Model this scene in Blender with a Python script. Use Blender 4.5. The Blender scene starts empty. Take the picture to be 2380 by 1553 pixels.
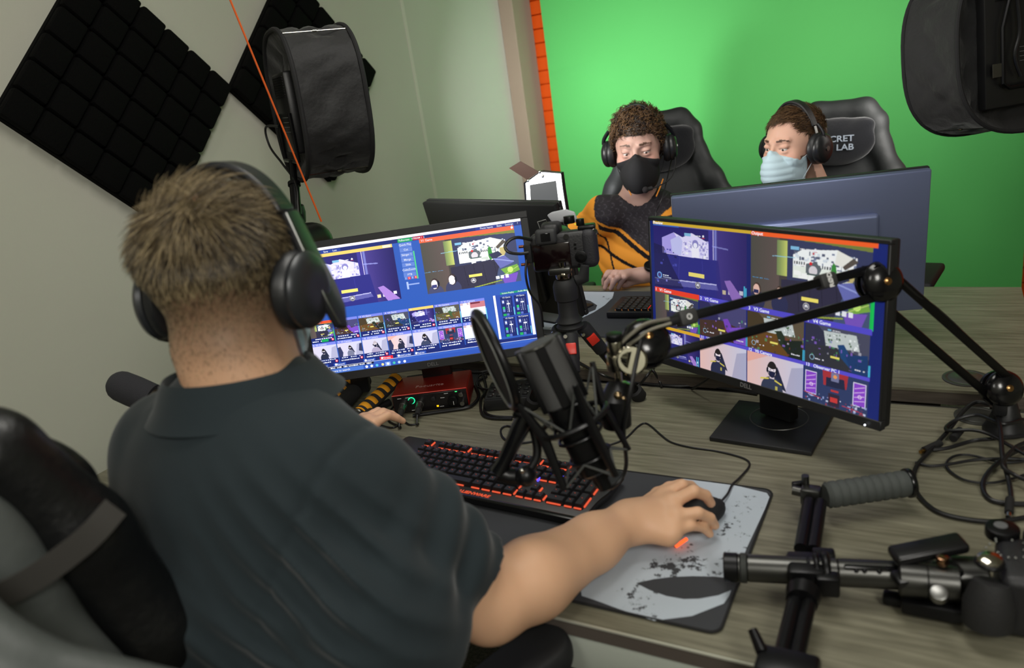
import bpy, bmesh, math, random
import numpy as np
from mathutils import Vector, Matrix
random.seed(7); RNG=np.random.RandomState(7)
SC=bpy.context.scene; COL=SC.collection
PI=math.pi
def rad(a): return a*PI/180
# ---------------------------------------------------------------- camera model
IMG_W,IMG_H,FPX=2380.0,1553.0,1780.0
CAMZ=1.485
CR=np.array([[0.87077501,0.47035945,-0.14322312],[0.03422486,-0.34856999,-0.93665769],[-0.49048908,0.81071632,-0.31962402]])
CAM0=np.array([0,0,CAMZ])
def at(u,v,x=None,y=None,z=None,d=None):
    """place of a photograph point in the room, given one known room coordinate or its depth"""
    r=CR.T@np.array([u-IMG_W/2,v-IMG_H/2,FPX])
    if x is not None: t=x/r[0]
    elif y is not None: t=y/r[1]
    elif z is not None: t=(z-CAMZ)/r[2]
    else: t=d/FPX
    return Vector(CAM0+r*t)
cd=bpy.data.cameras.new('camera'); cam=bpy.data.objects.new('camera',cd); COL.objects.link(cam)
Rm=Matrix([list(CR[0]),list(-CR[1]),list(-CR[2])]).transposed().to_4x4()
cam.matrix_world=Matrix.Translation((0,0,CAMZ))@Rm
cd.sensor_width=36; cd.lens=36*FPX/IMG_W; cd.clip_start=0.02; cd.clip_end=50
cd.dof.use_dof=True; cd.dof.focus_distance=1.9; cd.dof.aperture_fstop=3.4
SC.camera=cam
SC.view_settings.view_transform='Standard'; SC.view_settings.look='None'; SC.view_settings.gamma=1; SC.view_settings.exposure=0
SC.view_settings.use_curve_mapping=False
# ---------------------------------------------------------------- materials
def lin(c):
    out=[]
    for x in c:
        x=x/255.0
        out.append(x/12.92 if x<=0.04045 else ((x+0.055)/1.055)**2.4)
    return tuple(out)+(1.0,)
MATS={}
def mat(name,rgb=(128,128,128),rough=0.6,metal=0.0,spec=0.5,bump=None,emit=None,estr=0,var=None,sheen=0,coat=0,trans=0,attr=None,ior=None,alpha=None):
    if name in MATS: return MATS[name]
    m=bpy.data.materials.new(name); m.use_nodes=True; nt=m.node_tree; b=nt.nodes['Principled BSDF']
    b.inputs['Base Color'].default_value=lin(rgb); b.inputs['Roughness'].default_value=rough
    b.inputs['Metallic'].default_value=metal; b.inputs['Specular IOR Level'].default_value=spec
    if coat: b.inputs['Coat Weight'].default_value=coat; b.inputs['Coat Roughness'].default_value=0.15
    if sheen: b.inputs['Sheen Weight'].default_value=sheen
    if trans: b.inputs['Transmission Weight'].default_value=trans
    if ior: b.inputs['IOR'].default_value=ior
    if alpha is not None: b.inputs['Alpha'].default_value=alpha
    if attr:
        a=nt.nodes.new('ShaderNodeAttribute'); a.attribute_name=attr
        nt.links.new(a.outputs['Color'],b.inputs['Base Color'])
    if emit:
        b.inputs['Emission Color'].default_value=lin(emit); b.inputs['Emission Strength'].default_value=estr
    if var or bump:
        tc=nt.nodes.new('ShaderNodeTexCoord')
    if var:   # (scale, second rgb, (sx,sy,sz), contrast lo, hi)
        mp=nt.nodes.new('ShaderNodeMapping'); mp.inputs['Scale'].default_value=var[2]
        nt.links.new(tc.outputs['Object'],mp.inputs['Vector'])
        n=nt.nodes.new('ShaderNodeTexNoise'); n.inputs['Scale'].default_value=var[0]; n.inputs['Detail'].default_value=8
        nt.links.new(mp.outputs['Vector'],n.inputs['Vector'])
        r=nt.nodes.new('ShaderNodeValToRGB'); r.color_ramp.elements[0].position=var[3]; r.color_ramp.elements[1].position=var[4]
        r.color_ramp.elements[0].color=lin(rgb); r.color_ramp.elements[1].color=lin(var[1])
        nt.links.new(n.outputs['Fac'],r.inputs['Fac']); nt.links.new(r.outputs['Color'],b.inputs['Base Color'])
    if bump:  # (scale, strength, distance[, mapping])
        n=nt.nodes.new('ShaderNodeTexNoise'); n.inputs['Scale'].default_value=bump[0]; n.inputs['Detail'].default_value=6
        mp=nt.nodes.new('ShaderNodeMapping'); mp.inputs['Scale'].default_value=bump[3] if len(bump)>3 else (1,1,1)
        nt.links.new(tc.outputs['Object'],mp.inputs['Vector']); nt.links.new(mp.outputs['Vector'],n.inputs['Vector'])
        bp=nt.nodes.new('ShaderNodeBump'); bp.inputs['Strength'].default_value=bump[1]; bp.inputs['Distance'].default_value=bump[2]
        nt.links.new(n.outputs['Fac'],bp.inputs['Height']); nt.links.new(bp.outputs['Normal'],b.inputs['Normal'])
    MATS[name]=m; return m
def emat(name,rgb,s=1.0):
    if name in MATS: return MATS[name]
    m=bpy.data.materials.new(name); m.use_nodes=True; nt=m.node_tree
    for n in list(nt.nodes):
        if n.type=='BSDF_PRINCIPLED': nt.nodes.remove(n)
    e=nt.nodes.new('ShaderNodeEmission'); e.inputs['Color'].default_value=lin(rgb); e.inputs['Strength'].default_value=s
    nt.links.new(e.outputs[0],nt.nodes['Material Output'].inputs['Surface']); MATS[name]=m; return m
BLK=mat('black_plastic',(24,25,27),0.45,bump=(400,0.1,0.001))
GLS=mat('gloss_black_plastic',(14,14,16),0.18)
MTB=mat('matte_black_plastic',(20,21,23),0.7,bump=(500,0.15,0.001))
RUB=mat('black_rubber',(17,17,18),0.8)
BMT=mat('black_anodised_metal',(22,22,24),0.35,0.6)
CHR=mat('chrome_metal',(190,188,180),0.15,1.0)
STL=mat('satin_steel',(130,130,128),0.35,1.0)
GRM=mat('grey_anodised_metal',(78,78,76),0.32,0.9)
CAB=mat('black_cable_sheath',(18,18,20),0.4)
FAB=mat('black_nylon_fabric',(12,12,14),0.68,bump=(9,0.7,0.02),sheen=0.2)
BND=mat('black_binding_tape',(20,20,22),0.8)
WHT=mat('white_marking',(225,225,225),0.6)
# ---------------------------------------------------------------- objects
MW={}
def thing(name,label,cat,loc=(0,0,0),rot=None,group=None):
    o=bpy.data.objects.new(name,None); COL.objects.link(o); o.empty_display_size=0.05
    M=Matrix.Translation(Vector(loc))
    if rot is not None:
        M=M@(rot.to_4x4() if isinstance(rot,Matrix) else Matrix.Rotation(rot,4,'Z'))
    o.matrix_world=M; MW[o.name]=M
    o['label']=label; o['category']=cat
    if group: o['group']=group
    return o
def tag(o,label=None,cat=None,group=None,kind=None):
    for k,v in (('label',label),('category',cat),('group',group),('kind',kind)):
        if v: o[k]=v
    return o
def frame3(x,y=None,z=None):
    return Matrix((x,y,z)).transposed()
def basis(axis,hint=(0,0,1)):
    a=Vector(axis).normalized(); h=Vector(hint)
    if abs(a.dot(h.normalized()))>0.97: h=Vector((1,0,0)) if abs(a.x)<0.9 else Vector((0,1,0))
    u=h.cross(a).normalized(); v=a.cross(u).normalized(); return a,u,v
class MB:
    def __init__(s,M=None): s.v=[]; s.f=[]; s.mi=[]; s.m=0; s.M=M
    def add(s,vs,fs,M=None):
        T=M if M is not None else s.M
        k=len(s.v)
        for p in vs:
            p=Vector(p); s.v.append(tuple(T@p) if T is not None else tuple(p))
        for f in fs: s.f.append(tuple(i+k for i in f)); s.mi.append(s.m)
        return s
    def bm(s,b,M=None):
        b.verts.ensure_lookup_table(); b.verts.index_update()
        s.add([v.co.copy() for v in b.verts],[tuple(v.index for v in f.verts) for f in b.faces],M); b.free(); return s
    def box(s,c,d,bev=0,seg=2,R=None,taper=None,M=None):
        b=bmesh.new(); bmesh.ops.create_cube(b,size=1)
        for v in b.verts:
            v.co=Vector((v.co.x*d[0],v.co.y*d[1],v.co.z*d[2]))
            if taper and v.co.z>0: v.co.x*=taper[0]; v.co.y*=taper[1]
        if bev: bmesh.ops.bevel(b,geom=b.edges[:],offset=min(bev,min(d)*0.49),segments=seg,profile=0.5,affect='EDGES')
        T=Matrix.Translation(Vector(c))
        if R is not None: T=T@R.to_4x4()
        if M is not None: T=M@T
        elif s.M is not None: T=s.M@T
        b.transform(T); sm=s.M; s.M=None; s.bm(b); s.M=sm; return s
    def tube(s,pts,r,n=10,cap=True,flat=None):
        pts=[Vector(p) for p in pts]; rs=r if isinstance(r,(list,tuple)) else [r]*len(pts)
        vs=[];fs=[]; prev=None
        for i,p in enumerate(pts):
            t=(pts[min(i+1,len(pts)-1)]-pts[max(i-1,0)]).normalized()
            if prev is None: a,u,w=basis(t)
            else:
                u=(prev-t*prev.dot(t)); 
                if u.length<1e-6: a,u,w=basis(t)
                u=u.normalized(); w=t.cross(u)
            prev=u
            for k in range(n):
                an=2*PI*k/n; vs.append(p+(u*math.cos(an)+w*math.sin(an)*(flat or 1))*rs[i])
        for i in range(len(pts)-1):
            for k in range(n):
                k2=(k+1)%n; fs.append((i*n+k,i*n+k2,(i+1)*n+k2,(i+1)*n+k))
        if cap: fs.append(tuple(range(n-1,-1,-1))); fs.append(tuple((len(pts)-1)*n+k for k in range(n)))
        return s.add(vs,fs)
    def lathe(s,a,b,prof,n=32,sy=1.0,hint=(0,0,1)):
        """prof: list of (t along a->b in metres, radius)"""
        a=Vector(a);ax,u,w=basis(Vector(b)-a,hint); vs=[];fs=[]
        for (t,r) in prof:
            for k in range(n):
                an=2*PI*k/n; vs.append(a+ax*t+(u*math.cos(an)+w*math.sin(an)*sy)*max(r,1e-5))
        m=len(prof)
        for i in range(m-1):
            for k in range(n):
                k2=(k+1)%n; fs.append((i*n+k,i*n+k2,(i+1)*n+k2,(i+1)*n+k))
        fs.append(tuple(range(n-1,-1,-1))); fs.append(tuple((m-1)*n+k for k in range(n)))
        return s.add(vs,fs)
    def cyl(s,a,b,r,n=24,r2=None,bev=0):
        L=(Vector(b)-Vector(a)).length; r2=r if r2 is None else r2
        if bev: return s.lathe(a,b,[(0,r-bev),(bev*.3,r-bev*.3),(bev,r),(L-bev,r2),(L-bev*.3,r2-bev*.3),(L,r2-bev)],n)
        return s.lathe(a,b,[(0,r),(L,r2)],n)
    def ball(s,c,r,n=16,sc=(1,1,1),R=None):
        b=bmesh.new(); bmesh.ops.create_uvsphere(b,u_segments=n,v_segments=max(6,n*3//4),radius=r)
        T=Matrix.Translation(Vector(c))
        if R is not None: T=T@R.to_4x4()
        T=T@Matrix.Diagonal((*sc,1)); 
        if s.M is not None: T=s.M@T
        b.transform(T); sm=s.M; s.M=None; s.bm(b); s.M=sm; return s
    def torus(s,c,axis,R_,r,n=48,m=10,sx=1,sy=1,a0=0,a1=2*PI,hint=(0,0,1)):
        ax,u,w=basis(axis,hint); c=Vector(c); full=abs(a1-a0-2*PI)<1e-4
        pts=[c+(u*math.cos(a0+(a1-a0)*i/n)*sx+w*math.sin(a0+(a1-a0)*i/n)*sy)*R_ for i in range(n+1)]
        if not full: return s.tube(pts,r,m)
        vs=[];fs=[]
        for i in range(n):
            an=2*PI*i/n; p=pts[i]; o=(p-c).normalized()
            for k in range(m):
                b_=2*PI*k/m; vs.append(p+(o*math.cos(b_)+ax*math.sin(b_))*r)
        for i in range(n):
            for k in range(m):
                i2=(i+1)%n;k2=(k+1)%m; fs.append((i*m+k,i2*m+k,i2*m+k2,i*m+k2))
        return s.add(vs,fs)
    def prism(s,poly,o,u,v,n,h,bev=0):
        """polygon (list of 2D) in plane o+u*x+v*y extruded by h along n"""
        o,u,v,n=Vector(o),Vector(u),Vector(v),Vector(n)
        b=bmesh.new(); vs=[b.verts.new(o+u*x+v*y) for x,y in poly]; f=b.faces.new(vs)
        r=bmesh.ops.extrude_face_region(b,geom=[f]); 
        for e in r['geom']:
            if isinstance(e,bmesh.types.BMVert): e.co+=n*h
        bmesh.ops.recalc_face_normals(b,faces=b.faces[:])
        if bev: bmesh.ops.bevel(b,geom=b.edges[:],offset=bev,segments=2,profile=0.5,affect='EDGES')
        return s.bm(b)
    def quad(s,a,b,c,d): return s.add([a,b,c,d],[(0,1,2,3)])
    def text(s,body,M,size,depth=0.0003,align='CENTER',bold=0,shear=0,sx=1):
        cu=bpy.data.curves.new('t','FONT'); cu.body=body; cu.size=size; cu.align_x=align; cu.align_y='CENTER'; cu.extrude=depth; cu.offset=bold; cu.shear=shear
        cu.resolution_u=3
        o=bpy.data.objects.new('t',cu); me=o.to_mesh()
        S=Matrix.Diagonal((sx,1,1,1))
        vs=[S@v.co for v in me.vertices]; fs=[tuple(p.vertices) for p in me.polygons]
        T=(s.M@M) if s.M is not None else M
        sm=s.M; s.M=None; s.add(vs,fs,T); s.M=sm
        o.to_mesh_clear(); bpy.data.objects.remove(o); bpy.data.curves.remove(cu); return s
    def build(s,name,mats,parent=None,world=True,smooth=40,label=None,flipfix=False):
        me=bpy.data.meshes.new(name); vs=s.v
        if parent is not None and world:
            I=MW[parent.name].inverted(); vs=[tuple(I@Vector(p)) for p in vs]
        me.from_pydata(vs,[],s.f); me.update()
        if not isinstance(mats,(list,tuple)): mats=[mats]
        for m in mats: me.materials.append(m)
        if len(mats)>1: me.polygons.foreach_set('material_index',s.mi)
        bm=bmesh.new(); bm.from_mesh(me); bmesh.ops.recalc_face_normals(bm,faces=bm.faces[:]); bm.to_mesh(me); bm.free()
        if smooth: me.shade_smooth(); me.set_sharp_from_angle(angle=rad(smooth))
        o=bpy.data.objects.new(name,me); COL.objects.link(o)
        if parent is not None: o.parent=parent; MW[o.name]=MW[parent.name]
        else: MW[o.name]=Matrix.Identity(4)
        if label: o['label']=label
        return o
def recenter(o):
    """put a single-mesh thing's origin at its base"""
    me=o.data; n=len(me.vertices); a=np.empty(n*3); me.vertices.foreach_get('co',a); a=a.reshape(-1,3)
    c=np.array([(a[:,0].min()+a[:,0].max())/2,(a[:,1].min()+a[:,1].max())/2,a[:,2].min()])
    me.vertices.foreach_set('co',(a-c).ravel()); o.location=Vector(c); MW[o.name]=Matrix.Translation(Vector(c)); return o
def single(mb,name,m,label,cat,group=None,smooth=40):
    o=mb.build(name,m,None,smooth=smooth); recenter(o); return tag(o,label,cat,group)
def struct(mb,name,m,smooth=30):
    o=mb.build(name,m,None,smooth=smooth); o['kind']='structure'; return o
def spline(pts,n=8):
    P=[Vector(p) for p in pts]; out=[]
    for i in range(len(P)-1):
        p0=P[max(i-1,0)];p1=P[i];p2=P[i+1];p3=P[min(i+2,len(P)-1)]
        for k in range(n):
            t=k/n; out.append(0.5*((2*p1)+(p2-p0)*t+(2*p0-5*p1+4*p2-p3)*t*t+(3*p1-p0-3*p2+p3)*t**3))
    out.append(P[-1]); return out
# ---------------------------------------------------------------- implicit surfaces
def v3(p): return np.array(p,dtype=np.float64)
class SDF:
    """smooth union of round cones / ellipsoids with carving"""
    def __init__(s,k=0.02): s.p=[]; s.k=k
    def rc(s,a,b,ra,rb,k=None,sub=False): s.p.append(('c',v3(a),v3(b),ra,rb,s.k if k is None else k,sub)); return s
    def el(s,c,r,R=None,k=None,sub=False):
        R=np.eye(3) if R is None else np.array(R); s.p.append(('e',v3(c),R,v3(r),None,s.k if k is None else k,sub)); return s
    def chain(s,pts,rs,k=None):
        for i in range(len(pts)-1): s.rc(pts[i],pts[i+1],rs[i],rs[i+1],k)
        return s
    def bounds(s,pad=0.01):
        lo=[];hi=[]
        for q in s.p:
            if q[6]: continue
            if q[0]=='c': 
                lo.append(np.minimum(q[1]-q[3],q[2]-q[4])); hi.append(np.maximum(q[1]+q[3],q[2]+q[4]))
            else: m=q[3].max(); lo.append(q[1]-m); hi.append(q[1]+m)
        return np.min(lo,0)-pad,np.max(hi,0)+pad
    def one(s,q,P):
        if q[0]=='c':
            a,b,ra,rb=q[1:5]; ba=b-a; L=ba@ba
            pa=P-a; h=np.clip((pa@ba)/max(L,1e-12),0,1)
            return np.linalg.norm(pa-h[:,None]*ba,axis=1)-(ra+(rb-ra)*h)
        c,R,r=q[1:4]; x=(P-c)@R   # R columns are the axes
        k0=np.linalg.norm(x/r,axis=1); k1=np.linalg.norm(x/(r*r),axis=1)
        return k0*(k0-1)/np.maximum(k1,1e-9)
    def __call__(s,P):
        d=None
        for q in s.p:
            e=s.one(q,P); k=q[5]
            if q[6]:
                h=np.clip(0.5-0.5*(d+e)/k,0,1); d=d*(1-h)+(-e)*h+k*h*(1-h)
            elif d is None: d=e
            else:
                h=np.clip(0.5+0.5*(e-d)/k,0,1); d=e*(1-h)+d*h-k*h*(1-h)
        return d
def nets(F,lo,hi,h,B=16,margin=None):
    """sparse naive surface nets of F over the box lo..hi with cell h"""
    lo=v3(lo);hi=v3(hi); nb=np.ceil((hi-lo)/(h*B)).astype(int)+1
    bi=np.stack(np.meshgrid(*[np.arange(n) for n in nb],indexing='ij'),-1).reshape(-1,3)
    c=lo+(bi+0.5)*h*B; dc=F(c); keep=bi[np.abs(dc)<h*B*1.05+(margin or 0)]
    n=B+1; g=np.stack(np.meshgrid(np.arange(n),np.arange(n),np.arange(n),indexing='ij'),-1)
    KX=1<<20; keys=[];pos=[];faces=[]
    def key(i): return (i[...,0]+2)*(1<<42)+(i[...,1]+2)*(1<<21)+(i[...,2]+2)
    # evaluate nodes B+2 wide (one extra) so that all edges owned by the block have a value
    n2=B+1
    corners=np.array([[a,b,c_] for a in (0,1) for b in (0,1) for c_ in (0,1)])
    edges=[(i,j) for i in range(8) for j in range(8) if i<j and np.abs(corners[i]-corners[j]).sum()==1]
    for b in keep:
        base=b*B; node=(base+g).reshape(-1,3); Fl=F.cull(lo+(b+0.5)*h*B,h*B*.87+(margin or 0)) if hasattr(F,"cull") else F; V=Fl(lo+node*h).reshape(n,n,n)
        S=V<0
        if S.all() or not S.any(): continue
        v=[V[c0[0]:c0[0]+B,c0[1]:c0[1]+B,c0[2]:c0[2]+B] for c0 in corners]
        cnt=np.zeros((B,B,B)); acc=np.zeros((B,B,B,3))
        for i,j in edges:
            m=(v[i]<0)!=(v[j]<0)
            if not m.any(): continue
            t=np.where(m,v[i]/np.where(m,(v[i]-v[j]),1),0)
            p=corners[i]+(corners[j]-corners[i])*t[...,None]
            acc+=p*m[...,None]; cnt+=m
        a=cnt>0; idx=np.argwhere(a)
        keys.append(key(base+idx)); pos.append(lo+(base+idx+acc[a]/cnt[a][:,None])*h)
        for ax in range(3):
            sl0=[slice(0,B)]*3; sl1=[slice(0,B)]*3; sl1[ax]=slice(1,B+1)
            A=S[tuple(sl0)];C_=S[tuple(sl1)]; m=A!=C_
            e=np.argwhere(m)
            if not len(e): continue
            fl=A[m]; e=e+base; o1=np.zeros(3,int);o2=np.zeros(3,int); o1[(ax+1)%3]=1;o2[(ax+2)%3]=1
            q=np.stack([key(e),key(e-o1),key(e-o1-o2),key(e-o2)],1)
            q[~fl]=q[~fl][:,::-1]; faces.append(q)
    K=np.concatenate(keys);P=np.concatenate(pos);Fq=np.concatenate(faces)
    o=np.argsort(K);K=K[o];P=P[o]
    ix=np.searchsorted(K,Fq); ix=np.clip(ix,0,len(K)-1); ok=(K[ix]==Fq).all(1); ix=ix[ok]
    return P,ix
def relax(P,Q,it=2,lam=0.5):
    for _ in range(it):
        S=np.zeros_like(P);N=np.zeros(len(P))
        for a in range(4):
            for b in ((a+1)%4,(a-1)%4):
                np.add.at(S,Q[:,a],P[Q[:,b]]); np.add.at(N,Q[:,a],1)
        P=P+(S/np.maximum(N,1)[:,None]-P)*lam
    return P
def sdf_obj(name,F,h,m,parent=None,lo=None,hi=None,it=2,colf=None,margin=None,label=None):
    if lo is None: lo,hi=F.bounds()
    P,Q=nets(F,lo,hi,h,margin=margin); P=relax(P,Q,it)
    cols=colf(P) if colf is not None else None
    if parent is not None:
        I=np.array(MW[parent.name].inverted()); P=P@I[:3,:3].T+I[:3,3]
    me=bpy.data.meshes.new(name); me.vertices.add(len(P)); me.vertices.foreach_set('co',P.ravel())
    me.loops.add(len(Q)*4); me.loops.foreach_set('vertex_index',Q.ravel().astype(np.int32))
    me.polygons.add(len(Q)); me.polygons.foreach_set('loop_start',np.arange(0,len(Q)*4,4,dtype=np.int32))
    me.update(calc_edges=True); me.validate()
    if cols is not None:
        at_=me.color_attributes.new('paint','FLOAT_COLOR','POINT'); c4=np.ones((len(P),4)); c4[:,:3]=cols; at_.data.foreach_set('color',c4.ravel())
    me.materials.append(m); me.shade_smooth()
    o=bpy.data.objects.new(name,me); COL.objects.link(o)
    if parent is not None: o.parent=parent; MW[o.name]=MW[parent.name]
    if label: o['label']=label
    return o
def L3(c): return np.array(lin(c)[:3])
def vnoise(P,s,seed=0):
    """cheap smooth noise in [-1,1]"""
    r=np.random.RandomState(seed); out=np.zeros(len(P))
    for i in range(5):
        w=r.randn(3); w/=np.linalg.norm(w); out+=np.sin((P@w)*s*(0.7+0.25*i)+r.rand()*6.28+1.3*np.sin((P@r.randn(3))*s*0.6))
    return out/5
# ================================================================= SETTING
WLX=-2.20; YB=4.26; YG=4.18
wallm=mat('painted_wall',(200,200,187),0.85,spec=0.2,bump=(180,0.12,0.002),var=(1.2,(194,194,180),(1,1,1),0.3,0.7))
struct(MB().box((WLX-0.05,1.6,1.4),(0.1,5.6,2.8)),'wall_left',wallm)
struct(MB().box((0.2,-1.25,1.4),(5.0,0.1,2.8)),'wall_rear',wallm)
struct(MB().box((2.65,1.6,1.4),(0.1,5.6,2.8)),'wall_right',wallm)
struct(MB().box((0.2,1.6,2.85),(5.0,5.8,0.1)),'ceiling',mat('ceiling_paint',(190,188,180),0.9))
struct(MB().box((0.2,1.6,-0.05),(5.0,5.8,0.1)),'floor',mat('carpet',(58,56,50),0.95,var=(120,(88,85,76),(1,1,1),0.35,0.65),bump=(300,0.8,0.004)))
orm=mat('orange_slatwall',(226,84,4),0.55,spec=0.3)
b=MB(); g=0.0762; z=0.0; z0=0.024
b.box((0.2,YB+0.05,1.4),(5.0,0.06,2.8))
k=0
while z0+k*g<2.79:
    b.box((0.2,YB+0.01,z0+k*g+g/2),(5.0,0.022,g-0.006),0.002,1); k+=1
struct(b,'wall_back',orm,smooth=0)
struct(MB().box((WLX+0.043,YB-0.13,1.4),(0.086,0.22,2.8),0.004,1),'trim_1',mat('taupe_corner_post',(158,140,122),0.8))
# taped seam running up the left wall
sy=WLX/-0.7055
struct(MB().box((WLX+0.0008,sy,1.4),(0.0016,0.022,2.8)),'trim_2',mat('seam_tape',(214,208,198),0.7))
# baseboards
struct(MB().box((WLX+0.006,1.6,0.05),(0.012,5.6,0.1)),'baseboard_left',mat('dark_baseboard',(50,48,44),0.6))
# green backdrop
gm=mat('green_backdrop_fabric',(92,188,100),0.75,spec=0.25,bump=(3,0.35,0.02,(1,1,.6)))
gs=thing('green_screen','bright green chroma backdrop covering the orange slatted wall','backdrop',(-0.85,YG,0))
b=MB(); nx,nz=40,24; gx0=-0.4838*YG; gx1=0.0757*YG
vs=[];fs=[]
for j in range(nz+1):
    for i in range(nx+1):
        x=gx0+(gx1-gx0)*i/nx; zz=0.02+2.7*j/nz
        vs.append((x,YG+0.004*math.sin(x*7+zz*1.3)+0.002*math.sin(zz*9+x*3),zz))
for j in range(nz):
    for i in range(nx):
        a=j*(nx+1)+i; fs.append((a,a+1,a+nx+2,a+nx+1))
b.add(vs,fs); b.add([(x,y+0.003,z_) for x,y,z_ in vs],[f[::-1] for f in fs])
b.build('backdrop_cloth',gm,gs)
MB().cyl((gx0-0.02,YG+0.02,2.74),(gx1+0.02,YG+0.02,2.74),0.018).build('crossbar',BMT,gs)
# ================================================================= DESKS
DZ=0.74; DZ2=0.775
dm=mat('grey_woodgrain_laminate',(88,85,70),0.42,spec=0.4,var=(7,(134,131,112),(1.2,16,1),0.24,0.78),bump=(60,0.1,0.001,(1,14,1)))
em=mat('taupe_edge_band',(86,78,72),0.5)
pm=mat('pale_steel_apron',(176,182,172),0.4,spec=0.5)
d1=thing('desk','grey woodgrain front desk holding the operator monitors and mousepad','desk',(-0.9,1.2,0))
XL,XR=-1.72,0.95
MB().box(((XL+XR)/2,(0.785+1.583)/2,DZ-0.003),(XR-XL,1.583-0.785,0.006)).build('desktop',dm,d1)
b=MB().box(((XL+XR)/2,(0.785+1.583)/2,DZ-0.0175),(XR-XL-0.002,1.583-0.787,0.023)); b.build('edge_band',em,d1)
MB().box(((XL+XR)/2,0.783,DZ-0.0015),(XR-XL,0.003,0.003)).build('edge_trim',mat('bright_edge_trim',(200,200,185),0.3,0.4),d1,label='bright strip along the front edge')
MB().box(((XL+XR)/2,0.80,DZ-0.064),(XR-XL-0.04,0.015,0.066),0.002).build('apron',pm,d1,label='pale steel front apron')
MB().box(((XL+XR)/2,1.585,DZ-0.001),(XR-XL,0.004,0.004)).build('back_trim',STL,d1,label='silver strip along the back edge')
for x in (XL+0.06,XR-0.06):
    for y in (0.84,1.53): MB().box((x,y,(DZ-0.03)/2),(0.05,0.05,DZ-0.03),0.004).build('leg',pm,d1)
d2=thing('desk','grey woodgrain rear desk in front of the green backdrop, slightly higher','desk',(-0.9,1.95,0))
XR2=0.172
MB().box(((XL+XR2)/2,(1.592+2.274)/2,DZ2-0.003),(XR2-XL,2.274-1.592,0.006)).build('desktop',dm,d2)
MB().box(((XL+XR2)/2,(1.592+2.274)/2,DZ2-0.019),(XR2-XL-0.001,2.274-1.593,0.026)).build('edge_band',mat('dark_woodgrain_edge',(70,62,56),0.5,var=(9,(88,80,72),(1.5,1,18),0.35,0.65)),d2)
for x in (XL+0.06,XR2-0.06):
    for y in (1.65,2.2): MB().box((x,y,(DZ2-0.03)/2),(0.05,0.05,DZ2-0.03),0.004).build('leg',pm,d2)
MB().box(((XL+XR)/2,1.45,0.42),(XR-XL-.1,0.015,0.5)).build('modesty_panel',mat('brown_modesty_panel',(70,50,32),.6),d1,label='brown panel under the desk')
MB().box((-0.9,2.1,0.5),(1.8,0.015,0.4)).build('modesty_panel',em,d2)
c=at(2245,880,z=DZ2)
g_=MB().lathe((c.x,c.y,DZ2),(c.x,c.y,DZ2+1),[(0,0.0425),(0.002,0.0425),(0.003,0.040),(0.003,0.034),(0.0022,0.033),(0.003,0.032),(0.003,0.0)],40)
g_.build('grommet',mat('grommet_plastic',(54,54,50),0.4),d2,label='round cable grommet')
c=at(2272,968,z=DZ)
MB().lathe((c.x,c.y,DZ),(c.x,c.y,DZ+1),[(0,0.04),(0.002,0.04),(0.003,0.037),(0.003,0.032),(0.0022,0.031),(0.003,0.030),(0.003,0.0)],40).build('grommet',MATS['grommet_plastic'],d1,label='round cable grommet')
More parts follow.
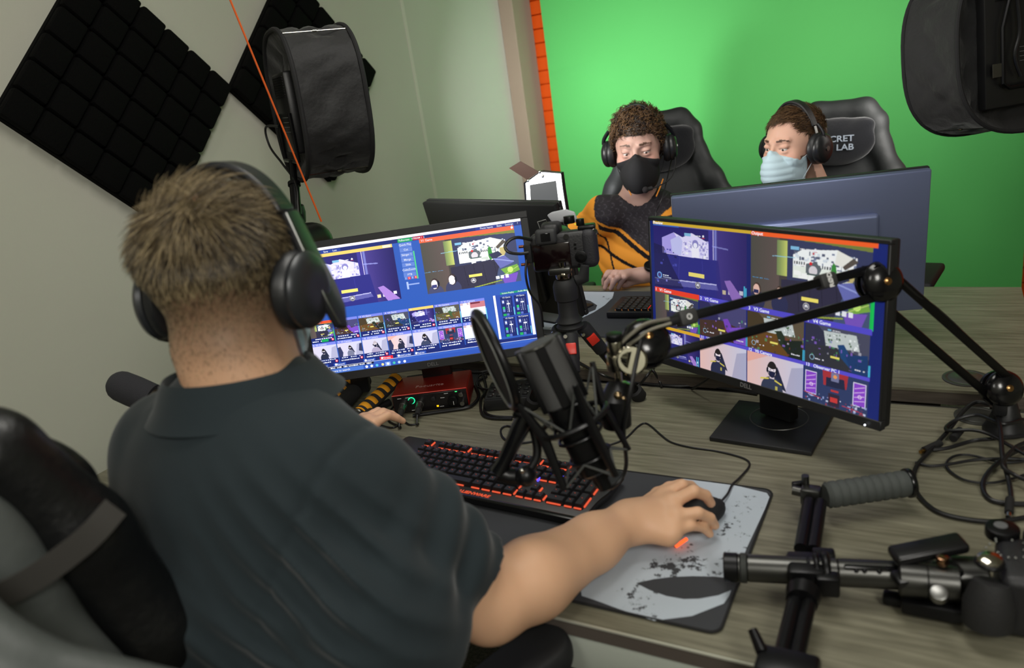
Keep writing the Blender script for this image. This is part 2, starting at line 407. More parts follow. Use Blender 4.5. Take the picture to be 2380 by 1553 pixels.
# ================================================================= SCREEN PICTURES
class Pic:
    def __init__(s,w,h,bg): s.w,s.h=w,h; s.a=np.zeros((h,w,3)); s.a[:]=L3(bg); s.Y,s.X=np.mgrid[0:h,0:w]; s.X=(s.X+.5)/w; s.Y=(s.Y+.5)/h; s.box=(0,0,1,1)
    def sub(s,x0,y0,x1,y1): s.box=(x0,y0,x1,y1); return s
    def g(s,x,y): b=s.box; return b[0]+(b[2]-b[0])*x, b[1]+(b[3]-b[1])*y
    def put(s,m,c,al=1.0):
        b=s.box; m=m&(s.X>=b[0])&(s.X<b[2])&(s.Y>=b[1])&(s.Y<b[3]); s.a[m]=s.a[m]*(1-al)+L3(c)*al
    def rect(s,x0,y0,x1,y1,c,al=1.0):
        x0,y0=s.g(x0,y0);x1,y1=s.g(x1,y1); s.put((s.X>=x0)&(s.X<x1)&(s.Y>=y0)&(s.Y<y1),c,al)
    def poly(s,pts,c,al=1.0):
        P=[s.g(*p) for p in pts]; m=np.zeros(s.X.shape,bool); n=len(P)
        for i in range(n):
            (xa,ya),(xb,yb)=P[i],P[(i+1)%n]
            if ya==yb: continue
            cr=((ya>s.Y)!=(yb>s.Y))&(s.X<(xb-xa)*(s.Y-ya)/(yb-ya)+xa); m^=cr
        s.put(m,c,al)
    def disc(s,x,y,r,c,ry=None,al=1.0,ring=None):
        b=s.box;x,y=s.g(x,y); rx=r*(b[2]-b[0]); ry=(ry or r*1.78)*(b[3]-b[1])
        q=((s.X-x)/rx)**2+((s.Y-y)/ry)**2; m=q<1
        if ring: m&=q>ring
        s.put(m,c,al)
    def line(s,x0,y0,x1,y1,w,c,al=1.0):
        a=math.atan2((y1-y0)*.5625,x1-x0); dx,dy=-math.sin(a)*w/2,math.cos(a)*w/2/.5625
        s.poly([(x0+dx,y0+dy),(x1+dx,y1+dy),(x1-dx,y1-dy),(x0-dx,y0-dy)],c,al)
    def dash(s,x0,x1,y,h,c,seed=0,n=9):
        r=random.Random(seed); st=(x1-x0)/n
        for i in range(n):
            if r.random()<0.82: s.rect(x0+i*st,y-h/2*r.uniform(.6,1),x0+(i+0.75)*st,y+h/2,c)
    def specks(s,n,x0,y0,x1,y1,cols,smin,smax,seed=0,al=1):
        r=random.Random(seed)
        for i in range(n):
            x=r.uniform(x0,x1);y=r.uniform(y0,y1);a=r.uniform(smin,smax);b=r.uniform(smin,smax)
            s.rect(x,y,x+a,y+b*1.6,r.choice(cols),al)
    def bar(s,x0,y0,x1,y1,c0,c1,n=24,vert=False):
        c0=np.array(c0);c1=np.array(c1)
        for i in range(n):
            c=c0+(c1-c0)*i/(n-1)
            if vert: s.rect(x0,y0+(y1-y0)*i/n,x1,y0+(y1-y0)*(i+1)/n+0.002,tuple(c))
            else: s.rect(x0+(x1-x0)*i/n,y0,x0+(x1-x0)*(i+1)/n+0.002,y1,tuple(c))
def hall_view(p,dark=True,seed=1,bright=1.0):
    """view out of an arched opening to a pale walled town"""
    if dark:
        p.rect(0,0,1,1,(40,34,110)); p.bar(0.7,0,1,1,(72,60,140),(34,28,96)); p.bar(.62,0,.72,1,(60,54,150),(72,60,140),8)
        p.poly([(.1,.2),(.24,.1),(.34,.16),(.44,.08),(.62,.2),(.62,.46),(.1,.44)],(225,220,255))
        p.poly([(.1,.2),(.24,.1),(.30,.22),(.3,.44),(.1,.44)],(172,160,235)); p.poly([(.2,.22),(.3,.14),(.34,.22),(.32,.44),(.22,.42)],(196,198,245))
        p.specks(60,.33,.17,.6,.42,[(150,146,205),(245,245,255),(185,180,235)],.008,.03,seed)
        p.rect(.44,.2,.52,.44,(244,242,255)); p.disc(.48,.24,.035,(140,136,200)); p.disc(.48,.26,.022,(240,240,255))
        p.rect(.665,0,.672,.5,(220,215,255)); p.rect(.68,0,.705,.5,(120,125,200))
        p.poly([(0,.46),(.72,.44),(.76,1),(0,1)],(44,44,130)); p.line(.3,.47,.28,.9,.006,(60,60,150)); p.line(.55,.47,.56,.9,.006,(56,56,148))
        p.line(.66,.24,.82,.26,.012,(160,165,240),.7)
        p.poly([(0,.86),(.7,.8),(.72,.88),(0,.96)],(96,96,170)); p.line(0,.86,.7,.80,.01,(190,190,235))
        p.poly([(0,.3),(.12,.34),(.2,.6),(.34,.95),(.16,1),(0,1)],(24,22,72),.8)
        p.specks(22,.02,.35,.28,.95,[(70,74,170),(130,130,215),(30,30,90)],.006,.03,seed+4)
        for i,x in enumerate((.76,.82,.88,.93)): p.rect(x,.86-.01*i,x+.035,.92-.01*i,[(236,220,170),(235,235,245),(190,60,80),(235,235,245)][i])
        p.poly([(.78,.72),(.84,.70),(.99,.99),(.86,1)],(170,130,215))
        if seed%2: p.rect(.40,.68,.57,.74,(240,224,120))
    else:
        p.rect(0,0,1,1,(72,66,64)); p.bar(0,0,.26,1,(78,76,70),(96,82,80),10); p.bar(.24,.03,.33,.5,(120,140,90),(196,205,110),8)
        p.rect(.33,.0,1,.55,(54,60,96)); p.poly([(.3,0),(1,.0),(1,.06),(.62,.02)],(120,130,60))
        p.poly([(.38,.2),(.46,.12),(.62,.1),(.74,.08),(.88,.2),(.90,.5),(.38,.5)],(246,250,250))
        p.specks(70,.38,.12,.88,.33,[(120,130,160),(215,225,235),(90,96,120),(250,250,250)],.01,.035,seed)
        for i in range(5): p.rect(.39+i*.02,.28,.40+i*.02,.32,(50,56,60)); p.rect(.6+i*.02,.3,.61+i*.02,.34,(50,56,60))
        p.rect(.38,.34,.9,.5,(235,242,232)); p.specks(26,.38,.36,.9,.48,[(205,214,204),(250,252,250)],.02,.05,seed+1)
        p.poly([(.49,.3),(.57,.26),(.62,.34),(.6,.42),(.49,.42)],(96,104,112)); p.disc(.55,.38,.035,(220,214,220)); p.rect(.5,.42,.62,.44,(70,90,90))
        p.disc(.715,.38,.022,(58,140,60),.13); p.rect(.77,.28,.775,.5,(40,60,80)); p.poly([(.74,.08),(.86,.16),(.82,.3),(.72,.26)],(236,236,228)); p.poly([(.86,.16),(.9,.2),(.80,.32),(.78,.28)],(88,80,74))
        p.rect(.82,.3,.9,.46,(196,180,120)); p.disc(.53,.29,.012,(220,40,50)); p.disc(.55,.16,.018,(225,230,235)); p.disc(.55,.16,.008,(200,40,60))
        p.line(.2,.25,.4,.24,.006,(150,210,235),.8)
        p.poly([(.28,.55),(.9,.5),(1,1),(.28,1)],(48,46,70)); 
        for x in (.42,.52,.62,.74): p.line(x,.56,x+.02,.95,.005,(34,32,52))
        p.poly([(.88,.4),(1,.42),(1,1),(.72,1),(.78,.7)],(70,84,120)); p.poly([(.74,.5),(.86,.46),(.94,.62),(.8,.7)],(104,110,180)); p.poly([(.8,.72),(.98,.66),(1,.78),(.86,.86)],(120,170,70)); p.disc(.9,.75,.03,(205,245,120)); p.poly([(.8,.86),(.98,.82),(.94,1),(.82,1)],(120,84,190))
        p.poly([(.7,.4),(.8,.36),(.84,.44),(.74,.52)],(48,50,84)); p.line(.74,.5,.95,.6,.012,(150,160,220)); p.line(.78,.88,.99,.7,.006,(190,210,120))
        p.rect(.46,.74,.60,.79,(244,228,110)); p.line(.5,1,.8,.93,.012,(150,165,70))
        for i,x in enumerate((.74,.79,.84)): p.rect(x,.84-.004*i,x+.035,.90,(236,238,245))
    p.rect(.36,.09,.43,.135,(130,190,225)); p.dash(.44,.54,.115,.016,(235,235,240),seed,10); p.disc(.565,.11,.01,(240,240,250)); p.rect(.55,.135,.58,.142,(190,40,60))
    p.disc(.50,.86,.03,(90,90,120),ring=.0); p.disc(.50,.86,.026,(225,220,200),ring=.75); p.disc(.50,.86,.014,(230,230,235)); p.disc(.5,.875,.006,(30,30,50))
def game_view(p,seed):
    r=random.Random(seed); base=[(46,44,92),(70,58,40),(48,50,72),(60,58,52),(52,40,44)][seed%5]
    p.rect(0,0,1,1,base); p.poly([(.2,0),(1,0),(1,.6),(.5,.45)],tuple(min(255,c+26) for c in base))
    p.poly([(0,.55),(.5,.45),(1,.6),(1,1),(0,1)],[(70,50,44),(104,72,34),(50,52,60),(92,84,52),(60,36,34)][seed%5])
    if seed%2: p.poly([(.3,.12),(.8,.08),(.86,.45),(.34,.48)],(196,205,204)); p.specks(34,.32,.12,.84,.42,[(120,130,130),(240,245,245),(80,110,80)],.01,.04,seed)
    p.poly([(.52,.4),(.62,.36),(.8,.8),(.72,.9),(.58,.7)],[(120,70,190),(40,52,40),(30,70,120),(60,96,60),(84,40,130)][seed%5]); p.poly([(.64,.6),(.98,.5),(1,1),(.75,1)],[(124,80,200),(30,40,34),(28,60,110),(110,84,50),(70,60,90)][seed%5])
    p.specks(40,0,.3,1,1,[(150,110,220),(80,160,110),(40,40,66),(200,200,215),(120,60,60)],.01,.05,seed+9,.6)
    p.rect(.36,.05,.42,.09,(130,190,225)); p.dash(.44,.56,.07,.02,(235,235,240),seed,8); p.rect(.42,.70,.56,.75,(236,224,110))
    p.disc(.12,.84,.04,(150,190,215),ring=.6); p.dash(.17,.32,.86,.03,(230,230,240),seed+1,5); p.dash(.8,.95,.9,.03,(230,230,240),seed+2,5)
def cam_view(p,seed,px=.5,sc=1.0,shirt=(36,42,66),hair=(36,32,34),warm=False,yel=False):
    p.bar(0,0,1,1,(214,206,226) if not warm else (236,196,190),(206,208,232),20); 
    if warm: p.poly([(0,0),(.4,0),(0,.35)],(240,150,120),.5)
    p.poly([(.8,.2),(1,.1),(1,1),(.7,1)],(150,150,186),.6)
    if seed%2: p.poly([(0,.3),(.12,.25),(.2,.7),(.16,1),(0,1)],(50,56,96)); p.poly([(.9,.2),(1,.15),(1,.8),(.84,.7)],(50,56,96))
    x=px;y=.42;k=sc
    p.poly([(x-.06*k,y-.2*k),(x+.1*k,y-.12*k),(x+.26*k,y+.55*k),(x+.02*k,y+.4*k)],(38,42,70))
    p.disc(x,y+.62*k,.2*k,shirt,.42*k); p.rect(x-.2*k,y+.55*k,x+.2*k,1,shirt); p.rect(x-.04*k,y+.15*k,x+.04*k,y+.27*k,(220,205,215))
    p.disc(x,y-.02*k,.088*k,hair,.25*k); p.disc(x,y+.02*k,.07*k,(244,232,240),.19*k)
    p.disc(x,y-.13*k,.075*k,hair,.10*k); p.poly([(x-.068*k,y+.03*k),(x+.068*k,y+.03*k),(x+.045*k,y+.19*k),(x,y+.23*k),(x-.045*k,y+.19*k)],(30,34,66))
    p.disc(x+.083*k,y+.02*k,.02*k,(24,26,44),.08*k); p.disc(x-.083*k,y+.02*k,.02*k,(24,26,44),.08*k)
    p.rect(x-.045*k,y-.005*k,x-.018*k,y+.008*k,(70,60,76)); p.rect(x+.018*k,y-.005*k,x+.045*k,y+.008*k,(70,60,76))
    if yel: p.poly([(x-.2*k,y+.3*k),(x-.05*k,y+.25*k),(x-.06*k,y+.3*k),(x-.22*k,y+.36*k)],(222,205,90)); p.poly([(x+.05*k,y+.27*k),(x+.18*k,y+.36*k),(x+.17*k,y+.4*k),(x+.05*k,y+.32*k)],(222,205,90)); p.rect(x+.06*k,y+.46*k,x+.1*k,y+.6*k,(190,180,90))
def stage_view(p,seed):
    p.rect(0,0,1,1,(48,62,104)); p.poly([(.3,0),(.7,0),(.68,.4),(.32,.42)],(170,52,60)); p.poly([(.36,.18),(.64,.14),(.66,.42),(.36,.44)],(36,42,70)); p.rect(.44,.02,.56,.26,(120,124,160)); p.disc(.5,.12,.03,(244,160,90))
    for x in (.02,.78): 
        p.rect(x,.12,x+.19,.78,(230,225,250)); p.rect(x+.01,.14,x+.18,.76,(140,70,205))
        for i in range(4): p.line(x+.02,.3+i*.12,x+.17,.2+i*.13,.012,(225,190,245))
        p.disc(x+.1,.5,.03,(240,215,250),ring=.4)
    p.specks(70,0,.72,1,.98,[(150,165,215),(60,72,120),(200,205,230),(150,60,80)],.01,.04,seed); p.rect(.4,.62,.58,.98,(52,40,60)); p.rect(.43,.72,.55,.86,(205,60,60)); p.line(0,.76,.28,.84,.012,(190,60,80)); p.line(.62,.88,.92,.93,.012,(190,60,80)); p.rect(.44,.5,.56,.56,(190,60,60))
def white_view(p,seed):
    p.bar(0,0,1,1,(250,248,250),(222,228,244),20,True); p.rect(.4,0,1,.4,(196,120,130)); p.rect(0,.0,.34,.16,(205,180,190)); p.rect(.42,.02,.8,.12,(110,40,60)); p.disc(.2,.1,.08,(240,240,248))
BLU=(44,88,178); NAV=(22,38,110); BTN=(96,128,206); PUR=(104,96,214); PAL=(120,132,226)
def paint_left():
    p=Pic(704,396,BLU)
    p.rect(0,0,1,.021,(252,248,250)); p.rect(0,.021,1,.05,NAV); p.rect(0,.024,.2,.05,(34,62,150)); p.rect(.8,.022,.97,.045,(30,50,136))
    p.rect(0,.05,.428,.077,(246,206,110)); p.rect(.385,.053,.42,.073,(245,240,220),.8)
    p.sub(0,.077,.43,.485); hall_view(p,True,3); p.sub(0,0,1,1)
    p.rect(.455,.022,.52,.05,(20,160,90)); p.rect(.523,.022,.57,.048,(190,30,60))
    for i in range(7): p.rect(.457,.055+i*.039,.513,.090+i*.039,BTN)
    for i in range(4): p.rect(.459+i*.0145,.322,.4715+i*.0145,.344,[BTN,(236,60,60),BTN,(236,60,60)][i])
    p.rect(.5145,.13,.5195,.345,(80,205,130)); p.rect(.463,.36,.471,.42,(170,190,235)); p.rect(.471,.378,.52,.388,(150,172,228))
    p.rect(.548,.045,.966,.079,(250,98,62)); p.disc(.958,.06,.005,(255,250,245))
    p.sub(.55,.079,.967,.48); hall_view(p,False,5)
    # two presenters keyed into the picture
    for x,y,m,sh in ((.09,.82,(58,62,120),(70,74,110)),(.28,.78,(240,240,250),(60,64,100))):
        p.disc(x,y+.19,.085,sh,.17); p.disc(x,y,.042,(60,48,50),.11); p.disc(x-.006,y+.01,.034,(248,236,240),.09); p.rect(x-.036,y+.015,x+.02,y+.08,m); p.disc(x+.036,y,.012,(26,28,50),.06)
    p.dash(.0,.2,.58,.012,(110,170,220),3,14); p.sub(0,0,1,1)
    p.rect(0,.548,.06,.565,(190,70,205))
    for row in range(2):
        for c in range(7):
            x0=.0-.004+c*.1143; y0=.57+row*.176; x1=x0+.1103
            if c==6: x1=x0+.111
            p.rect(x0,y0,x1,y0+.172,NAV); p.rect(x0,y0,x1,y0+.022,PAL if not(row==0 and c in(0,4)) else ((250,86,50) if c==0 else (246,206,110)))
            p.sub(x0,y0+.022,x1,y0+.13)
            if row==0:
                [lambda:hall_view(p,False,5),lambda:game_view(p,10),lambda:game_view(p,1),lambda:game_view(p,7),lambda:hall_view(p,True,2),lambda:game_view(p,3),lambda:white_view(p,1)][c]()
            else:
                [lambda:cam_view(p,2,.45,.8),lambda:cam_view(p,1,.5,.7,(120,124,150)),lambda:cam_view(p,4,.5,.95,(170,160,190),(190,180,190)),lambda:cam_view(p,3,.5,.65,warm=True),lambda:cam_view(p,6,.46,1.0,(60,70,100)),lambda:stage_view(p,2),lambda:white_view(p,2)][c]()
            p.sub(0,0,1,1)
            p.dash(x0+.012,x0+.1,y0+.140,.008,(225,232,250),row*7+c,9); p.dash(x0+.008,x0+.09,y0+.158,.009,(235,238,250),row*7+c+30,11)
            if (row,c) in ((0,1),(0,2),(0,3),(0,4),(1,0),(1,1),(1,2),(1,3),(0,0)): p.disc(x0+.1,y0+.155,.006,(225,40,60)); p.disc(x0+.1,y0+.155,.003,(255,240,240))
            if row==0: p.rect(x1-.001,y0+.08,x1+.002,y0+.17,(120,205,225) if c else (40,190,90))
            if row==0 and c==0: p.rect(x0+.05,y0+.148,x0+.08,y0+.167,(20,165,90))
    p.rect(.83,.565,1,.9,(40,74,168)); p.rect(.832,.565,.842,.915,(250,250,255)); p.rect(.985,.565,.997,.915,(250,250,255)); p.rect(.865,.55,.995,.566,(26,150,110))
    for r_ in range(2):
        for c in range(2):
            x0=.862+c*.062;y0=.585+r_*.165; p.rect(x0,y0,x0+.053,y0+.155,(20,34,104))
            p.rect(x0+.006,y0+.025,x0+.016,y0+.055,(120,140,205)); p.disc(x0+.011,y0+.04,.004,(240,240,255)); p.rect(x0+.006,y0+.08,x0+.016,y0+.1,(40,190,110)); p.rect(x0+.006,y0+.10,x0+.016,y0+.12,(110,130,205))
            p.rect(x0+.032,y0+.03,x0+.034,y0+.125,(225,230,250)); p.rect(x0+.026,y0+.055,x0+.040,y0+.065,(230,232,250)); 
            for q in range(9): p.rect(x0+.024,y0+.03+q*.011,x0+.0265,y0+.033+q*.011,(190,200,235)); p.rect(x0+.041,y0+.03+q*.011,x0+.0435,y0+.033+q*.011,(190,200,235))
            p.rect(x0+.004,y0+.135,x0+.018,y0+.153,(30,170,90)); p.rect(x0+.02,y0+.135,x0+.032,y0+.153,(90,110,190)); p.rect(x0+.053,y0+.09,x0+.057,y0+.15,(110,200,225))
    p.rect(0,.918,1,.944,NAV); p.rect(0,.918,.055,.944,(40,76,170)); p.rect(.08,.918,.135,.944,(40,76,170)); p.rect(.215,.918,.27,.944,(40,76,170)); p.rect(.29,.918,.35,.944,(224,34,54)); p.rect(.365,.918,.43,.944,(40,76,170)); p.rect(.445,.918,.5,.944,(40,76,170))
    for x in (.09,.225,.3,.375,.455): p.disc(x,.931,.005,(245,245,255))
    p.rect(0,.944,1,.947,(245,245,255)); p.rect(0,.947,.26,.965,(14,22,60)); p.rect(.004,.95,.03,.963,(20,160,100)); p.dash(.04,.25,.957,.011,(235,238,250),5,46)
    p.rect(.26,.947,1,1,(52,92,184)); p.rect(0,.966,1,1,(46,84,178)); p.rect(.02,.966,.21,1,(72,114,200)); p.rect(.006,.975,.015,.993,(235,240,255))
    for i,x in enumerate((.225,.248,.272,.298,.322,.35,.373,.398)):
        if i==4: p.rect(x-.012,.966,x+.012,1,(130,160,230))
        p.disc(x,.982,.006,[(240,244,255),(235,240,250),(90,190,225),(240,220,150),(225,235,250),(70,190,170),(190,210,240),(235,240,255)][i])
    return p
def paint_right():
    p=Pic(704,396,(20,36,112)); O=(30,26,84)
    p.rect(.016,0,.5,.02,(214,176,52)); p.rect(.5,0,.97,.024,(250,98,40))
    p.sub(.017,.02,.482,.475); hall_view(p,True,7); p.rect(.70,0,1,1,(58,44,120),.35); p.rect(0,.0,.66,.012,(110,110,170)); p.rect(.0,0,.3,.02,(60,110,200),.8)
    p.disc(.06,.80,.03,(110,160,225)); p.disc(.06,.80,.018,(70,60,120)); p.dash(.1,.2,.79,.02,(220,225,240),4,4); p.rect(.1,.815,.2,.83,(190,196,220)); p.sub(0,0,1,1)
    p.rect(.469,.36,.475,.475,(70,180,215)); p.rect(.476,.37,.482,.475,(70,180,215)); p.rect(.482,.02,.5,.475,(22,32,104))
    p.sub(.5,.024,.955,.48); hall_view(p,False,5)
    for x,y,m in ((.06,.74,(40,44,90)),(.27,.74,(235,238,250))):
        p.disc(x,y+.16,.075,(44,48,84),.14); p.disc(x,y,.036,(70,52,44),.09); p.disc(x-.006,y+.01,.03,(232,190,175),.078); p.rect(x-.032,y+.01,x+.016,y+.06,m)
    p.dash(.02,.17,.58,.012,(80,150,200),3,14); p.sub(0,0,1,1); p.rect(.955,.26,.961,.487,(20,190,84)); p.rect(.962,.26,.967,.487,(20,200,90))
    xs=[.015,.256,.486,.727,.965]
    for c in range(4):
        p.rect(xs[c],.477,xs[c+1],.512,(240,66,40) if c==0 else (84,76,205)); p.sub(xs[c],.512,xs[c+1]-.006,.758)
        [lambda:hall_view(p,False,5),lambda:game_view(p,10),lambda:game_view(p,1),lambda:game_view(p,7)][c](); p.sub(0,0,1,1)
        p.rect(xs[c+1]-.008,.69,xs[c+1]-.004,.758,(70,180,215) if c else (30,170,80)); p.rect(xs[c+1]-.003,.69,xs[c+1],.758,(70,180,215) if c else (30,170,80))
        p.rect(xs[c],.759,xs[c+1],.782,(225,175,50) if c==0 else (90,80,210)); p.sub(xs[c],.782,xs[c+1]-.004,1)
        [lambda:hall_view(p,True,2),lambda:cam_view(p,2,.4,.8,(40,46,76),yel=True,warm=True),lambda:cam_view(p,6,.46,1.0,(52,60,84),yel=True,warm=True),lambda:stage_view(p,2)][c](); p.sub(0,0,1,1)
    p.rect(.236,.93,.24,1,(70,180,215)); p.rect(.244,.93,.248,1,(70,180,215))
    return p
def screen_mesh(p,w,h,M,parent,strength,name='screen'):
    H,W=p.h,p.w
    xs=np.linspace(-w/2,w/2,W+1);ys=np.linspace(h/2,-h/2,H+1); gx,gy=np.meshgrid(xs,ys); P=np.stack([gx.ravel(),gy.ravel(),np.zeros(gx.size)],1)
    T=np.array(MW[parent.name].inverted()@M); P=P@T[:3,:3].T+T[:3,3]
    j,i=np.mgrid[0:H,0:W]; a=(j*(W+1)+i).ravel(); Q=np.stack([a,a+W+1,a+W+2,a+1],1).astype(np.int32)
    me=bpy.data.meshes.new(name); me.vertices.add(len(P)); me.vertices.foreach_set('co',P.ravel()); me.loops.add(Q.size); me.loops.foreach_set('vertex_index',Q.ravel()); me.polygons.add(len(Q)); me.polygons.foreach_set('loop_start',np.arange(0,Q.size,4,dtype=np.int32)); me.update(calc_edges=True)
    ca=me.color_attributes.new('picture','FLOAT_COLOR','CORNER'); c=np.ones((len(Q),4,4)); c[:,:,:3]=p.a.reshape(-1,1,3); ca.data.foreach_set('color',c.ravel())
    nm='screen_light_%g'%strength
    if nm not in MATS:
        m=bpy.data.materials.new(nm); m.use_nodes=True; nt=m.node_tree; b=nt.nodes['Principled BSDF']; b.inputs['Base Color'].default_value=(0.005,0.005,0.005,1); b.inputs['Roughness'].default_value=0.35
        at_=nt.nodes.new('ShaderNodeAttribute'); at_.attribute_name='picture'; nt.links.new(at_.outputs['Color'],b.inputs['Emission Color']); b.inputs['Emission Strength'].default_value=strength; MATS[nm]=m
    me.materials.append(MATS[nm]); o=bpy.data.objects.new(name,me); COL.objects.link(o); o.parent=parent; MW[o.name]=MW[parent.name]; return o
def mon_frame(c,yaw,tilt):
    y,t=rad(yaw),rad(tilt); r=Vector((math.cos(y),math.sin(y),0)); n=Vector((math.sin(y),-math.cos(y),0)); u=Vector((0,0,1))*math.cos(t)-n*math.sin(t); nn=r.cross(u)
    M=frame3(r,u,nn).to_4x4(); M.translation=Vector(c); return M
def T3(x,y,z=0): return Matrix.Translation((x,y,z))
def screen_text(parent,M,w,h,items,m):
    b=MB()
    for txt,u,v,s,al in items: b.text(txt,M@T3((u-.5)*w,(.5-v)*h,0.0006),s,0.0001,al,bold=0.00006)
    return b.build('screen_lettering',m,parent,smooth=0)
TXT=emat('screen_white_text',(236,240,250),1.05)
def monitor(name,label,c,yaw,tilt,ow,oh,bez,deskz,base,pic=None,strength=1,sw=.527,sh=.2965,oy=0,group=None,thick=.02,stand_back=.07,basedim=(.2,.18),rnd=False,coff=.0,shell=None):
    M=mon_frame(c,yaw,tilt); r=M.col[0].to_3d();u=M.col[1].to_3d();n=M.col[2].to_3d()
    t=thing(name,label,'monitor',(base[0],base[1],deskz),rad(base[2]),group)
    b=MB(M); z=-.001
    # frame around the panel
    for (x0,x1,y0,y1) in ((-ow/2,ow/2,sh/2,oh/2+oy),(-ow/2,ow/2,-oh/2+oy,-sh/2),(-ow/2,-sw/2,-sh/2,sh/2),(sw/2,ow/2,-sh/2,sh/2)):
        b.box(((x0+x1)/2,(y0+y1)/2,z-.005),(x1-x0,y1-y0,.012+bez),.0012,1)
    b.build('bezel',mat('monitor_bezel',(30,31,33),.5,bump=(600,.1,.0006)),t)
    b=MB(M); b.box((0,oy,-.012-thick/2),(ow-.002,oh-.002,thick),.004,2); b.box((0,oy*.5-.02,-.012-thick-.009),(ow*.62,oh*.62,.02),.009,3)
    b.build('rear_shell',shell or BLK,t)
    if pic is not None:
        s=screen_mesh(pic,sw,sh,M@T3(0,0,-.0005),t,strength); s['label']='lit screen with video switching layout'
    else:
        MB(M).box((0,0,-.002),(sw,sh,.002)).build('screen',mat('lit_player_screen',(5,5,6),.3,emit=(120,150,220),estr=.6),t); s=None
    # stand
    hub=Vector(c)-n*(.012+thick+.02)+u*(-.02); yb=rad(base[2]); fx=Vector((math.cos(yb),math.sin(yb),0)); fy=Vector((-math.sin(yb),math.cos(yb),0))
    bp=Vector((base[0],base[1],deskz)); col=bp+fy*stand_back
    b=MB(); R=frame3(r,Vector(n)*-1,r.cross(-n)).to_3x3()
    hz=hub.z+.03
    Rb=Matrix.Rotation(math.atan2(r.y,r.x),3,'Z')
    colp=Vector((hub.x,hub.y,0))+Vector((-n.x,-n.y,0)).normalized()*(.022+coff)
    b.box((colp.x,colp.y,(hz+deskz+.012)/2),(.075,.028,hz-deskz-.014),.004,2,R=Rb); b.build('stand_column',BLK,t)
    b=MB(); b.box(hub-n*.006,(.115,.115,.02),.006,2,R=M.to_3x3()); b.build('mount_plate',BLK,t)
    b=MB(); b.box((bp.x,bp.y,deskz+.0050),(basedim[0],basedim[1],.009),.002,2,R=Matrix.Rotation(yb,3,'Z')); b.build('stand_base',BLK,t)
    MB().torus((colp.x,colp.y,deskz+.0095),(0,0,1),.056,.0012,60,8).build('swivel_ring',STL if not rnd else BLK,t)
    return t,s,M
QL=(-1.0706,1.3724,1.0238); 
monL,sL,ML=monitor('monitor','left operator monitor with thick bezel and lit blue screen',QL,29.3,10.2,.561,.332,.004,DZ,(-1.155,1.515,29),paint_left(),1.25,basedim=(.20,.13),coff=.03,oy=-.002)
items=[('Open',.087,.037,.006,'CENTER'),('Save',.135,.037,.006,'CENTER'),('Last',.175,.037,.006,'CENTER'),('Pause Inputs',.849,.033,.006,'CENTER'),('Basic',.905,.033,.006,'CENTER'),('Settings',.948,.033,.006,'CENTER'),('?',.985,.033,.006,'CENTER'),
('Fullscreen',.484,.036,.0062,'CENTER'),('STREAM 1  2',.546,.035,.0055,'CENTER'),('V1 Game',.556,.062,.007,'LEFT')]
for i,s_ in enumerate(['Quick Play','Cut','Stinger 1','Merge','Slide','CubeZoom','FTB']): items.append((s_,.485,.072+i*.039,.0066,'CENTER'))
for i in range(4): items.append((str(i+1),.465+i*.0145,.333,.0055,'CENTER'))
for c in range(7):
    items.append(('%d  %s'%(c+1,['V1 Game','V2 Game','V3 Game','V4 Game','','V6 Camera','V1 Camera'][c]),.004+c*.1143,.581,.0056,'LEFT'))
    items.append(('%d  %s'%(c+8,['V2 Camera','V3 Camera','V4 Camera','V5 Camera','V6 Camera','Observer PC 1','Observer'][c]),.004+c*.1143,.757,.0056,'LEFT'))
items+=[('Add Input',.028,.932,.006,'CENTER'),('Record',.112,.932,.006,'CENTER'),('External',.245,.932,.006,'CENTER'),('Stream',.323,.932,.006,'CENTER'),('MultiCorder',.403,.932,.006,'CENTER'),('PlayList',.475,.932,.006,'CENTER'),('Type here to search',.04,.983,.007,'LEFT'),
('Instant Replay',.90,.5575,.005,'CENTER'),('Audio Mixer',.968,.5575,.005,'CENTER'),('V3 Game',.89,.592,.005,'CENTER'),('V4 Game',.952,.592,.005,'CENTER'),('V5 Game',.89,.757,.005,'CENTER'),('V6 Camera',.952,.757,.005,'CENTER')]
screen_text(sL,ML,.527,.2965,items,TXT)
MB(ML).text('DELL',T3(.012,-.158,.0078),.012,.0002).build('maker_lettering',mat('grey_lettering',(120,120,122),.4,.5),monL)
QR=(-.3183,1.3984,1.0035)
monR,sR,MR=monitor('monitor','right operator monitor with thin bezel on a square black base',QR,-27.5,4.1,.538,.3215,.002,DZ,(-.293,1.43,-5.5),paint_right(),.85,basedim=(.196,.182),oy=-.005,thick=.018)
items=[('Preview',.02,.01,.0085,'LEFT'),('Output',.504,.012,.0085,'LEFT'),('1   V1 Game',.02,.495,.0092,'LEFT'),('2   V2 Game',.262,.495,.0092,'LEFT'),('3   V3 Game',.492,.495,.0092,'LEFT'),('4   V4 Game',.733,.495,.0092,'LEFT'),
('11   V5 Camera',.262,.771,.0085,'LEFT'),('12   V6 Camera',.492,.771,.0085,'LEFT'),('13   Observer PC 1',.733,.771,.0085,'LEFT')]
screen_text(sR,MR,.527,.2965,items,TXT)
MB(MR).text('DELL',T3(-.006,-.1555,.006),.0125,.0002,bold=.0002).build('maker_lettering',mat('silver_lettering',(170,170,172),.3,.6),monR)
MB(MR).ball((.244,-.1595,.006),.0016).build('power_light',emat('white_led',(240,245,255),3),monR)
QBR=(-.3032,1.803,1.0114); QBL=(-1.1051,1.855,1.004)
monBR,_,MBR=monitor('monitor','monitor seen from behind, in front of the person in the blue mask',QBR,17.2+180,5.5,.54,.325,.001,DZ2,(-.36,1.95,17),None,shell=mat('blue_grey_sheen_shell',(118,128,164),.42,.65))  # shell colour made paler to carry the light reflected on it
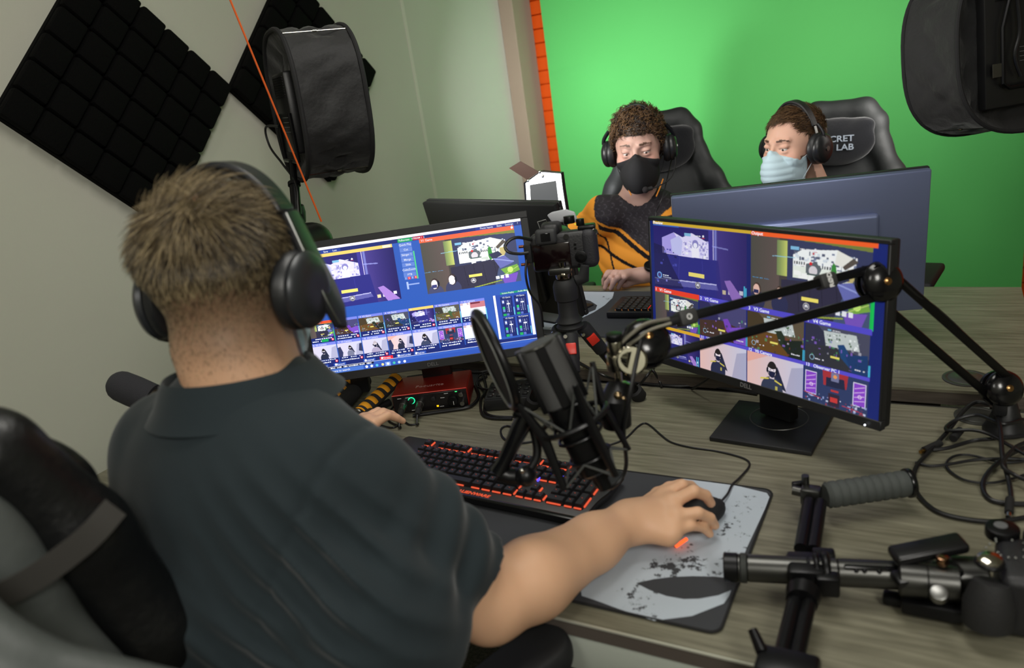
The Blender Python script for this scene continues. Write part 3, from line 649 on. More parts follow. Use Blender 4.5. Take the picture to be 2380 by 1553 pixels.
monBL,_,MBL=monitor('monitor','leaning monitor seen from behind, behind the tripod camera',QBL,-16.8+180,9.5,.54,.325,.001,DZ2,(-1.06,2.0,-17),None)
# ================================================================= PEOPLE
def _cull(s,c,r):
    o=SDF(s.k); E=[s.one(q,c[None])[0] for q in s.p]; mn=min(e for e,q in zip(E,s.p) if not q[6])
    for e,q in zip(E,s.p):
        if q[6]:
            if e<r+q[5]+0.004: o.p.append(q)
        elif e-r<mn+r+q[5]*1.2: o.p.append(q)
    return o
SDF.cull=_cull
class Mod:
    def __init__(s,base,fn): s.b=base; s.fn=fn
    def __call__(s,P): return s.fn(s.b(P),P)
    def bounds(s,pad=.02): return s.b.bounds(pad)
    def cull(s,c,r): return Mod(s.b.cull(c,r),s.fn)
def nets2(F,lo,hi,h,B=16,margin=0.0):
    return nets(F,lo,hi,h,B,margin)
def head_frame(c,yaw,pitch=0,roll=0):
    """yaw: compass of the facing direction in degrees (0=+X, 90=+Y); pitch>0 looks up"""
    M=Matrix.Rotation(rad(yaw-90),4,'Z')@Matrix.Rotation(rad(pitch),4,'X')@Matrix.Rotation(rad(roll),4,'Y'); M.translation=Vector(c); return M
def add_head(S,M,open_=0.5,jaw=1.0):
    R=np.array(M.to_3x3()); W=lambda x,y,z: np.array(M@Vector((x,y,z)))
    S.el(W(0,-.012,.045),(.0765,.100,.088),R,.01)
    S.el(W(0,.030,.010),(.066,.068,.090),R,.02); S.el(W(0,.042,-.052),(.052*jaw,.054,.052),R,.03)
    S.el(W(0,.072,-.088),(.022,.020,.016),R,.02)
    for sx in (-1,1):
        S.el(W(sx*.046,.064,-.016),(.021,.022,.022),R,.02)
        S.rc(W(sx*.014,.096,.040),W(sx*.044,.082,.041),.0070,.0055,.012)
    S.rc(W(0,.097,.030),W(0,.117,-.012),.0065,.0095,.01); S.el(W(.009,.110,-.018),(.007,.008,.006),R,.006); S.el(W(-.009,.110,-.018),(.007,.008,.006),R,.006)
    S.rc(W(-.018,.100,-.058),W(.018,.100,-.058),.006,.006,.01)
    for sx in (-1,1): S.el(W(sx*.031,.104,.018),(.015,.012,.010),R,.010,True)
    for sx in (-1,1):
        S.el(W(sx*.031,.0850,.0245-.0022*(1-open_)),(.0165,.0130,.0085),R,.003)
        S.el(W(sx*.031,.0835,.0075-.001*open_),(.0155,.0122,.0072),R,.003)
        S.el(W(sx*.079,-.004,.0),(.006,.015,.030),R,.006)
def head_paint(M,base=(222,176,152),hair=(60,46,34),brow=(70,50,38),scalp=None,stub=None):
    I=np.array(M.inverted())
    def f(P):
        q=P@I[:3,:3].T+I[:3,3]; c=np.tile(L3(base),(len(P),1)); x,y,z=q[:,0],q[:,1],q[:,2]; near=np.linalg.norm(q,axis=1)<.2
        n=vnoise(P,90,3)*.5+vnoise(P,30,5)*.5; c*=(1+.07*n)[:,None]
        red=np.exp(-(((np.abs(x)-.045)/.02)**2+((z+.012)/.02)**2))*(y>0)*near; red+=np.exp(-((x/.012)**2+((z+.018)/.016)**2))*(y>.08)*near
        c=c*(1-.30*red[:,None])+L3((214,130,112))*.30*red[:,None]
        ax=np.abs(x); b=near&(y>.05)&(ax>.014)&(ax<.050)&(np.abs(z-.0400-.003*np.cos((ax-.03)*70))<.0034*(1-.5*np.clip((ax-.03)/.02,0,1)))
        c[b]=L3(brow)
        lid=near&(y>.05)&(ax>.018)&(ax<.045)&(np.abs(z-.0165)<.0016); c[lid]=c[lid]*.45+L3((90,50,44))*.3
        if scalp is not None:
            m=scalp(q)*near; c=c*(1-m[:,None])+L3(hair)*m[:,None]
        if stub is not None:
            m=stub(q)*near; c=c*(1-m[:,None])+L3(hair)*m[:,None]
        return c
    return f
SKIN=mat('skin',(220,176,150),.5,spec=.4,attr='paint'); SKIN.node_tree.nodes['Principled BSDF'].inputs['Subsurface Weight'].default_value=.08
SKIN.node_tree.nodes['Principled BSDF'].inputs['Subsurface Scale'].default_value=.01
def eyes(parent,M,gaze=(0,0)):
    for sx in (-1,1):
        b=MB(M); b.m=0; b.ball((sx*.031,.0830,.0160),.0118,20)
        g=Vector((gaze[0],1,gaze[1])).normalized(); c=Vector((sx*.031,.0830,.0160))
        b.m=1; b.ball(c+g*.0070,.0058,16); b.m=2; b.ball(c+g*.0108,.0025,12)
        b.build('eye',[mat('eye_white',(225,218,212),.25),mat('iris_brown',(74,56,44),.2),mat('pupil',(8,8,8),.1)],parent)
def surf_pts(S,M,n,region,seed=0,off=.0):
    """random points on the head surface whose local coordinates fall inside region"""
    r=np.random.RandomState(seed); I=np.array(M.inverted()); R=np.array(M)[:3,:3]; t0=np.array(M)[:3,3]
    c=np.array(M@Vector((0,-.012,.04))); d=r.randn(n*3,3); d/=np.linalg.norm(d,axis=1)[:,None]
    lo=np.zeros(len(d)); hi=np.full(len(d),.2)
    for _ in range(16):
        mid=(lo+hi)/2; v=S(c+d*mid[:,None]); ins=v<0; lo=np.where(ins,mid,lo); hi=np.where(ins,hi,mid)
    P=c+d*lo[:,None]; e=1e-3
    N=np.stack([S(P+np.eye(3)[k]*e)-S(P-np.eye(3)[k]*e) for k in range(3)],1); N/=np.linalg.norm(N,axis=1)[:,None]
    q=P@I[:3,:3].T+I[:3,3]; m=region(q); P=P[m][:n];N=N[m][:n];q=q[m][:n]
    return P+N*off,N,q
def strands(name,parent,P,N,q,M,flow,length,rad_,mats,seed=0,segs=4,curl=None,lift=.35,droop=.3,sides=3):
    r=np.random.RandomState(seed); R=np.array(M)[:3,:3]; n=len(P)
    Tn=flow(q)@R.T; Tn-=N*(Tn*N).sum(1)[:,None]; Tn/=np.linalg.norm(Tn,axis=1)[:,None]+1e-9
    Bn=np.cross(N,Tn); L=length(q)*r.uniform(.75,1.25,n); ja=r.randn(n)*.22; Tn=Tn*np.cos(ja)[:,None]+Bn*np.sin(ja)[:,None]; Bn=np.cross(N,Tn)
    lf=np.clip(lift+r.randn(n)*.10,.03,1.2) if np.isscalar(lift) else np.clip(lift(q)+r.randn(n)*.08,.03,1.2)
    pts=np.zeros((n,segs+1,3)); ph=r.rand(n)*6.28
    for k in range(segs+1):
        t=k/segs; nn=lf*(t-droop*t*t); p=P+Tn*(L*t)[:,None]*.95+N*(L*nn)[:,None]
        if curl:
            a=ph+t*curl[1]; env=min(1,t*3); p=p+(Bn*np.cos(a)[:,None]+N*np.sin(a)[:,None])*curl[0]*env
        pts[:,k]=p
    D=np.diff(pts,axis=1); D=np.concatenate([D,D[:,-1:]],1); D/=np.linalg.norm(D,axis=2)[:,:,None]+1e-9
    U=Bn[:,None,:]-D*(D*Bn[:,None,:]).sum(2)[:,:,None]; U/=np.linalg.norm(U,axis=2)[:,:,None]+1e-9; V=np.cross(D,U)
    tt=np.linspace(0,1,segs+1); rr=rad_*(1-.75*tt**2)[None,:]*np.clip(L/.012,.35,1)[:,None]
    ring=[pts+(U*math.cos(2*PI*s/sides)+V*math.sin(2*PI*s/sides))*rr[:,:,None] for s in range(sides)]
    V_=np.stack(ring,2).reshape(-1,3)   # n,segs+1,sides
    I=np.array(MW[parent.name].inverted()); V_=V_@I[:3,:3].T+I[:3,3]
    base=(np.arange(n)*(segs+1)*sides)[:,None,None]; k=np.arange(segs)[None,:,None]; s=np.arange(sides)[None,None,:]; s2=(s+1)%sides
    a=base+k*sides+s; b=base+k*sides+s2; c=base+(k+1)*sides+s2; d=base+(k+1)*sides+s
    Q=np.stack([a,b,c,d],-1).reshape(-1,4).astype(np.int32)
    me=bpy.data.meshes.new(name); me.vertices.add(len(V_)); me.vertices.foreach_set('co',V_.ravel()); me.loops.add(Q.size); me.loops.foreach_set('vertex_index',Q.ravel()); me.polygons.add(len(Q)); me.polygons.foreach_set('loop_start',np.arange(0,Q.size,4,dtype=np.int32))
    me.update(calc_edges=True)
    for m in mats: me.materials.append(m)
    mi=np.repeat(r.randint(0,len(mats),n),segs*sides).astype(np.int32); me.polygons.foreach_set('material_index',mi); me.shade_smooth()
    o=bpy.data.objects.new(name,me); COL.objects.link(o); o.parent=parent; MW[o.name]=MW[parent.name]; return o
def add_hand(S,wrist,mcp,fingers,thumb,k=.006,rw=.021,rf=.0088):
    """mcp: 4 knuckles; fingers: list of (pip,dip,tip); thumb: (base,mcp,ip,tip)"""
    w=v3(wrist)
    for i,m in enumerate(mcp):
        m=v3(m); S.rc(w+(m-w)*.12,m,rw*.88,.0120,.014)
        p=[m]+[v3(x) for x in fingers[i]]; sc=[1.0,1.03,.97,.86][i]
        S.chain(p,[.0112*sc,.0098*sc,.0088*sc,.0076*sc],k*.5)
    for i in range(3): S.rc(mcp[i],mcp[i+1],.0115,.0105,.010)
    t=[v3(x) for x in thumb]; S.chain(t,[.017,.0125,.0108,.0088],k)
def strap(b,pts,w,t,nrm):
    """flat band along pts"""
    pts=[Vector(p) for p in pts]; vs=[];fs=[]
    for i,p in enumerate(pts):
        d=(pts[min(i+1,len(pts)-1)]-pts[max(i-1,0)]).normalized(); n=Vector(nrm[i] if isinstance(nrm,list) else nrm); n=(n-d*n.dot(d)).normalized(); s=d.cross(n)
        ww=w[i] if isinstance(w,list) else w
        for a,c in ((-1,-1),(1,-1),(1,1),(-1,1)): vs.append(p+s*ww/2*a+n*t/2*c)
    m=len(pts)
    for i in range(m-1):
        for k in range(4): fs.append((i*4+k,i*4+(k+1)%4,(i+1)*4+(k+1)%4,(i+1)*4+k))
    fs.append((3,2,1,0)); fs.append(((m-1)*4,(m-1)*4+1,(m-1)*4+2,(m-1)*4+3)); b.add(vs,fs)
HAIRM=[mat('hair_dark_brown',(46,38,28),.34,spec=.6),mat('hair_mid_brown',(96,82,58),.32,spec=.6),mat('hair_light_brown',(164,146,112),.32,spec=.6)]
# ---------------------------------------------------------------- operator (foreground, seen from behind)
op=thing('person','person in a black polo shirt with big headphones, back to us, hand on the mouse','person',(-.75,.45,0))
HM=head_frame((-.785,.632,1.272),110,-6,1)
S=SDF(.02); add_head(S,HM,jaw=1.05)
nb=HM@Vector((0,-.030,-.055)); c7=Vector((-.765,.600,1.165))
S.rc(nb,c7,.064,.069,.03); S.rc(HM@Vector((0,.01,-.06)),c7+Vector((-.02,.04,-.02)),.055,.066,.03)
Ls=v3((-.905,.575,1.075)); Rs=v3((-.612,.622,1.030)); RE=v3((-.530,.708,.806)); LE=v3((-1.03,.80,.835)); RW=v3((-.420,.962,.797)); LW=v3((-1.140,1.082,.795))
S.el((-.752,.590,1.00),(.135,.080,.15),None,.04); S.el((-.75,.50,.80),(.15,.11,.22),None,.06); S.el((-.74,.47,.60),(.17,.13,.12),None,.06)
S.rc((-.765,.618,1.10),Rs,.050,.045,.03); S.rc((-.765,.618,1.10),Ls,.050,.045,.03)
for a,b,c in ((Rs,RE,RW),(Ls,LE,LW)):
    S.chain([a,a+(b-a)*.5,b],[.050,.052,.050],.02); S.rc(b,b+(c-b)*.28,.050,.056,.02); S.rc(b+(c-b)*.28,b+(c-b)*.72,.056,.041,.02); S.rc(b+(c-b)*.72,c,.041,.030,.02)
def HP(u,v,z): return np.array(at(u,v,z=z))
mcp=[HP(1543,1150,.812),HP(1560,1168,.812),HP(1570,1200,.803),HP(1566,1234,.790)]
fg=[(HP(1585,1128,.822),HP(1605,1130,.806),HP(1622,1142,.790)),(HP(1612,1142,.826),HP(1640,1152,.808),HP(1652,1170,.789)),
    (HP(1622,1192,.806),HP(1650,1204,.788),HP(1662,1222,.768)),(HP(1605,1222,.790),HP(1634,1226,.776),HP(1650,1242,.760))]
th=[HP(1500,1180,.792),HP(1530,1150,.782),HP(1556,1135,.774),HP(1580,1125,.768)]
S.rc(RW,RW+(mcp[1]-RW)*.3,.030,.026,.02); S.rc(RW+v3((0,0,-.004)),HP(1553,1246,.783),.024,.017,.02)
add_hand(S,RW,mcp,fg,th)
lw=LW; dl=v3((.35,.93,0)); dl/=np.linalg.norm(dl); sl=v3((.93,-.35,0))
lm_=[lw+dl*.085+sl*x+v3((0,0,z)) for x,z in ((.030,.012),(.010,.015),(-.012,.012),(-.032,.004))]
lf_=[(m+dl*.038+v3((0,0,.004)),m+dl*.058-v3((0,0,.010)),m+dl*.072-v3((0,0,.024))) for m in lm_]
lt=[lw+dl*.03+sl*.03,lw+dl*.05+sl*.05-v3((0,0,.01)),lw+dl*.08+sl*.062-v3((0,0,.018)),lw+dl*.10+sl*.066-v3((0,0,.024))]
add_hand(S,lw,lm_,lf_,lt)
def scalp_op(q):
    x,y,z=q[:,0],q[:,1],q[:,2]; lowb=-.060+.012*np.clip(-x/.07,-1,1)+np.where(y>-.03,(y+.03)*1.1,0)
    m=1/(1+np.exp(-(z-lowb)/.013)); m*=(y<.085)|(z>.07); m*=~((y>.075)&(z<.09))
    wh=np.exp(-(((x-.008)/.010)**2+((y+.060)/.012)**2)); wh=wh*(z>.05)
    return m*(1-.75*wh)*.75
OPSK=head_paint(HM,(218,172,138),(66,52,38),scalp=scalp_op,stub=lambda q:((q[:,1]>.02)&(q[:,2]<-.03)&(q[:,2]>-.12)).astype(float)*.85)
HEADS_OP=SDF(.02); add_head(HEADS_OP,HM); HEADS_OP.rc(HM@Vector((0,-.030,-.055)),(-.765,.600,1.165),.064,.069,.03)
b_=sdf_obj('body',S,.0030,SKIN,op,colf=OPSK,it=2)
def reg(q): return scalp_op(q+np.array([0,0,.016]))>.08+.70*np.random.RandomState(4).rand(len(q))*(q[:,2]<-.03)
WHL=np.array([.010,-.052,.125])
def flow_op(q):
    d=q-WHL; d/=np.linalg.norm(d,axis=1)[:,None]; sw=np.cross(np.array([0,-.5,.85]),d); f=d+.45*sw*np.exp(-np.linalg.norm(q-WHL,axis=1)/.05)[:,None]; f[:,2]-=.35*(q[:,2]<.06); f[:,0]+=.0; return f
def len_op(q): return np.clip(.0025+.0395*np.clip((q[:,2]+.005)/.095,0,1)**1.5,.004,.042)
P,N,q=surf_pts(HEADS_OP,HM,17000,lambda q:reg(q)&~((np.abs(q[:,1]-.030)<.027)&(q[:,2]>.03)),1)
strands('hair',op,P,N,q,HM,flow_op,len_op,.00062,HAIRM,2,5,lift=lambda q:.12+.26*np.clip((q[:,2]-.03)/.07,0,1),droop=.45)
P,N,q=surf_pts(HEADS_OP,HM,1500,lambda q:(q[:,2]>.09)&(q[:,1]<-.005),5)
strands('loose_hair',op,P,N,q,HM,lambda q:np.stack([q[:,0]*3+.3,q[:,1]*2+.2,q[:,2]*0+.3],1),lambda q:np.full(len(q),.042),.00042,HAIRM[1:],6,6,lift=.75,droop=.5,curl=(.003,3))
# polo shirt
SH=SDF(.05)
SH.el((-.758,.572,1.055),(.178,.110,.125),None,.05); SH.el((-.785,.545,.95),(.200,.125,.16),None,.06); SH.el((-.755,.50,.78),(.175,.135,.22),None,.06); SH.el((-.74,.47,.62),(.185,.15,.12),None,.06)
SH.rc((-.760,.602,1.095),Rs+v3((-.01,-.005,.0)),.078,.062,.05); SH.rc((-.765,.602,1.105),Ls+v3((.0,-.005,0)),.078,.066,.05); SH.rc((-.772,.605,1.08),(-.776,.612,1.135),.095,.078,.04)
SH.el(at(905,1500,d=.93),(.095,.12,.15),None,.06); SH.rc(Rs,Rs+(RE-Rs)*.30,.064,.070,.03); SH.rc(Rs+(RE-Rs)*.30,Rs+(RE-Rs)*.70,.070,.072,.02)
SH.rc(Ls,Ls+(LE-Ls)*.74,.068,.076,.03)
cutR=v3(RE-Rs); cutR/=np.linalg.norm(cutR); cutL=v3(LE-Ls); cutL/=np.linalg.norm(cutL)
cR=Rs+(RE-Rs)*.76; cL=Ls+(LE-Ls)*.80
FOLD0=np.array(at(760,1350,d=.85))
def fold(P):
    d=P-FOLD0; e1=d@CR[0]; e2=d@CR[1]; al=.766*e1+.643*e2; ac=-.643*e1+.766*e2
    # drapes that fan out from the right armpit across the lower back
    w=np.exp(-(al/.11)**2)*np.exp(-(ac/.085)**2)*np.clip((.62-P[:,1])/.04,0,1)
    f=((.5+.5*np.sin(ac*190+al*al*120+vnoise(P,11,2)*1.6))**2.0)*w*.016
    f=f+((.5+.5*np.sin((e2*.94-e1*.34)*150+e1*e1*160+vnoise(P,10,7)*1.2))**2)*np.exp(-((e2-.09)/.06)**2)*np.exp(-((e1+.08)/.13)**2)*.012
    g=vnoise(P,26,8)*.0022+vnoise(P,60,4)*.0008
    # sleeve creases
    s=(P-Rs)@cutR; ws=np.exp(-((np.linalg.norm((P-Rs)-s[:,None]*cutR,axis=1)-.07)/.05)**2)*np.clip(s/.05,0,1); f2=np.sin(s*85+vnoise(P,20,6)*2+ (P[:,1]*30))*ws*.0048
    # shoulder seam groove
    sd=(P-(Rs+cutR*.0+v3((-.022,0,0))))@v3((.93,.1,-.35)); g2=.0035*np.exp(-(sd/.004)**2)*(P[:,2]>.93)
    return -f-g-f2+g2
def shirt_fn(d,P):
    d=d+fold(P)
    a=np.maximum((P-cR)@cutR,-((.16-np.linalg.norm(P-cR,axis=1)))); d=np.where(np.linalg.norm(P-cR,axis=1)<.2,np.maximum(d,(P-cR)@cutR),d)
    d=np.where(np.linalg.norm(P-cL,axis=1)<.2,np.maximum(d,(P-cL)@cutL),d)
    return d
SHM=mat('black_polo_cotton',(35,44,48),.85,spec=.2,sheen=.12,bump=(900,.25,.0006))
sdf_obj('polo_shirt',Mod(SH,shirt_fn),.005,SHM,op,margin=.03,it=2)
# collar: band standing round the neck, folded over
cc=Vector((-.778,.612,1.178)); ax=(HM@Vector((0,-.02,-.03))-cc).normalized(); ax=(ax+Vector((0,0,.8))).normalized()
a_,u_,w_=basis(ax,(1,0,0)); prof=[(-.030,.092),(.006,.086),(.018,.0825),(.021,.085),(.016,.0895),(-.010,.103),(-.026,.116),(-.027,.1135),(-.010,.0995),(.010,.088),(.0,.089),(-.03,.095)]
vs=[];fs=[];nn=56
fwd=Vector((-.3,.95,0)); fwd=(fwd-ax*fwd.dot(ax)).normalized(); sd_=ax.cross(fwd)
for i in range(nn):
    t=rad(22)+(2*PI-rad(44))*i/(nn-1)
    for h_,r_ in prof:
        k=.5-.5*math.cos(t)
        vs.append(cc+(fwd*math.cos(t)*1.10+sd_*math.sin(t)*1.06)*r_+ax*(h_-.030*(1-k)))
m_=len(prof)
for i in range(nn-1):
    for k in range(m_): fs.append((i*m_+k,i*m_+(k+1)%m_,(i+1)*m_+(k+1)%m_,(i+1)*m_+k))
fs.append(tuple(range(m_))); fs.append(tuple((nn-1)*m_+k for k in range(m_-1,-1,-1)))
MB().add(vs,fs).build('collar',SHM,op,smooth=60)
# trousers
TR=SDF(.04); TR.el((-.74,.47,.56),(.18,.16,.10),None,.04)
for hx,hy,kx,ky,kz in ((-.70,.42,-.50,.690,.565),(-.84,.50,-.92,.70,.60)):
    TR.rc((hx,hy,.555),(kx,ky,kz),.086,.070,.04); TR.rc((kx,ky,kz),(kx+.01,ky+.0,.12),.068,.046,.02)
sdf_obj('trousers',Mod(TR,lambda d,P:d+vnoise(P,24,3)*.004),.008,mat('charcoal_trousers',(52,52,54),.9,bump=(700,.2,.0006)),op)
b=MB()
for kx,ky in ((-.48,.70),(-.91,.71)): b.box((kx,ky+.05,.04),(.09,.26,.08),.03,3)
b.build('shoes',mat('black_leather',(22,22,24),.4,bump=(60,.3,.002)),op)
# mask
def mask_obj(parent,M,S,m,name='face_mask',pleats=False,beak=.018,top=-.002,straps=None):
    I=np.array(M.inverted()); hs=S
    def fn(d,P):
        q=P@I[:3,:3].T+I[:3,3]; x,y,z=q[:,0],q[:,1],q[:,2]
        e=((x/.064)**2+((y-.045)/.087)**2+((z+.060)/(.074 if not pleats else .070))**2); tent=(np.sqrt(e)-1)*.062
        tip=np.sqrt((x/.028)**2+((y-.095-beak)/.030)**2+((z+.052)/.055)**2)*.03-.03
        h=np.clip(.5+.5*(tip-tent)/.03,0,1); t=tip*(1-h)+tent*h-.03*h*(1-h)
        t=np.minimum(t,d-.003)
        topz=top-.30*np.maximum(np.abs(x)-.0,0)+.0
        cut=np.maximum(z-topz-.012*np.exp(-(x/.014)**2),-(z+.108+.0*y)); cut=np.maximum(cut,-(y-.018-.25*np.abs(z+.05)))
        cut=np.maximum(cut,np.abs(x)-.068)
        r=np.maximum(t,cut)
        if pleats: r=r-.0022*np.abs(np.sin(z*150))*(np.abs(x)<.06)
        return r
    c=np.array(M@Vector((0,.06,-.05))); o=sdf_obj(name,Mod(hs,fn),.0028,m,parent,lo=c-.13,hi=c+.13,margin=.06,it=1); return o
MSK_B=mat('pale_blue_mask_fabric',(190,214,224),.8,bump=(500,.2,.0006)); MSK_K=mat('black_cotton_mask',(20,20,23),.85,bump=(600,.3,.0006))
mask_obj(op,HM,HEADS_OP,MSK_B,pleats=True)
b=MB(HM); b.tube(spline([(.075,.0,-.012),(.078,.020,-.040),(.070,.045,-.070),(.060,.058,-.090)],6),.0022,8); b.tube(spline([(-.075,.0,-.012),(-.078,.020,-.040),(-.070,.045,-.070),(-.060,.058,-.090)],6),.0016,8)
b.build('mask_strap',mat('white_elastic',(205,215,222),.7),op)
# ---------------------------------------------------------------- headphones
def headset(name,label,M,R=.092,ztop=.150,w0=.040,w1=.030,t=.010,cupr=.044,yo=.012,x0=.078,depth=.045,mats=None,mic=None,plate=False,lean=0.0,group=None,slider=False):
    H=thing(name,label,'headset',M@Vector((0,0,ztop)),None,group); sh,pad,band=mats
    def arc(a0,a1,n,roff,w,tt,m,nm,zc=.0,lbl=None):
        vs=[];fs=[]
        for i in range(n+1):
            a=a0+(a1-a0)*i/n; k=abs(math.sin(a)); rr=R+roff; cx=math.sin(a)*rr; cz=zc+math.cos(a)*(ztop-zc+roff) if math.cos(a)>0 else zc+math.cos(a)*rr
            n_=Vector((math.sin(a),0,math.cos(a))); wd=w(a) if callable(w) else w; y0=yo+lean*math.cos(a)
            for s,q in ((-1,-1),(1,-1),(1,1),(-1,1)): vs.append(Vector((cx,y0+s*wd/2,cz))+n_*tt/2*q)
        for i in range(n):
            for k in range(4): fs.append((i*4+k,i*4+(k+1)%4,(i+1)*4+(k+1)%4,(i+1)*4+k))
        fs.append((3,2,1,0)); fs.append((n*4,n*4+1,n*4+2,n*4+3))
        b=MB(M).add(vs,fs); o=b.build(nm,m,H,smooth=50)
        md=o.modifiers.new('bevel','BEVEL'); md.width=tt*.35; md.segments=2; md.limit_method='ANGLE'
        if lbl: o['label']=lbl
        return o
    arc(-rad(54 if plate else 62),rad(54 if plate else 62),30,0,lambda a:w0-(w0-w1)*abs(math.sin(a)),t,band,'headband')
    arc(-rad(55),rad(55),26,-t*.9,lambda a:w0*.8,t*.9,pad,'band_cushion')
    if slider:
        for s in (-1,1): arc(s*rad(60),s*rad(80),6,0,w1*.5,t*.35,STL,'slider',lbl='steel slider')
    for s in (-1,1):
        c0=Vector((s*x0,yo*.3,0)); tl=Vector((s,-.10,-.04 if plate else 0)).normalized()
        MB(M).lathe(c0,c0+tl,[(-.004,cupr*.55),(-.003,cupr*.92),(.004,cupr*1.06),(.012,cupr*1.06),(.018,cupr*.97),(.0185,cupr*.5)],40,1.0,(0,1,0)).build('ear_cushion',pad,H)
        b=MB(M); b.lathe(c0+tl*.017,c0+tl*1.1,[(0,cupr*.80),(.002,cupr*1.0),(.008,cupr*1.03),(depth*.38,cupr*.97),(depth*.50,cupr*.84),(depth*.60,cupr*.62),(depth*.62,cupr*.3),(depth*.6,0.001)],40,1.0,(0,1,0)); cup=b.build('ear_cup',sh,H)
        if not plate:
            MB(M).torus(c0+tl*(.017+depth*.52),tl,cupr*.66,.0018,40,8).build('cup_ring',BMT,cup)
            MB(M).cyl(c0+tl*(.017+depth*.58),c0+tl*(.017+depth*.68),.008,20).build('cup_badge',STL,cup)
            MB(M).tube(spline([(s*(x0+.012),yo,.075),(s*(x0+.030),yo,.052),(s*(x0+.034),yo,.034)],4),[.004]*9,8,flat=1.6).build('yoke',BMT,H)
        else:
            # broad outer arm that runs from the band over the cup
            P0=[(-.020,.098),(.020,.098),(.027,.045),(.034,-.005),(.030,-.040),(.006,-.066),(-.014,-.058),(-.021,-.02),(-.021,.04)]
            yy=Vector((s*-.05,1,0)).normalized(); up=Vector((-s*.30,0,1)).normalized(); n_=(yy.cross(up)*s).normalized(); b=MB(M)
            o_=Vector((s*(x0+.024),yo+.014,.0)); 
            b.prism([(x_,z_) for x_,z_ in P0],o_,yy,up,n_,.011,.003); b.build('outer_arm',band,H)
            # silver line along the rear edge
            e=[o_+yy*(x_)+up*z_+n_*.011 for x_,z_ in ((-.0205,.096),(-.0215,.04),(-.0215,-.02),(-.0145,-.056))]
            MB(M).tube(spline(e,5),.0011,6).build('edge_line',STL,H)
            c_=o_+n_*.0115+yy*.004+up*-.002
            b=MB(M); Rr=frame3(n_.cross(up)*(1),up,n_).to_4x4(); 
            pl=[(math.sin(a)*.0065*(1-.25*max(0,-math.cos(a))),math.cos(a)*.009) for a in [2*PI*i/20 for i in range(20)]]
            b.prism(pl,c_,yy,up,n_,.0006); b.build('head_shaped_emblem',mat('emblem_black',(3,3,4),.3),H)
    if mic:
        s,pts=mic
        MB(M).tube(spline(pts,8),.0021,8).build('microphone_boom',RUB,H)
        p=Vector(pts[-1]); q_=Vector(pts[-2]); d_=(p-q_).normalized()
        b=MB(M); b.m=0; b.ball(p+d_*.006,.0105,16); b.m=1; b.cyl(p-d_*.016,p+d_*.002,.0065,16); b.build('microphone_capsule',[mat('foam_black',(26,22,24),.95,bump=(800,.6,.001)),RUB],H)
    return H
PADM=mat('ear_pad_leatherette',(28,29,31),.42,bump=(120,.25,.001))
HSM=mat('headset_satin_plastic',(48,50,53),.33,.25)
headset('headset','big dark grey over-ear headset worn by the operator in the foreground',HM,R=.101,ztop=.161,w0=.046,w1=.038,t=.010,cupr=.047,yo=.020,x0=.080,depth=.034,mats=(HSM,PADM,mat('headset_arm_plastic',(34,35,38),.38,.1)),plate=True,lean=.012)
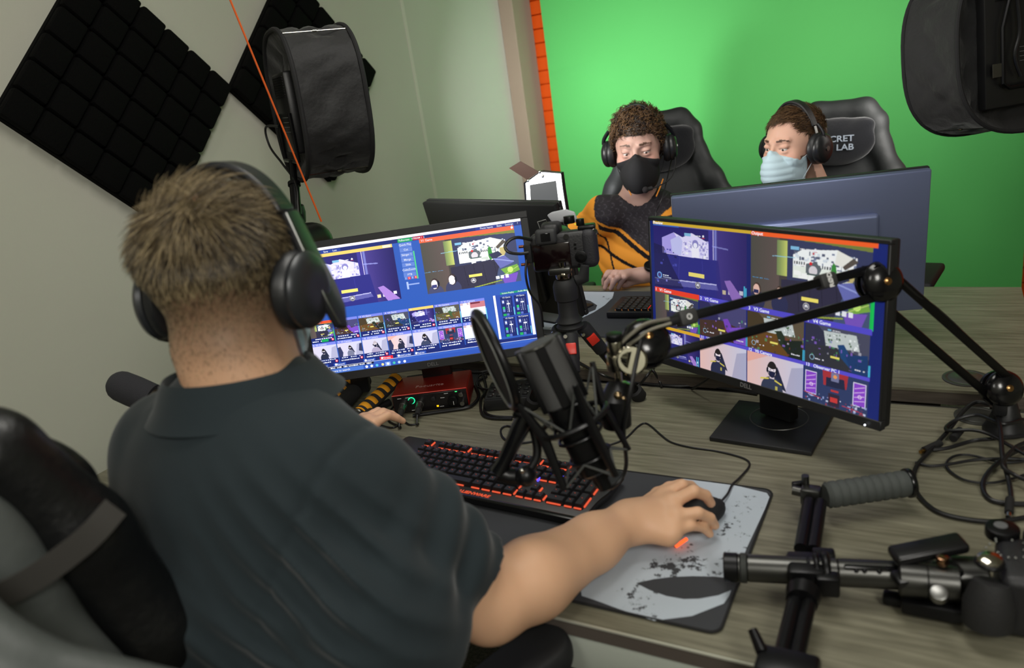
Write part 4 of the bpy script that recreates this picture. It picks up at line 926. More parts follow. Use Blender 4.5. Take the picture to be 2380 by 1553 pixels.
# ---------------------------------------------------------------- chair for the players
LEA=mat('black_leatherette',(25,27,27),.58,spec=.35,bump=(90,.35,.0015)); VEL=mat('black_velour',(12,13,16),1.0,spec=.1,sheen=.3,bump=(140,.5,.002))
def player_chair(label,top,yaw,text=None,lean=8,pillow=True,group=None):
    """top: world point of the top centre of the backrest; yaw: compass it faces"""
    B=Matrix.Rotation(rad(yaw+90),4,'Z')   # local -y faces out
    H=.86; M=Matrix.Translation(Vector(top))@B@Matrix.Rotation(-rad(lean),4,'X')@Matrix.Translation((0,0,-H))
    fl=M@Vector((0,0,0)); t=thing('gaming_chair',label,'chair',(fl.x,fl.y,0),rad(yaw+90),group)
    S=SDF(.03); R=np.array(M.to_3x3()); W=lambda x,y,z: np.array(M@Vector((x,y,z)))
    out=[(-.080,H-.042),(-.118,H-.085),(-.135,H-.17),(-.185,H-.27),(-.235,H-.37),(-.225,H-.50),(-.205,.15),(-.20,.02)]
    for s in (-1,1): S.chain([W(-s*x,.0-.018*(i>2),z) for i,(x,z) in enumerate(out)],[.035,.036,.036,.038,.042,.044,.046,.046],.03)
    S.rc(W(-.085,0,H-.035),W(.085,0,H-.035),.035,.035,.03); S.el(W(0,.01,H-.25),(.14,.035,.20),R,.03); S.el(W(0,.01,.35),(.22,.04,.34),R,.03); S.el(W(0,.012,H-.13),(.105,.034,.10),R,.03)
    sdf_obj('backrest',S,.007,LEA,t)
    if pillow:
        S=SDF(.02); zz=H-.145
        S.rc(W(-.085,-.05,zz),W(.085,-.05,zz),.052,.052,.02); 
        S=SDF(.02); S.el(W(0,-.048,zz),(.128,.036,.085),R,.02); S.el(W(.09,-.045,zz+.055),(.035,.022,.022),R,.03); S.el(W(-.09,-.045,zz+.055),(.035,.022,.022),R,.03)
        sdf_obj('head_pillow',Mod(S,lambda d,P:d+vnoise(P,60,5)*.002),.004,VEL,t)
        if text:
            b=MB(); b.text('SECRET\nLAB',M@Matrix.Translation((.068,-.0870,zz-.005))@Matrix.Rotation(PI/2,4,'X'),.030,.0006,'RIGHT',bold=.0005,sx=1.15)
            b.build('embroidery',mat('grey_thread',(120,128,138),.8),t)
    S=SDF(.03); Bz=Matrix.Translation((fl.x,fl.y,0))@B; Wz=lambda x,y,z: np.array(Bz@Vector((x,y,z))); R2=np.array(Bz.to_3x3()); z0=.46
    S.el(Wz(0,-.24,z0),(.23,.26,.055),R2,.03)
    for s in (-1,1): S.rc(Wz(s*.23,-.05,z0+.03),Wz(s*.23,-.44,z0+.03),.045,.045,.03)
    sdf_obj('seat',S,.010,LEA,t)
    b=MB(Bz); b.cyl((0,-.22,.07),(0,-.22,z0-.04),.028,20); b.build('gas_column',BMT,t)
    b=MB(Bz)
    for i in range(5):
        a=2*PI*i/5; b.tube([(0,-.22,.09),(math.cos(a)*.18,-.22+math.sin(a)*.18,.085),(math.cos(a)*.31,-.22+math.sin(a)*.31,.07)],[.028,.022,.016],8); b.ball((math.cos(a)*.31,-.22+math.sin(a)*.31,.032),.03,12,(.6,.6,1))
    b.build('star_base',BMT,t)
    b=MB(Bz)
    for s in (-1,1): b.box((s*.33,-.2,z0+.2),(.09,.25,.03),.012,3); b.box((s*.33,-.2,z0+.08),(.035,.06,.22),.005); b.box((s*.20,-.2,z0-.03),(.28,.05,.02),.004)
    b.build('armrests',MTB,t)
    return t,M
c1=at(1528,258,d=2.93); ch1,CM1=player_chair('black gaming chair behind the player in the black and orange jersey',c1,-72)
c2=at(1955,232,d=2.76); ch2,CM2=player_chair('black gaming chair with lettered head pillow behind the person in the blue mask',c2,-98,text=True,lean=6)
# ---------------------------------------------------------------- player 1
p1=thing('person','person in a black and orange jersey and black face mask, looking down','person',(-.88,2.52,0))
E1=at(1486,350,d=2.52); M1=head_frame(E1,-77,-7,0)
S=SDF(.02); add_head(S,M1,open_=.05); HS1=SDF(.02); add_head(HS1,M1)
nb=M1@Vector((0,-.025,-.05)); n0=Vector(at(1484,462,d=2.60))
S.rc(nb,n0,.050,.060,.03)
A1=np.array(at(1403,497,d=2.58)); B1=np.array(at(1590,500,d=2.68)); nn0=np.array(n0)
S.rc(nn0-v3((0,0,.03)),A1,.05,.045,.04); S.rc(nn0-v3((0,0,.03)),B1,.05,.045,.04)
mid=(A1+B1)/2; S.el(mid+v3((0,.02,-.15)),(.13,.09,.20),None,.05); S.el((mid[0],mid[1]+.04,.70),(.14,.11,.20),None,.05)
WR=np.array(at(1498,640,z=DZ2+.036)); EL=np.array((-.60,2.43,.83)); RWp=np.array((-1.13,2.15,DZ2+.035)); ER=np.array((-1.16,2.44,.87))
for a,b,c in ((B1,EL,WR),(A1,ER,RWp)):
    S.chain([a,b],[.045,.038],.02); S.chain([b,b+(c-b)*.4,c],[.038,.037,.026],.02)
mcp=[np.array(at(1462,636,z=DZ2+.050)),np.array(at(1446,638,z=DZ2+.054)),np.array(at(1430,637,z=DZ2+.052)),np.array(at(1415,636,z=DZ2+.046))]
hx=lambda u,v,h:np.array(at(u,v,z=DZ2+h))
fg=[(hx(1452,644,.050),hx(1444,655,.032),hx(1437,669,.010)),(hx(1436,645,.052),hx(1426,657,.032),hx(1420,671,.009)),(hx(1420,645,.048),hx(1410,657,.028),hx(1406,670,.009)),(hx(1408,642,.040),hx(1403,651,.024),hx(1402,661,.009))]
thb=[hx(1480,650,.024),hx(1468,655,.018),hx(1458,660,.014),hx(1450,664,.010)]
add_hand(S,WR,mcp,fg,thb)
dr=v3((-.25,-.97,0)); sr=v3((-.97,.25,0)); m2=[RWp+dr*.075+sr*x+v3((0,0,.012)) for x in (-.03,-.01,.01,.03)]
add_hand(S,RWp,m2,[(m+dr*.035,m+dr*.055-v3((0,0,.012)),m+dr*.07-v3((0,0,.028))) for m in m2],[RWp+dr*.03-sr*.03,RWp+dr*.05-sr*.045,RWp+dr*.07-sr*.05,RWp+dr*.09-sr*.05-v3((0,0,.01))])
hl=lambda q:(((q[:,2]>.068-.35*np.maximum(0,-q[:,1]+.075)-.0*q[:,0])|(q[:,1]<-.005))&(q[:,2]>-.055)).astype(float)
sdf_obj('body',S,.0034,SKIN,p1,colf=head_paint(M1,(190,152,138),(56,40,28),(80,56,42),scalp=hl),it=1)
eyes(p1,M1,(-.15,-.35))
CUR=[mat('curl_dark_brown',(44,30,20),.4),mat('curl_brown',(84,60,38),.38),mat('curl_chestnut',(112,84,54),.38)]
def curl_cap(d,P,I=np.array(M1.inverted())):
    q=P@I[:3,:3].T+I[:3,3]; m=np.minimum(q[:,2]-(.062-.9*np.maximum(0,-(q[:,1]-.080))),0); reg_=np.maximum(.066-q[:,2]-1.1*np.maximum(0,.082-q[:,1]),-.05-q[:,2]*0-.0)
    e=d-.006*np.clip((.095-q[:,1])/.05+np.clip((q[:,2]-.085)/.03,0,1),0.1,1)+vnoise(P,120,4)*.0025+vnoise(P,220,9)*.0018; r=np.maximum(e,(.080-q[:,2])-1.25*np.maximum(0,.075-q[:,1])); r=np.maximum(r,-.052-q[:,2]); return r
sdf_obj('hair',Mod(HS1,curl_cap),.0035,CUR[0],p1,lo=np.array(M1@Vector((0,0,.05)))-.16,hi=np.array(M1@Vector((0,0,.05)))+.16,margin=.03,it=1)
P,N,q=surf_pts(HS1,M1,1500,lambda q:((q[:,2]>.074-1.15*np.maximum(0,.070-q[:,1]))&(q[:,2]>-.04)),11,.007)
strands('hair_curls',p1,P,N,q,M1,lambda q:np.stack([q[:,0]*4+np.sin(q[:,1]*200)*.5,.6+q[:,1]*2,-.2+q[:,2]*-1],1),lambda q:np.clip(.022+.012*(q[:,2]>.09),0,.04),.0013,CUR,12,9,curl=(.0055,8),lift=.55,droop=.5)
# jersey
J=SDF(.05); J.rc(nn0-v3((0,0,.035)),A1+v3((0,0,.002)),.062,.056,.05); J.rc(nn0-v3((0,0,.035)),B1,.062,.056,.05)
J.el(mid+v3((0,.015,-.13)),(.165,.112,.21),None,.05); J.el((mid[0]-.02,mid[1]+.01,.82),(.175,.135,.17),None,.05)
J.rc(A1,A1+(ER-A1)*.72,.056,.066,.03); J.rc(B1,B1+(EL-B1)*.72,.056,.066,.03)
cu1=(ER-A1)/np.linalg.norm(ER-A1); cu2=(EL-B1)/np.linalg.norm(EL-B1); q1=A1+(ER-A1)*.80; q2=B1+(EL-B1)*.80
def jersey_fn(d,P):
    d=d-vnoise(P,30,3)*.003-.004*np.abs(np.sin(P[:,0]*28+P[:,2]*45+vnoise(P,12,1)*2))*(P[:,2]<1.0)
    d=np.where(np.linalg.norm(P-q1,axis=1)<.16,np.maximum(d,(P-q1)@cu1),d); d=np.where(np.linalg.norm(P-q2,axis=1)<.16,np.maximum(d,(P-q2)@cu2),d)
    nk=np.linalg.norm((P-nn0)*np.array([1,1,.55])-v3((0,-.02,.02)),axis=1)-.060; return np.maximum(d,-nk)
def pline(P,a,b):   # signed distance in the wearer's chest plane (x,z) to the line a-b
    a=np.array((a.x,a.z));b=np.array((b.x,b.z)); d=(b-a)/np.linalg.norm(b-a); e=P[:,[0,2]]-a; return e[:,0]*d[1]-e[:,1]*d[0]
def jersey_paint(P):
    ora=L3((240,158,52)); drk=L3((46,42,46)); blk=L3((24,20,24)); c=np.tile(drk,(len(P),1)); yy=float(A1[1])-.03
    a,b=at(1383,497,y=yy),at(1506,592,y=yy); s=pline(P,a,b)   # >0 below the diagonal
    gx=P[:,0]*52+P[:,2]*9; gz=P[:,2]*52; pat=((np.mod(gx+np.floor(gz)*.5,1)-.5)**2*3+(np.mod(gz,1)-.5)**2*3); ring=(pat>.22)&(pat<.45)&(np.mod(gx+np.floor(gz)*.5,1)>.45); c[ring]=L3((70,66,72))
    sl=pline(P,at(1380,452,y=yy),at(1392,500,y=yy)); left=(sl>0)&(P[:,0]<mid[0]-.05)
    c[(s>0)]=ora; c[(s>.009)&(s<.024)]=blk; c[left]=ora
    s2=pline(P,at(1405,590,y=yy),at(1500,640,y=yy)); c[(np.abs(s2)<.006)&(s>.024)]=blk
    s3=pline(P,at(1398,555,y=yy),at(1425,640,y=yy)); c[(np.abs(s3)<.0035)&(s>.024)]=blk
    r=P[:,0]>mid[0]+.10; c[r&(s<0)]=drk
    ex,ez=at(1546,500,y=yy).x,at(1546,500,y=yy).z; c[(np.abs(P[:,0]-ex)<.020*(1-(P[:,2]-ez)/.016))&(P[:,2]<ez+.014)&(P[:,2]>ez-.02)&(P[:,1]<mid[1])]=ora
    return c
sdf_obj('jersey',Mod(J,jersey_fn),.0036,mat('jersey_fabric',(60,60,60),.75,attr='paint',spec=.3),p1,colf=jersey_paint,margin=.03,it=1)
b=MB()
for pts in (((1452,412,2.49),(1458,432,2.48),(1467,454,2.475)),((1541,416,2.50),(1534,436,2.49),(1525,457,2.485))): b.tube(spline([at(u,v,d=d) for u,v,d in pts],4),.0022,6)
b.build('orange_neck_piping',mat('orange_piping',(240,150,50),.6),p1)
TRP=SDF(.04); TRP.el((mid[0],mid[1]+.06,.56),(.17,.15,.10),None,.04)
for s in (-1,1): TRP.rc((mid[0]+s*.09,mid[1]+.04,.55),(mid[0]+s*.13,mid[1]-.34,.56),.08,.06,.03); TRP.rc((mid[0]+s*.13,mid[1]-.34,.56),(mid[0]+s*.13,mid[1]-.26,.10),.058,.042,.02)
sdf_obj('trousers',TRP,.012,MATS['charcoal_trousers'],p1)
b=MB()
for s in (-1,1): b.box((mid[0]+s*.13,mid[1]-.32,.04),(.09,.26,.08),.03,3)
b.build('shoes',MATS['black_leather'],p1)
mask_obj(p1,M1,HS1,MSK_K,beak=.022,top=.006)
b=MB(M1)
for s in (-1,1):
    b=MB(M1); b.tube(spline([(s*.066,.040,-.020),(s*.076,.02,-.008),(s*.080,.004,.006)],5),.0012,6); b.tube(spline([(s*.060,.040,-.080),(s*.074,.02,-.05),(s*.080,.0,-.02)],5),.0012,6); b.build('mask_strap',MSK_K,p1)
# wrist watch
dw=Vector(WR-EL).normalized(); wc=Vector(WR)-dw*.020
b=MB(); b.torus(wc,dw,.0305,.0065,32,8); wt=b.build('watch_strap',RUB,p1)
b=MB(); up=(Vector((-.35,-.75,.7))-dw*Vector((-.35,-.75,.7)).dot(dw)).normalized(); b.m=0; b.cyl(wc+up*.030,wc+up*.042,.021,28,bev=.002); b.m=1; b.cyl(wc+up*.0421,wc+up*.0426,.017,28); b.build('watch_case',[BMT,GLS],wt)
CT=(mat('headset_black_plastic',(28,29,31),.35),PADM,mat('headband_leatherette',(30,30,32),.45,bump=(100,.2,.001)))
headset('headset','black headset with foam tipped mic worn by the player in the jersey',M1,R=.090,ztop=.150,w0=.026,w1=.018,t=.007,cupr=.042,yo=.004,x0=.080,depth=.040,mats=CT,mic=(-1,[(-.112,.010,-.010),(-.116,.045,-.045),(-.100,.090,-.078),(-.060,.128,-.090),(-.030,.140,-.092)]),slider=True)
single(MB().tube(spline([M1@Vector((-.10,.0,-.045)),at(1545,440,d=2.44),at(1535,470,d=2.42),at(1524,500,d=2.44),at(1522,560,d=2.40),at(1530,640,d=2.3)],8),.0022,8),'headset_cable',CAB,'thin black headset cable hanging down the front of the orange jersey','cable')
# ---------------------------------------------------------------- player 2
p2=thing('person','person in a pale blue surgical mask and black shirt, turned to the left','person',(-.43,2.72,0))
E2=at(1848,345,d=2.48); M2=head_frame(E2,-121,-2,0)
S=SDF(.02); add_head(S,M2,open_=.6,jaw=1.08); HS2=SDF(.02); add_head(HS2,M2,jaw=1.08)
nb=M2@Vector((0,-.025,-.05)); n2=Vector(at(1888,455,d=2.52)); nn2=np.array(n2)
S.rc(nb,n2,.054,.064,.03)
A2=np.array(at(1785,500,d=2.48)); B2=np.array(at(1985,468,d=2.56)); mid2=(A2+B2)/2
S.rc(nn2-v3((0,0,.03)),A2,.05,.045,.04); S.rc(nn2-v3((0,0,.03)),B2,.05,.045,.04)
S.el(mid2+v3((0,.02,-.15)),(.14,.10,.20),None,.05); S.el((mid2[0],mid2[1]+.03,.70),(.15,.12,.20),None,.05)
WA=v3((-.50,2.15,DZ2+.035)); WB=v3((-.28,2.15,DZ2+.035)); EA=v3((-.58,2.42,.86)); EB=v3((-.16,2.44,.86))
for a,b,c,sg in ((A2,EA,WA,1),(B2,EB,WB,-1)):
    S.chain([a,b],[.048,.040],.02); S.chain([b,b+(c-b)*.4,c],[.040,.038,.027],.02)
    d_=v3((0,-1,0)); x_=v3((sg,0,0)); mm=[c+d_*.08+x_*k+v3((0,0,.010)) for k in (.03,.01,-.01,-.03)]
    add_hand(S,c,mm,[(m+d_*.038,m+d_*.058-v3((0,0,.012)),m+d_*.072-v3((0,0,.028))) for m in mm],[c+d_*.03+x_*.03,c+d_*.05+x_*.045,c+d_*.07+x_*.05,c+d_*.09+x_*.05-v3((0,0,.01))])
def hl2(q): x,y,z=q[:,0],q[:,1],q[:,2]; return (((z>.096-.0*y)&(y<.100)|(y<.022)&(z>.0)|(y<-.02))&(z>-.05)|((y<.045)&(z>.06))).astype(float)
sdf_obj('body',S,.0032,SKIN,p2,colf=head_paint(M2,(218,172,150),(70,48,34),(78,54,40),scalp=hl2,stub=lambda q:((q[:,1]<.058)&(q[:,1]>-.01)&(q[:,2]<-.012)&(q[:,2]>-.10)).astype(float)*.8),it=1)
eyes(p2,M2,(-.1,-.15))
P,N,q=surf_pts(HS2,M2,9000,lambda q:hl2(q)>.5,21)
BR2=[mat('short_hair_dark',(56,40,28),.42),mat('short_hair_brown',(96,70,46),.4),mat('short_hair_light',(120,92,64),.4)]
strands('hair',p2,P,N,q,M2,lambda q:np.stack([q[:,0]*2+.25,np.where(q[:,2]>.05,.9,.0)+q[:,1],np.where(q[:,2]>.05,.0,-1)+q[:,2]*0],1),lambda q:np.clip(.006+.024*np.clip((q[:,2]-.02)/.07,0,1),.006,.032),.0008,BR2,22,4,lift=.28,droop=.4)
P,N,q=surf_pts(HS2,M2,1800,lambda q:(q[:,1]<.060)&(q[:,1]>.0)&(q[:,2]<-.015)&(q[:,2]>-.10),23)
strands('beard',p2,P,N,q,M2,lambda q:np.stack([q[:,0]*0,q[:,0]*0+.3,q[:,0]*0-1],1),lambda q:np.full(len(q),.008),.0006,[mat('beard_auburn',(104,62,40),.5),BR2[0]],24,3,lift=.5)
J=SDF(.05); J.rc(nn2-v3((0,0,.03)),A2,.066,.058,.05); J.rc(nn2-v3((0,0,.03)),B2,.068,.060,.05)
J.el(mid2+v3((0,.015,-.13)),(.175,.12,.21),None,.05); J.el((mid2[0],mid2[1]+.02,.80),(.175,.13,.16),None,.05)
J.rc(A2,A2+(EA-A2)*.72,.058,.068,.03); J.rc(B2,B2+(EB-B2)*.72,.060,.068,.03)
def j2(d,P): return np.maximum(d-vnoise(P,35,3)*.003-.004*np.abs(np.sin(P[:,0]*60-P[:,2]*25+vnoise(P,15,1)*2)),-(np.linalg.norm((P-nn2)*np.array([1,1,.5])-v3((-.02,-.03,.03)),axis=1)-.056))
def j2p(P):
    c=np.tile(L3((26,24,26)),(len(P),1)); e=np.array(at(1922,402,d=2.46)); c[np.linalg.norm(P-e,axis=1)<.024]=L3((240,150,50)); return c
sdf_obj('jersey',Mod(J,j2),.0042,mat('jersey_fabric_black',(30,30,32),.75,attr='paint',spec=.25),p2,colf=j2p,margin=.03,it=1)
TRP=SDF(.04); TRP.el((mid2[0],mid2[1]+.06,.56),(.17,.15,.10),None,.04)
for s in (-1,1): TRP.rc((mid2[0]+s*.09,mid2[1]+.04,.55),(mid2[0]+s*.13,mid2[1]-.34,.56),.08,.06,.03); TRP.rc((mid2[0]+s*.13,mid2[1]-.34,.56),(mid2[0]+s*.13,mid2[1]-.26,.10),.058,.042,.02)
sdf_obj('trousers',TRP,.012,MATS['charcoal_trousers'],p2)
b=MB()
for s in (-1,1): b.box((mid2[0]+s*.13,mid2[1]-.32,.04),(.09,.26,.08),.03,3)
b.build('shoes',MATS['black_leather'],p2)
mask_obj(p2,M2,HS2,MSK_B,beak=.010,top=.004,pleats=True)
b=MB(M2)
for s in (-1,1):
    b=MB(M2); b.tube(spline([(s*.066,.042,-.020),(s*.076,.02,-.004),(s*.080,.004,.012)],5),.0013,6); b.tube(spline([(s*.060,.040,-.085),(s*.072,.02,-.05),(s*.078,.0,-.02)],5),.0013,6); b.build('mask_strap',MATS['white_elastic'],p2)
headset('headset','black studio headset worn by the person in the pale blue mask',M2,R=.091,ztop=.148,w0=.030,w1=.022,t=.008,cupr=.046,yo=.000,x0=.078,depth=.042,mats=CT,mic=(1,[(.120,.0,-.03),(.116,.02,-.07),(.095,.06,-.13),(.07,.09,-.17)]),slider=True)
# ================================================================= MOUSEPAD, KEYBOARD, MOUSE
def rrect(x0,y0,x1,y1,r,n=6):
    out=[]
    for cx,cy,a in ((x1-r,y0+r,-90),(x1-r,y1-r,0),(x0+r,y1-r,90),(x0+r,y0+r,180)):
        for i in range(n+1):
            t=rad(a+90*i/n); out.append((cx+r*math.cos(t),cy+r*math.sin(t)))
    return out
PX0,PX1,PY0,PY1=-1.075,-.247,.8195,1.193
pad=thing('mousepad','large dark and white mousepad under the operator keyboard and hand','mousepad',(-.66,1.0,DZ))
padm=mat('dark_mousepad_cloth',(52,54,58),.9,bump=(900,.3,.0005)); padw=mat('white_print_cloth',(176,176,184),.9,bump=(900,.3,.0005))
nt=padw.node_tree; bsd=nt.nodes['Principled BSDF']; tc=nt.nodes.new('ShaderNodeTexCoord'); n1=nt.nodes.new('ShaderNodeTexNoise'); n1.inputs['Scale'].default_value=70; n1.inputs['Detail'].default_value=9; n1.inputs['Roughness'].default_value=.7
n2=nt.nodes.new('ShaderNodeTexNoise'); n2.inputs['Scale'].default_value=9; n2.inputs['Detail'].default_value=2
mu=nt.nodes.new('ShaderNodeMath'); mu.operation='MULTIPLY'; r_=nt.nodes.new('ShaderNodeValToRGB'); r_.color_ramp.elements[0].position=.322; r_.color_ramp.elements[1].position=.345; r_.color_ramp.elements[0].color=lin((176,186,196)); r_.color_ramp.elements[1].color=lin((58,60,64))
for n_ in (n1,n2): nt.links.new(tc.outputs['Object'],n_.inputs['Vector'])
nt.links.new(n1.outputs['Fac'],mu.inputs[0]); nt.links.new(n2.outputs['Fac'],mu.inputs[1]); nt.links.new(mu.outputs[0],r_.inputs['Fac']); nt.links.new(r_.outputs['Color'],bsd.inputs['Base Color'])
MB().prism(rrect(PX0,PY0,PX1,PY1,.016),(0,0,DZ+.0002),(1,0,0),(0,1,0),(0,0,1),.0035).build('cloth',padm,pad)
o_=rrect(PX0,PY0,PX1,PY1,.016,8); o_.append(o_[0]); o_.append(o_[1]); MB().tube([(x,y,DZ+.0030) for x,y in o_],.0022,8,cap=False).build('stitched_edge',mat('black_stitching',(18,18,19),.85,bump=(500,.6,.001)),pad)
# printed emblem: white field with a dark almond eye and a dark corner
def pxl(pts): return [(p.x,p.y) for p in (at(u,v,z=DZ+.004) for u,v in pts)]
ZP=DZ+.0038
wf=[(p[0],p[1]) for p in pxl([(1352,1255),(1395,1205),(1450,1178),(1520,1145),(1590,1112),(1650,1118),(1720,1131),(1782,1146),(1790,1158),(1777,1185),(1735,1275),(1694,1386),(1682,1403),(1608,1432),(1520,1443),(1437,1415),(1380,1394),(1352,1385),(1345,1330)])]
MB().prism(wf,(0,0,ZP),(1,0,0),(0,1,0),(0,0,1),.0003).build('printed_white_field',padw,pad,smooth=0)
ey=[(1478,1355)]+[(1478+(t)*236,1355-18*math.sin(PI*min(1,t*1.0))**.8) for t in [i/12 for i in range(1,13)]]
ey=pxl([(1479,1356),(1520,1347),(1560,1342),(1610,1340),(1660,1341),(1712,1347),(1700,1372),(1670,1384),(1625,1392),(1590,1393),(1550,1386),(1510,1372)])
MB().prism(ey,(0,0,ZP+.0004),(1,0,0),(0,1,0),(0,0,1),.0003).build('printed_eye_shape',padm,pad,smooth=0)
kb=thing('keyboard','black gaming keyboard with orange lit keys lying under the boom microphone','keyboard',(-.741,1.031,DZ+.004),rad(-3.5))
KM=Matrix.Translation((-.530,1.0215,DZ+.004))@Matrix.Rotation(rad(-3.5),4,'Z')@Matrix.Rotation(rad(4.5),4,'X')@Matrix.Translation((-.4286,0,0))
U=.01905
KBM=mat('keyboard_black',(26,26,28),.42,bump=(700,.15,.0005)); KGL=mat('keyboard_glossy_edge',(14,14,15),.2); KEYM=mat('keycap_black',(22,22,24),.5); ORL=emat('orange_key_light',(255,100,66),.85); LEG=emat('key_legend_light',(190,84,62),.55); legs_=MB(KM); 
b=MB(KM); body=[(-.062,-.004),(-.055,-.020),(.0,-.0275),(.432,-.0275),(.440,-.0225),(.4425,.03),(.452,.062),(.452,.122),(.444,.128),(-.062,.128),(-.068,.120),(-.068,.0)]
b.prism(body,(0,0,.003),(1,0,0),(0,1,0),(0,0,1),.015,.0025); b.build('case',KBM,kb)
MB(KM).box((.210,-.024,.012),(.44,.012,.014),.003,2).build('front_lip',KGL,kb)
MB(KM).tube(spline([(.440,-.024,.018),(.4445,.03,.0185),(.4535,.064,.019),(.4535,.122,.019)],4),.0016,6).build('glossy_side_edge',KGL,kb)
b=MB(KM); b.text('ALIENWARE',Matrix.Translation((.207,-.0150,.0186)),.0105,.0002,'CENTER',bold=.00025,shear=.2,sx=1.25); b.build('glowing_lettering',ORL,kb)
b=MB(KM); hp=[(math.sin(a)*.0055*(1-.3*max(0,-math.cos(a))),math.cos(a)*.0085) for a in [2*PI*i/20 for i in range(20)]]; b.torus((-.048,.085,.0185),(0,0,1),.010,.0012,28,6,sy=1.0); b.prism(hp,(-.048,.085,.018),(1,0,0),(0,1,0),(0,0,1),.0006); b.build('round_emblem',STL,kb)
rows=[]
fy=5.25
for x0,ws in ((0,[1]),(2,[1]*4),(6.5,[1]*4),(11,[1]*4),(15.25,[1]*3)):
    x=x0
    for w in ws: rows.append((x,fy,w,1)); x+=w
def row(y,ws,x=0,h=1):
    for w in ws: rows.append((x,y,w,h)); x+=w
row(4,[1]*13+[2]); row(4,[1]*3,15.25); row(4,[1]*4,18.5)
row(3,[1.5]+[1]*12+[1.5]); row(3,[1]*3,15.25); row(3,[1]*3,18.5); rows.append((21.5,2,1,2))
row(2,[1.75]+[1]*11+[2.25]); row(2,[1]*3,18.5)
row(1,[2.25]+[1]*10+[2.75]); row(1,[1],16.25); row(1,[1]*3,18.5); rows.append((21.5,0,1,2))
row(0,[1.25]*3+[6.25]+[1.25]*4); row(0,[1]*3,15.25); row(0,[2,1],18.5)
# keys hidden under the sleeve go into one group; the ones in view are single parts
rows.sort(key=lambda r:(r[0]+r[1]*-.2)); hidden=[r for r in rows if r[0]<2.0 and r[1]<4]; vis=[r for r in rows if r not in hidden]
while len(vis)>99: hidden.append(vis.pop(0))
def keycap(b,x,y,w,h):
    cx,cy=(x+w/2)*U,(y+h/2)*U; W_,H_=w*U-.0012,h*U-.0012; z0,z1=.019,.0275
    t=.0024
    vs=[]
    for z,i in ((z0,0),(z1-.001,t),(z1,t+.0008)): 
        for sx,sy in ((-1,-1),(1,-1),(1,1),(-1,1)): vs.append((cx+sx*(W_/2-i),cy+sy*(H_/2-i),z-(0 if z<z1 else .0)))
    fs=[(0,1,5,4),(1,2,6,5),(2,3,7,6),(3,0,4,7),(4,5,9,8),(5,6,10,9),(6,7,11,10),(7,4,8,11),(8,9,10,11),(3,2,1,0)]
    b.add(vs,fs)
lights=MB(KM)
for r in vis:
    b=MB(KM); keycap(b,*r); o=b.build('keycap',KEYM,kb,smooth=20)
b=MB(KM)
for r in hidden: keycap(b,*r)
b.build('hidden_keycaps',KEYM,kb,smooth=20)['kind']='stuff'
# light leaking round the keys
for x,y,w,h in rows:
    cx,cy=(x+w/2)*U,(y+h/2)*U
    front=not any(abs((x+w/2)-(p[0]+p[2]/2))<(w+p[2])/2-.3 and abs((y)-(p[1]+p[3]))<.1 for p in rows)
    right=not any(abs((y+h/2)-(p[1]+p[3]/2))<(h+p[3])/2-.3 and abs((x+w)-p[0])<.1 for p in rows)
    if front: lights.box((cx,y*U-.0008,.0205),(w*U*.74,.0020,.0022))
    if right and (x>21 or (y>5 and random.random()<.6) or y<1.5): lights.box(((x+w)*U+.0006,cy,.0205),(.0022,h*U*.7,.003))
    # legend strokes in the cap top
    legs_.box((cx-.001,cy+.002,.0276),(.0026,.0006,.0003)); legs_.box((cx+.0006,cy+.001,.0276),(.0006,.0020,.0003))
lights.build('orange_key_light',ORL,kb,smooth=0); legs_.build('key_legends',LEG,kb,smooth=0)
b=MB(KM)
for x,y in ((16.2,3.02),(16.9,4.02),(18.4,3.9)): b.box(((x)*U,y*U,.0205),(.003,.010,.003))
b.build('violet_key_light',emat('violet_key_light',(90,80,255),1.8),kb,smooth=0)
# mouse
ms=thing('mouse','dark computer mouse under the operator right hand','mouse',at(1612,1205,z=DZ+.0045))
c=Vector(at(1608,1196,z=DZ+.018)); dm_=(Vector(at(1668,1180,z=DZ+.02))-Vector(at(1560,1212,z=DZ+.02))).normalized(); sm_=Vector((-dm_.y,dm_.x,0))
S=SDF(.01); Rm_=np.array([list(dm_),list(sm_),[0,0,1]]).T; S.el(np.array(c),(.060,.032,.026),Rm_); 
sdf_obj('mouse_shell',Mod(S,lambda d,P:np.maximum(d,(DZ+.0050)-P[:,2])),.002,MTB,ms)
e0=Vector(at(1571,1270,z=DZ+.012)); e1=Vector(at(1596,1253,z=DZ+.013)); MB().tube([e0,e1],.0028,8).build('orange_light_strip',emat('mouse_light',(255,86,40),2.2),ms)
MB().box(c+dm_*.048+Vector((0,0,.004)),(.02,.018,.012),.003,2,R=frame3(dm_,sm_,Vector((0,0,1)))).build('mouse_nose',MTB,ms)
def cable(name,pts,r,label,cat='cable',group=None,m=None,n=8):
    return single(MB().tube(spline(pts,n),r,8),name,m or CAB,label,cat,group)
zc=DZ+.0022
cable('mouse_cable',[at(1664,1178,z=DZ+.016),at(1690,1150,z=DZ+.010),at(1702,1127,z=DZ+.0072),at(1718,1112,z=zc+.002),at(1741,1085,z=zc),at(1736,1070,z=zc),at(1705,1058,z=zc),at(1660,1048,z=zc),at(1605,1040,z=zc),at(1560,1028,z=zc),at(1535,1010,z=zc),at(1512,990,z=zc),at(1497,984,z=zc),at(1480,994,z=zc),at(1455,1018,z=zc),at(1420,1033,z=zc),at(1370,1040,z=zc),at(1300,1036,z=zc)],.0020,'thin black mouse cable curving over the bare desk above the mousepad','cable')
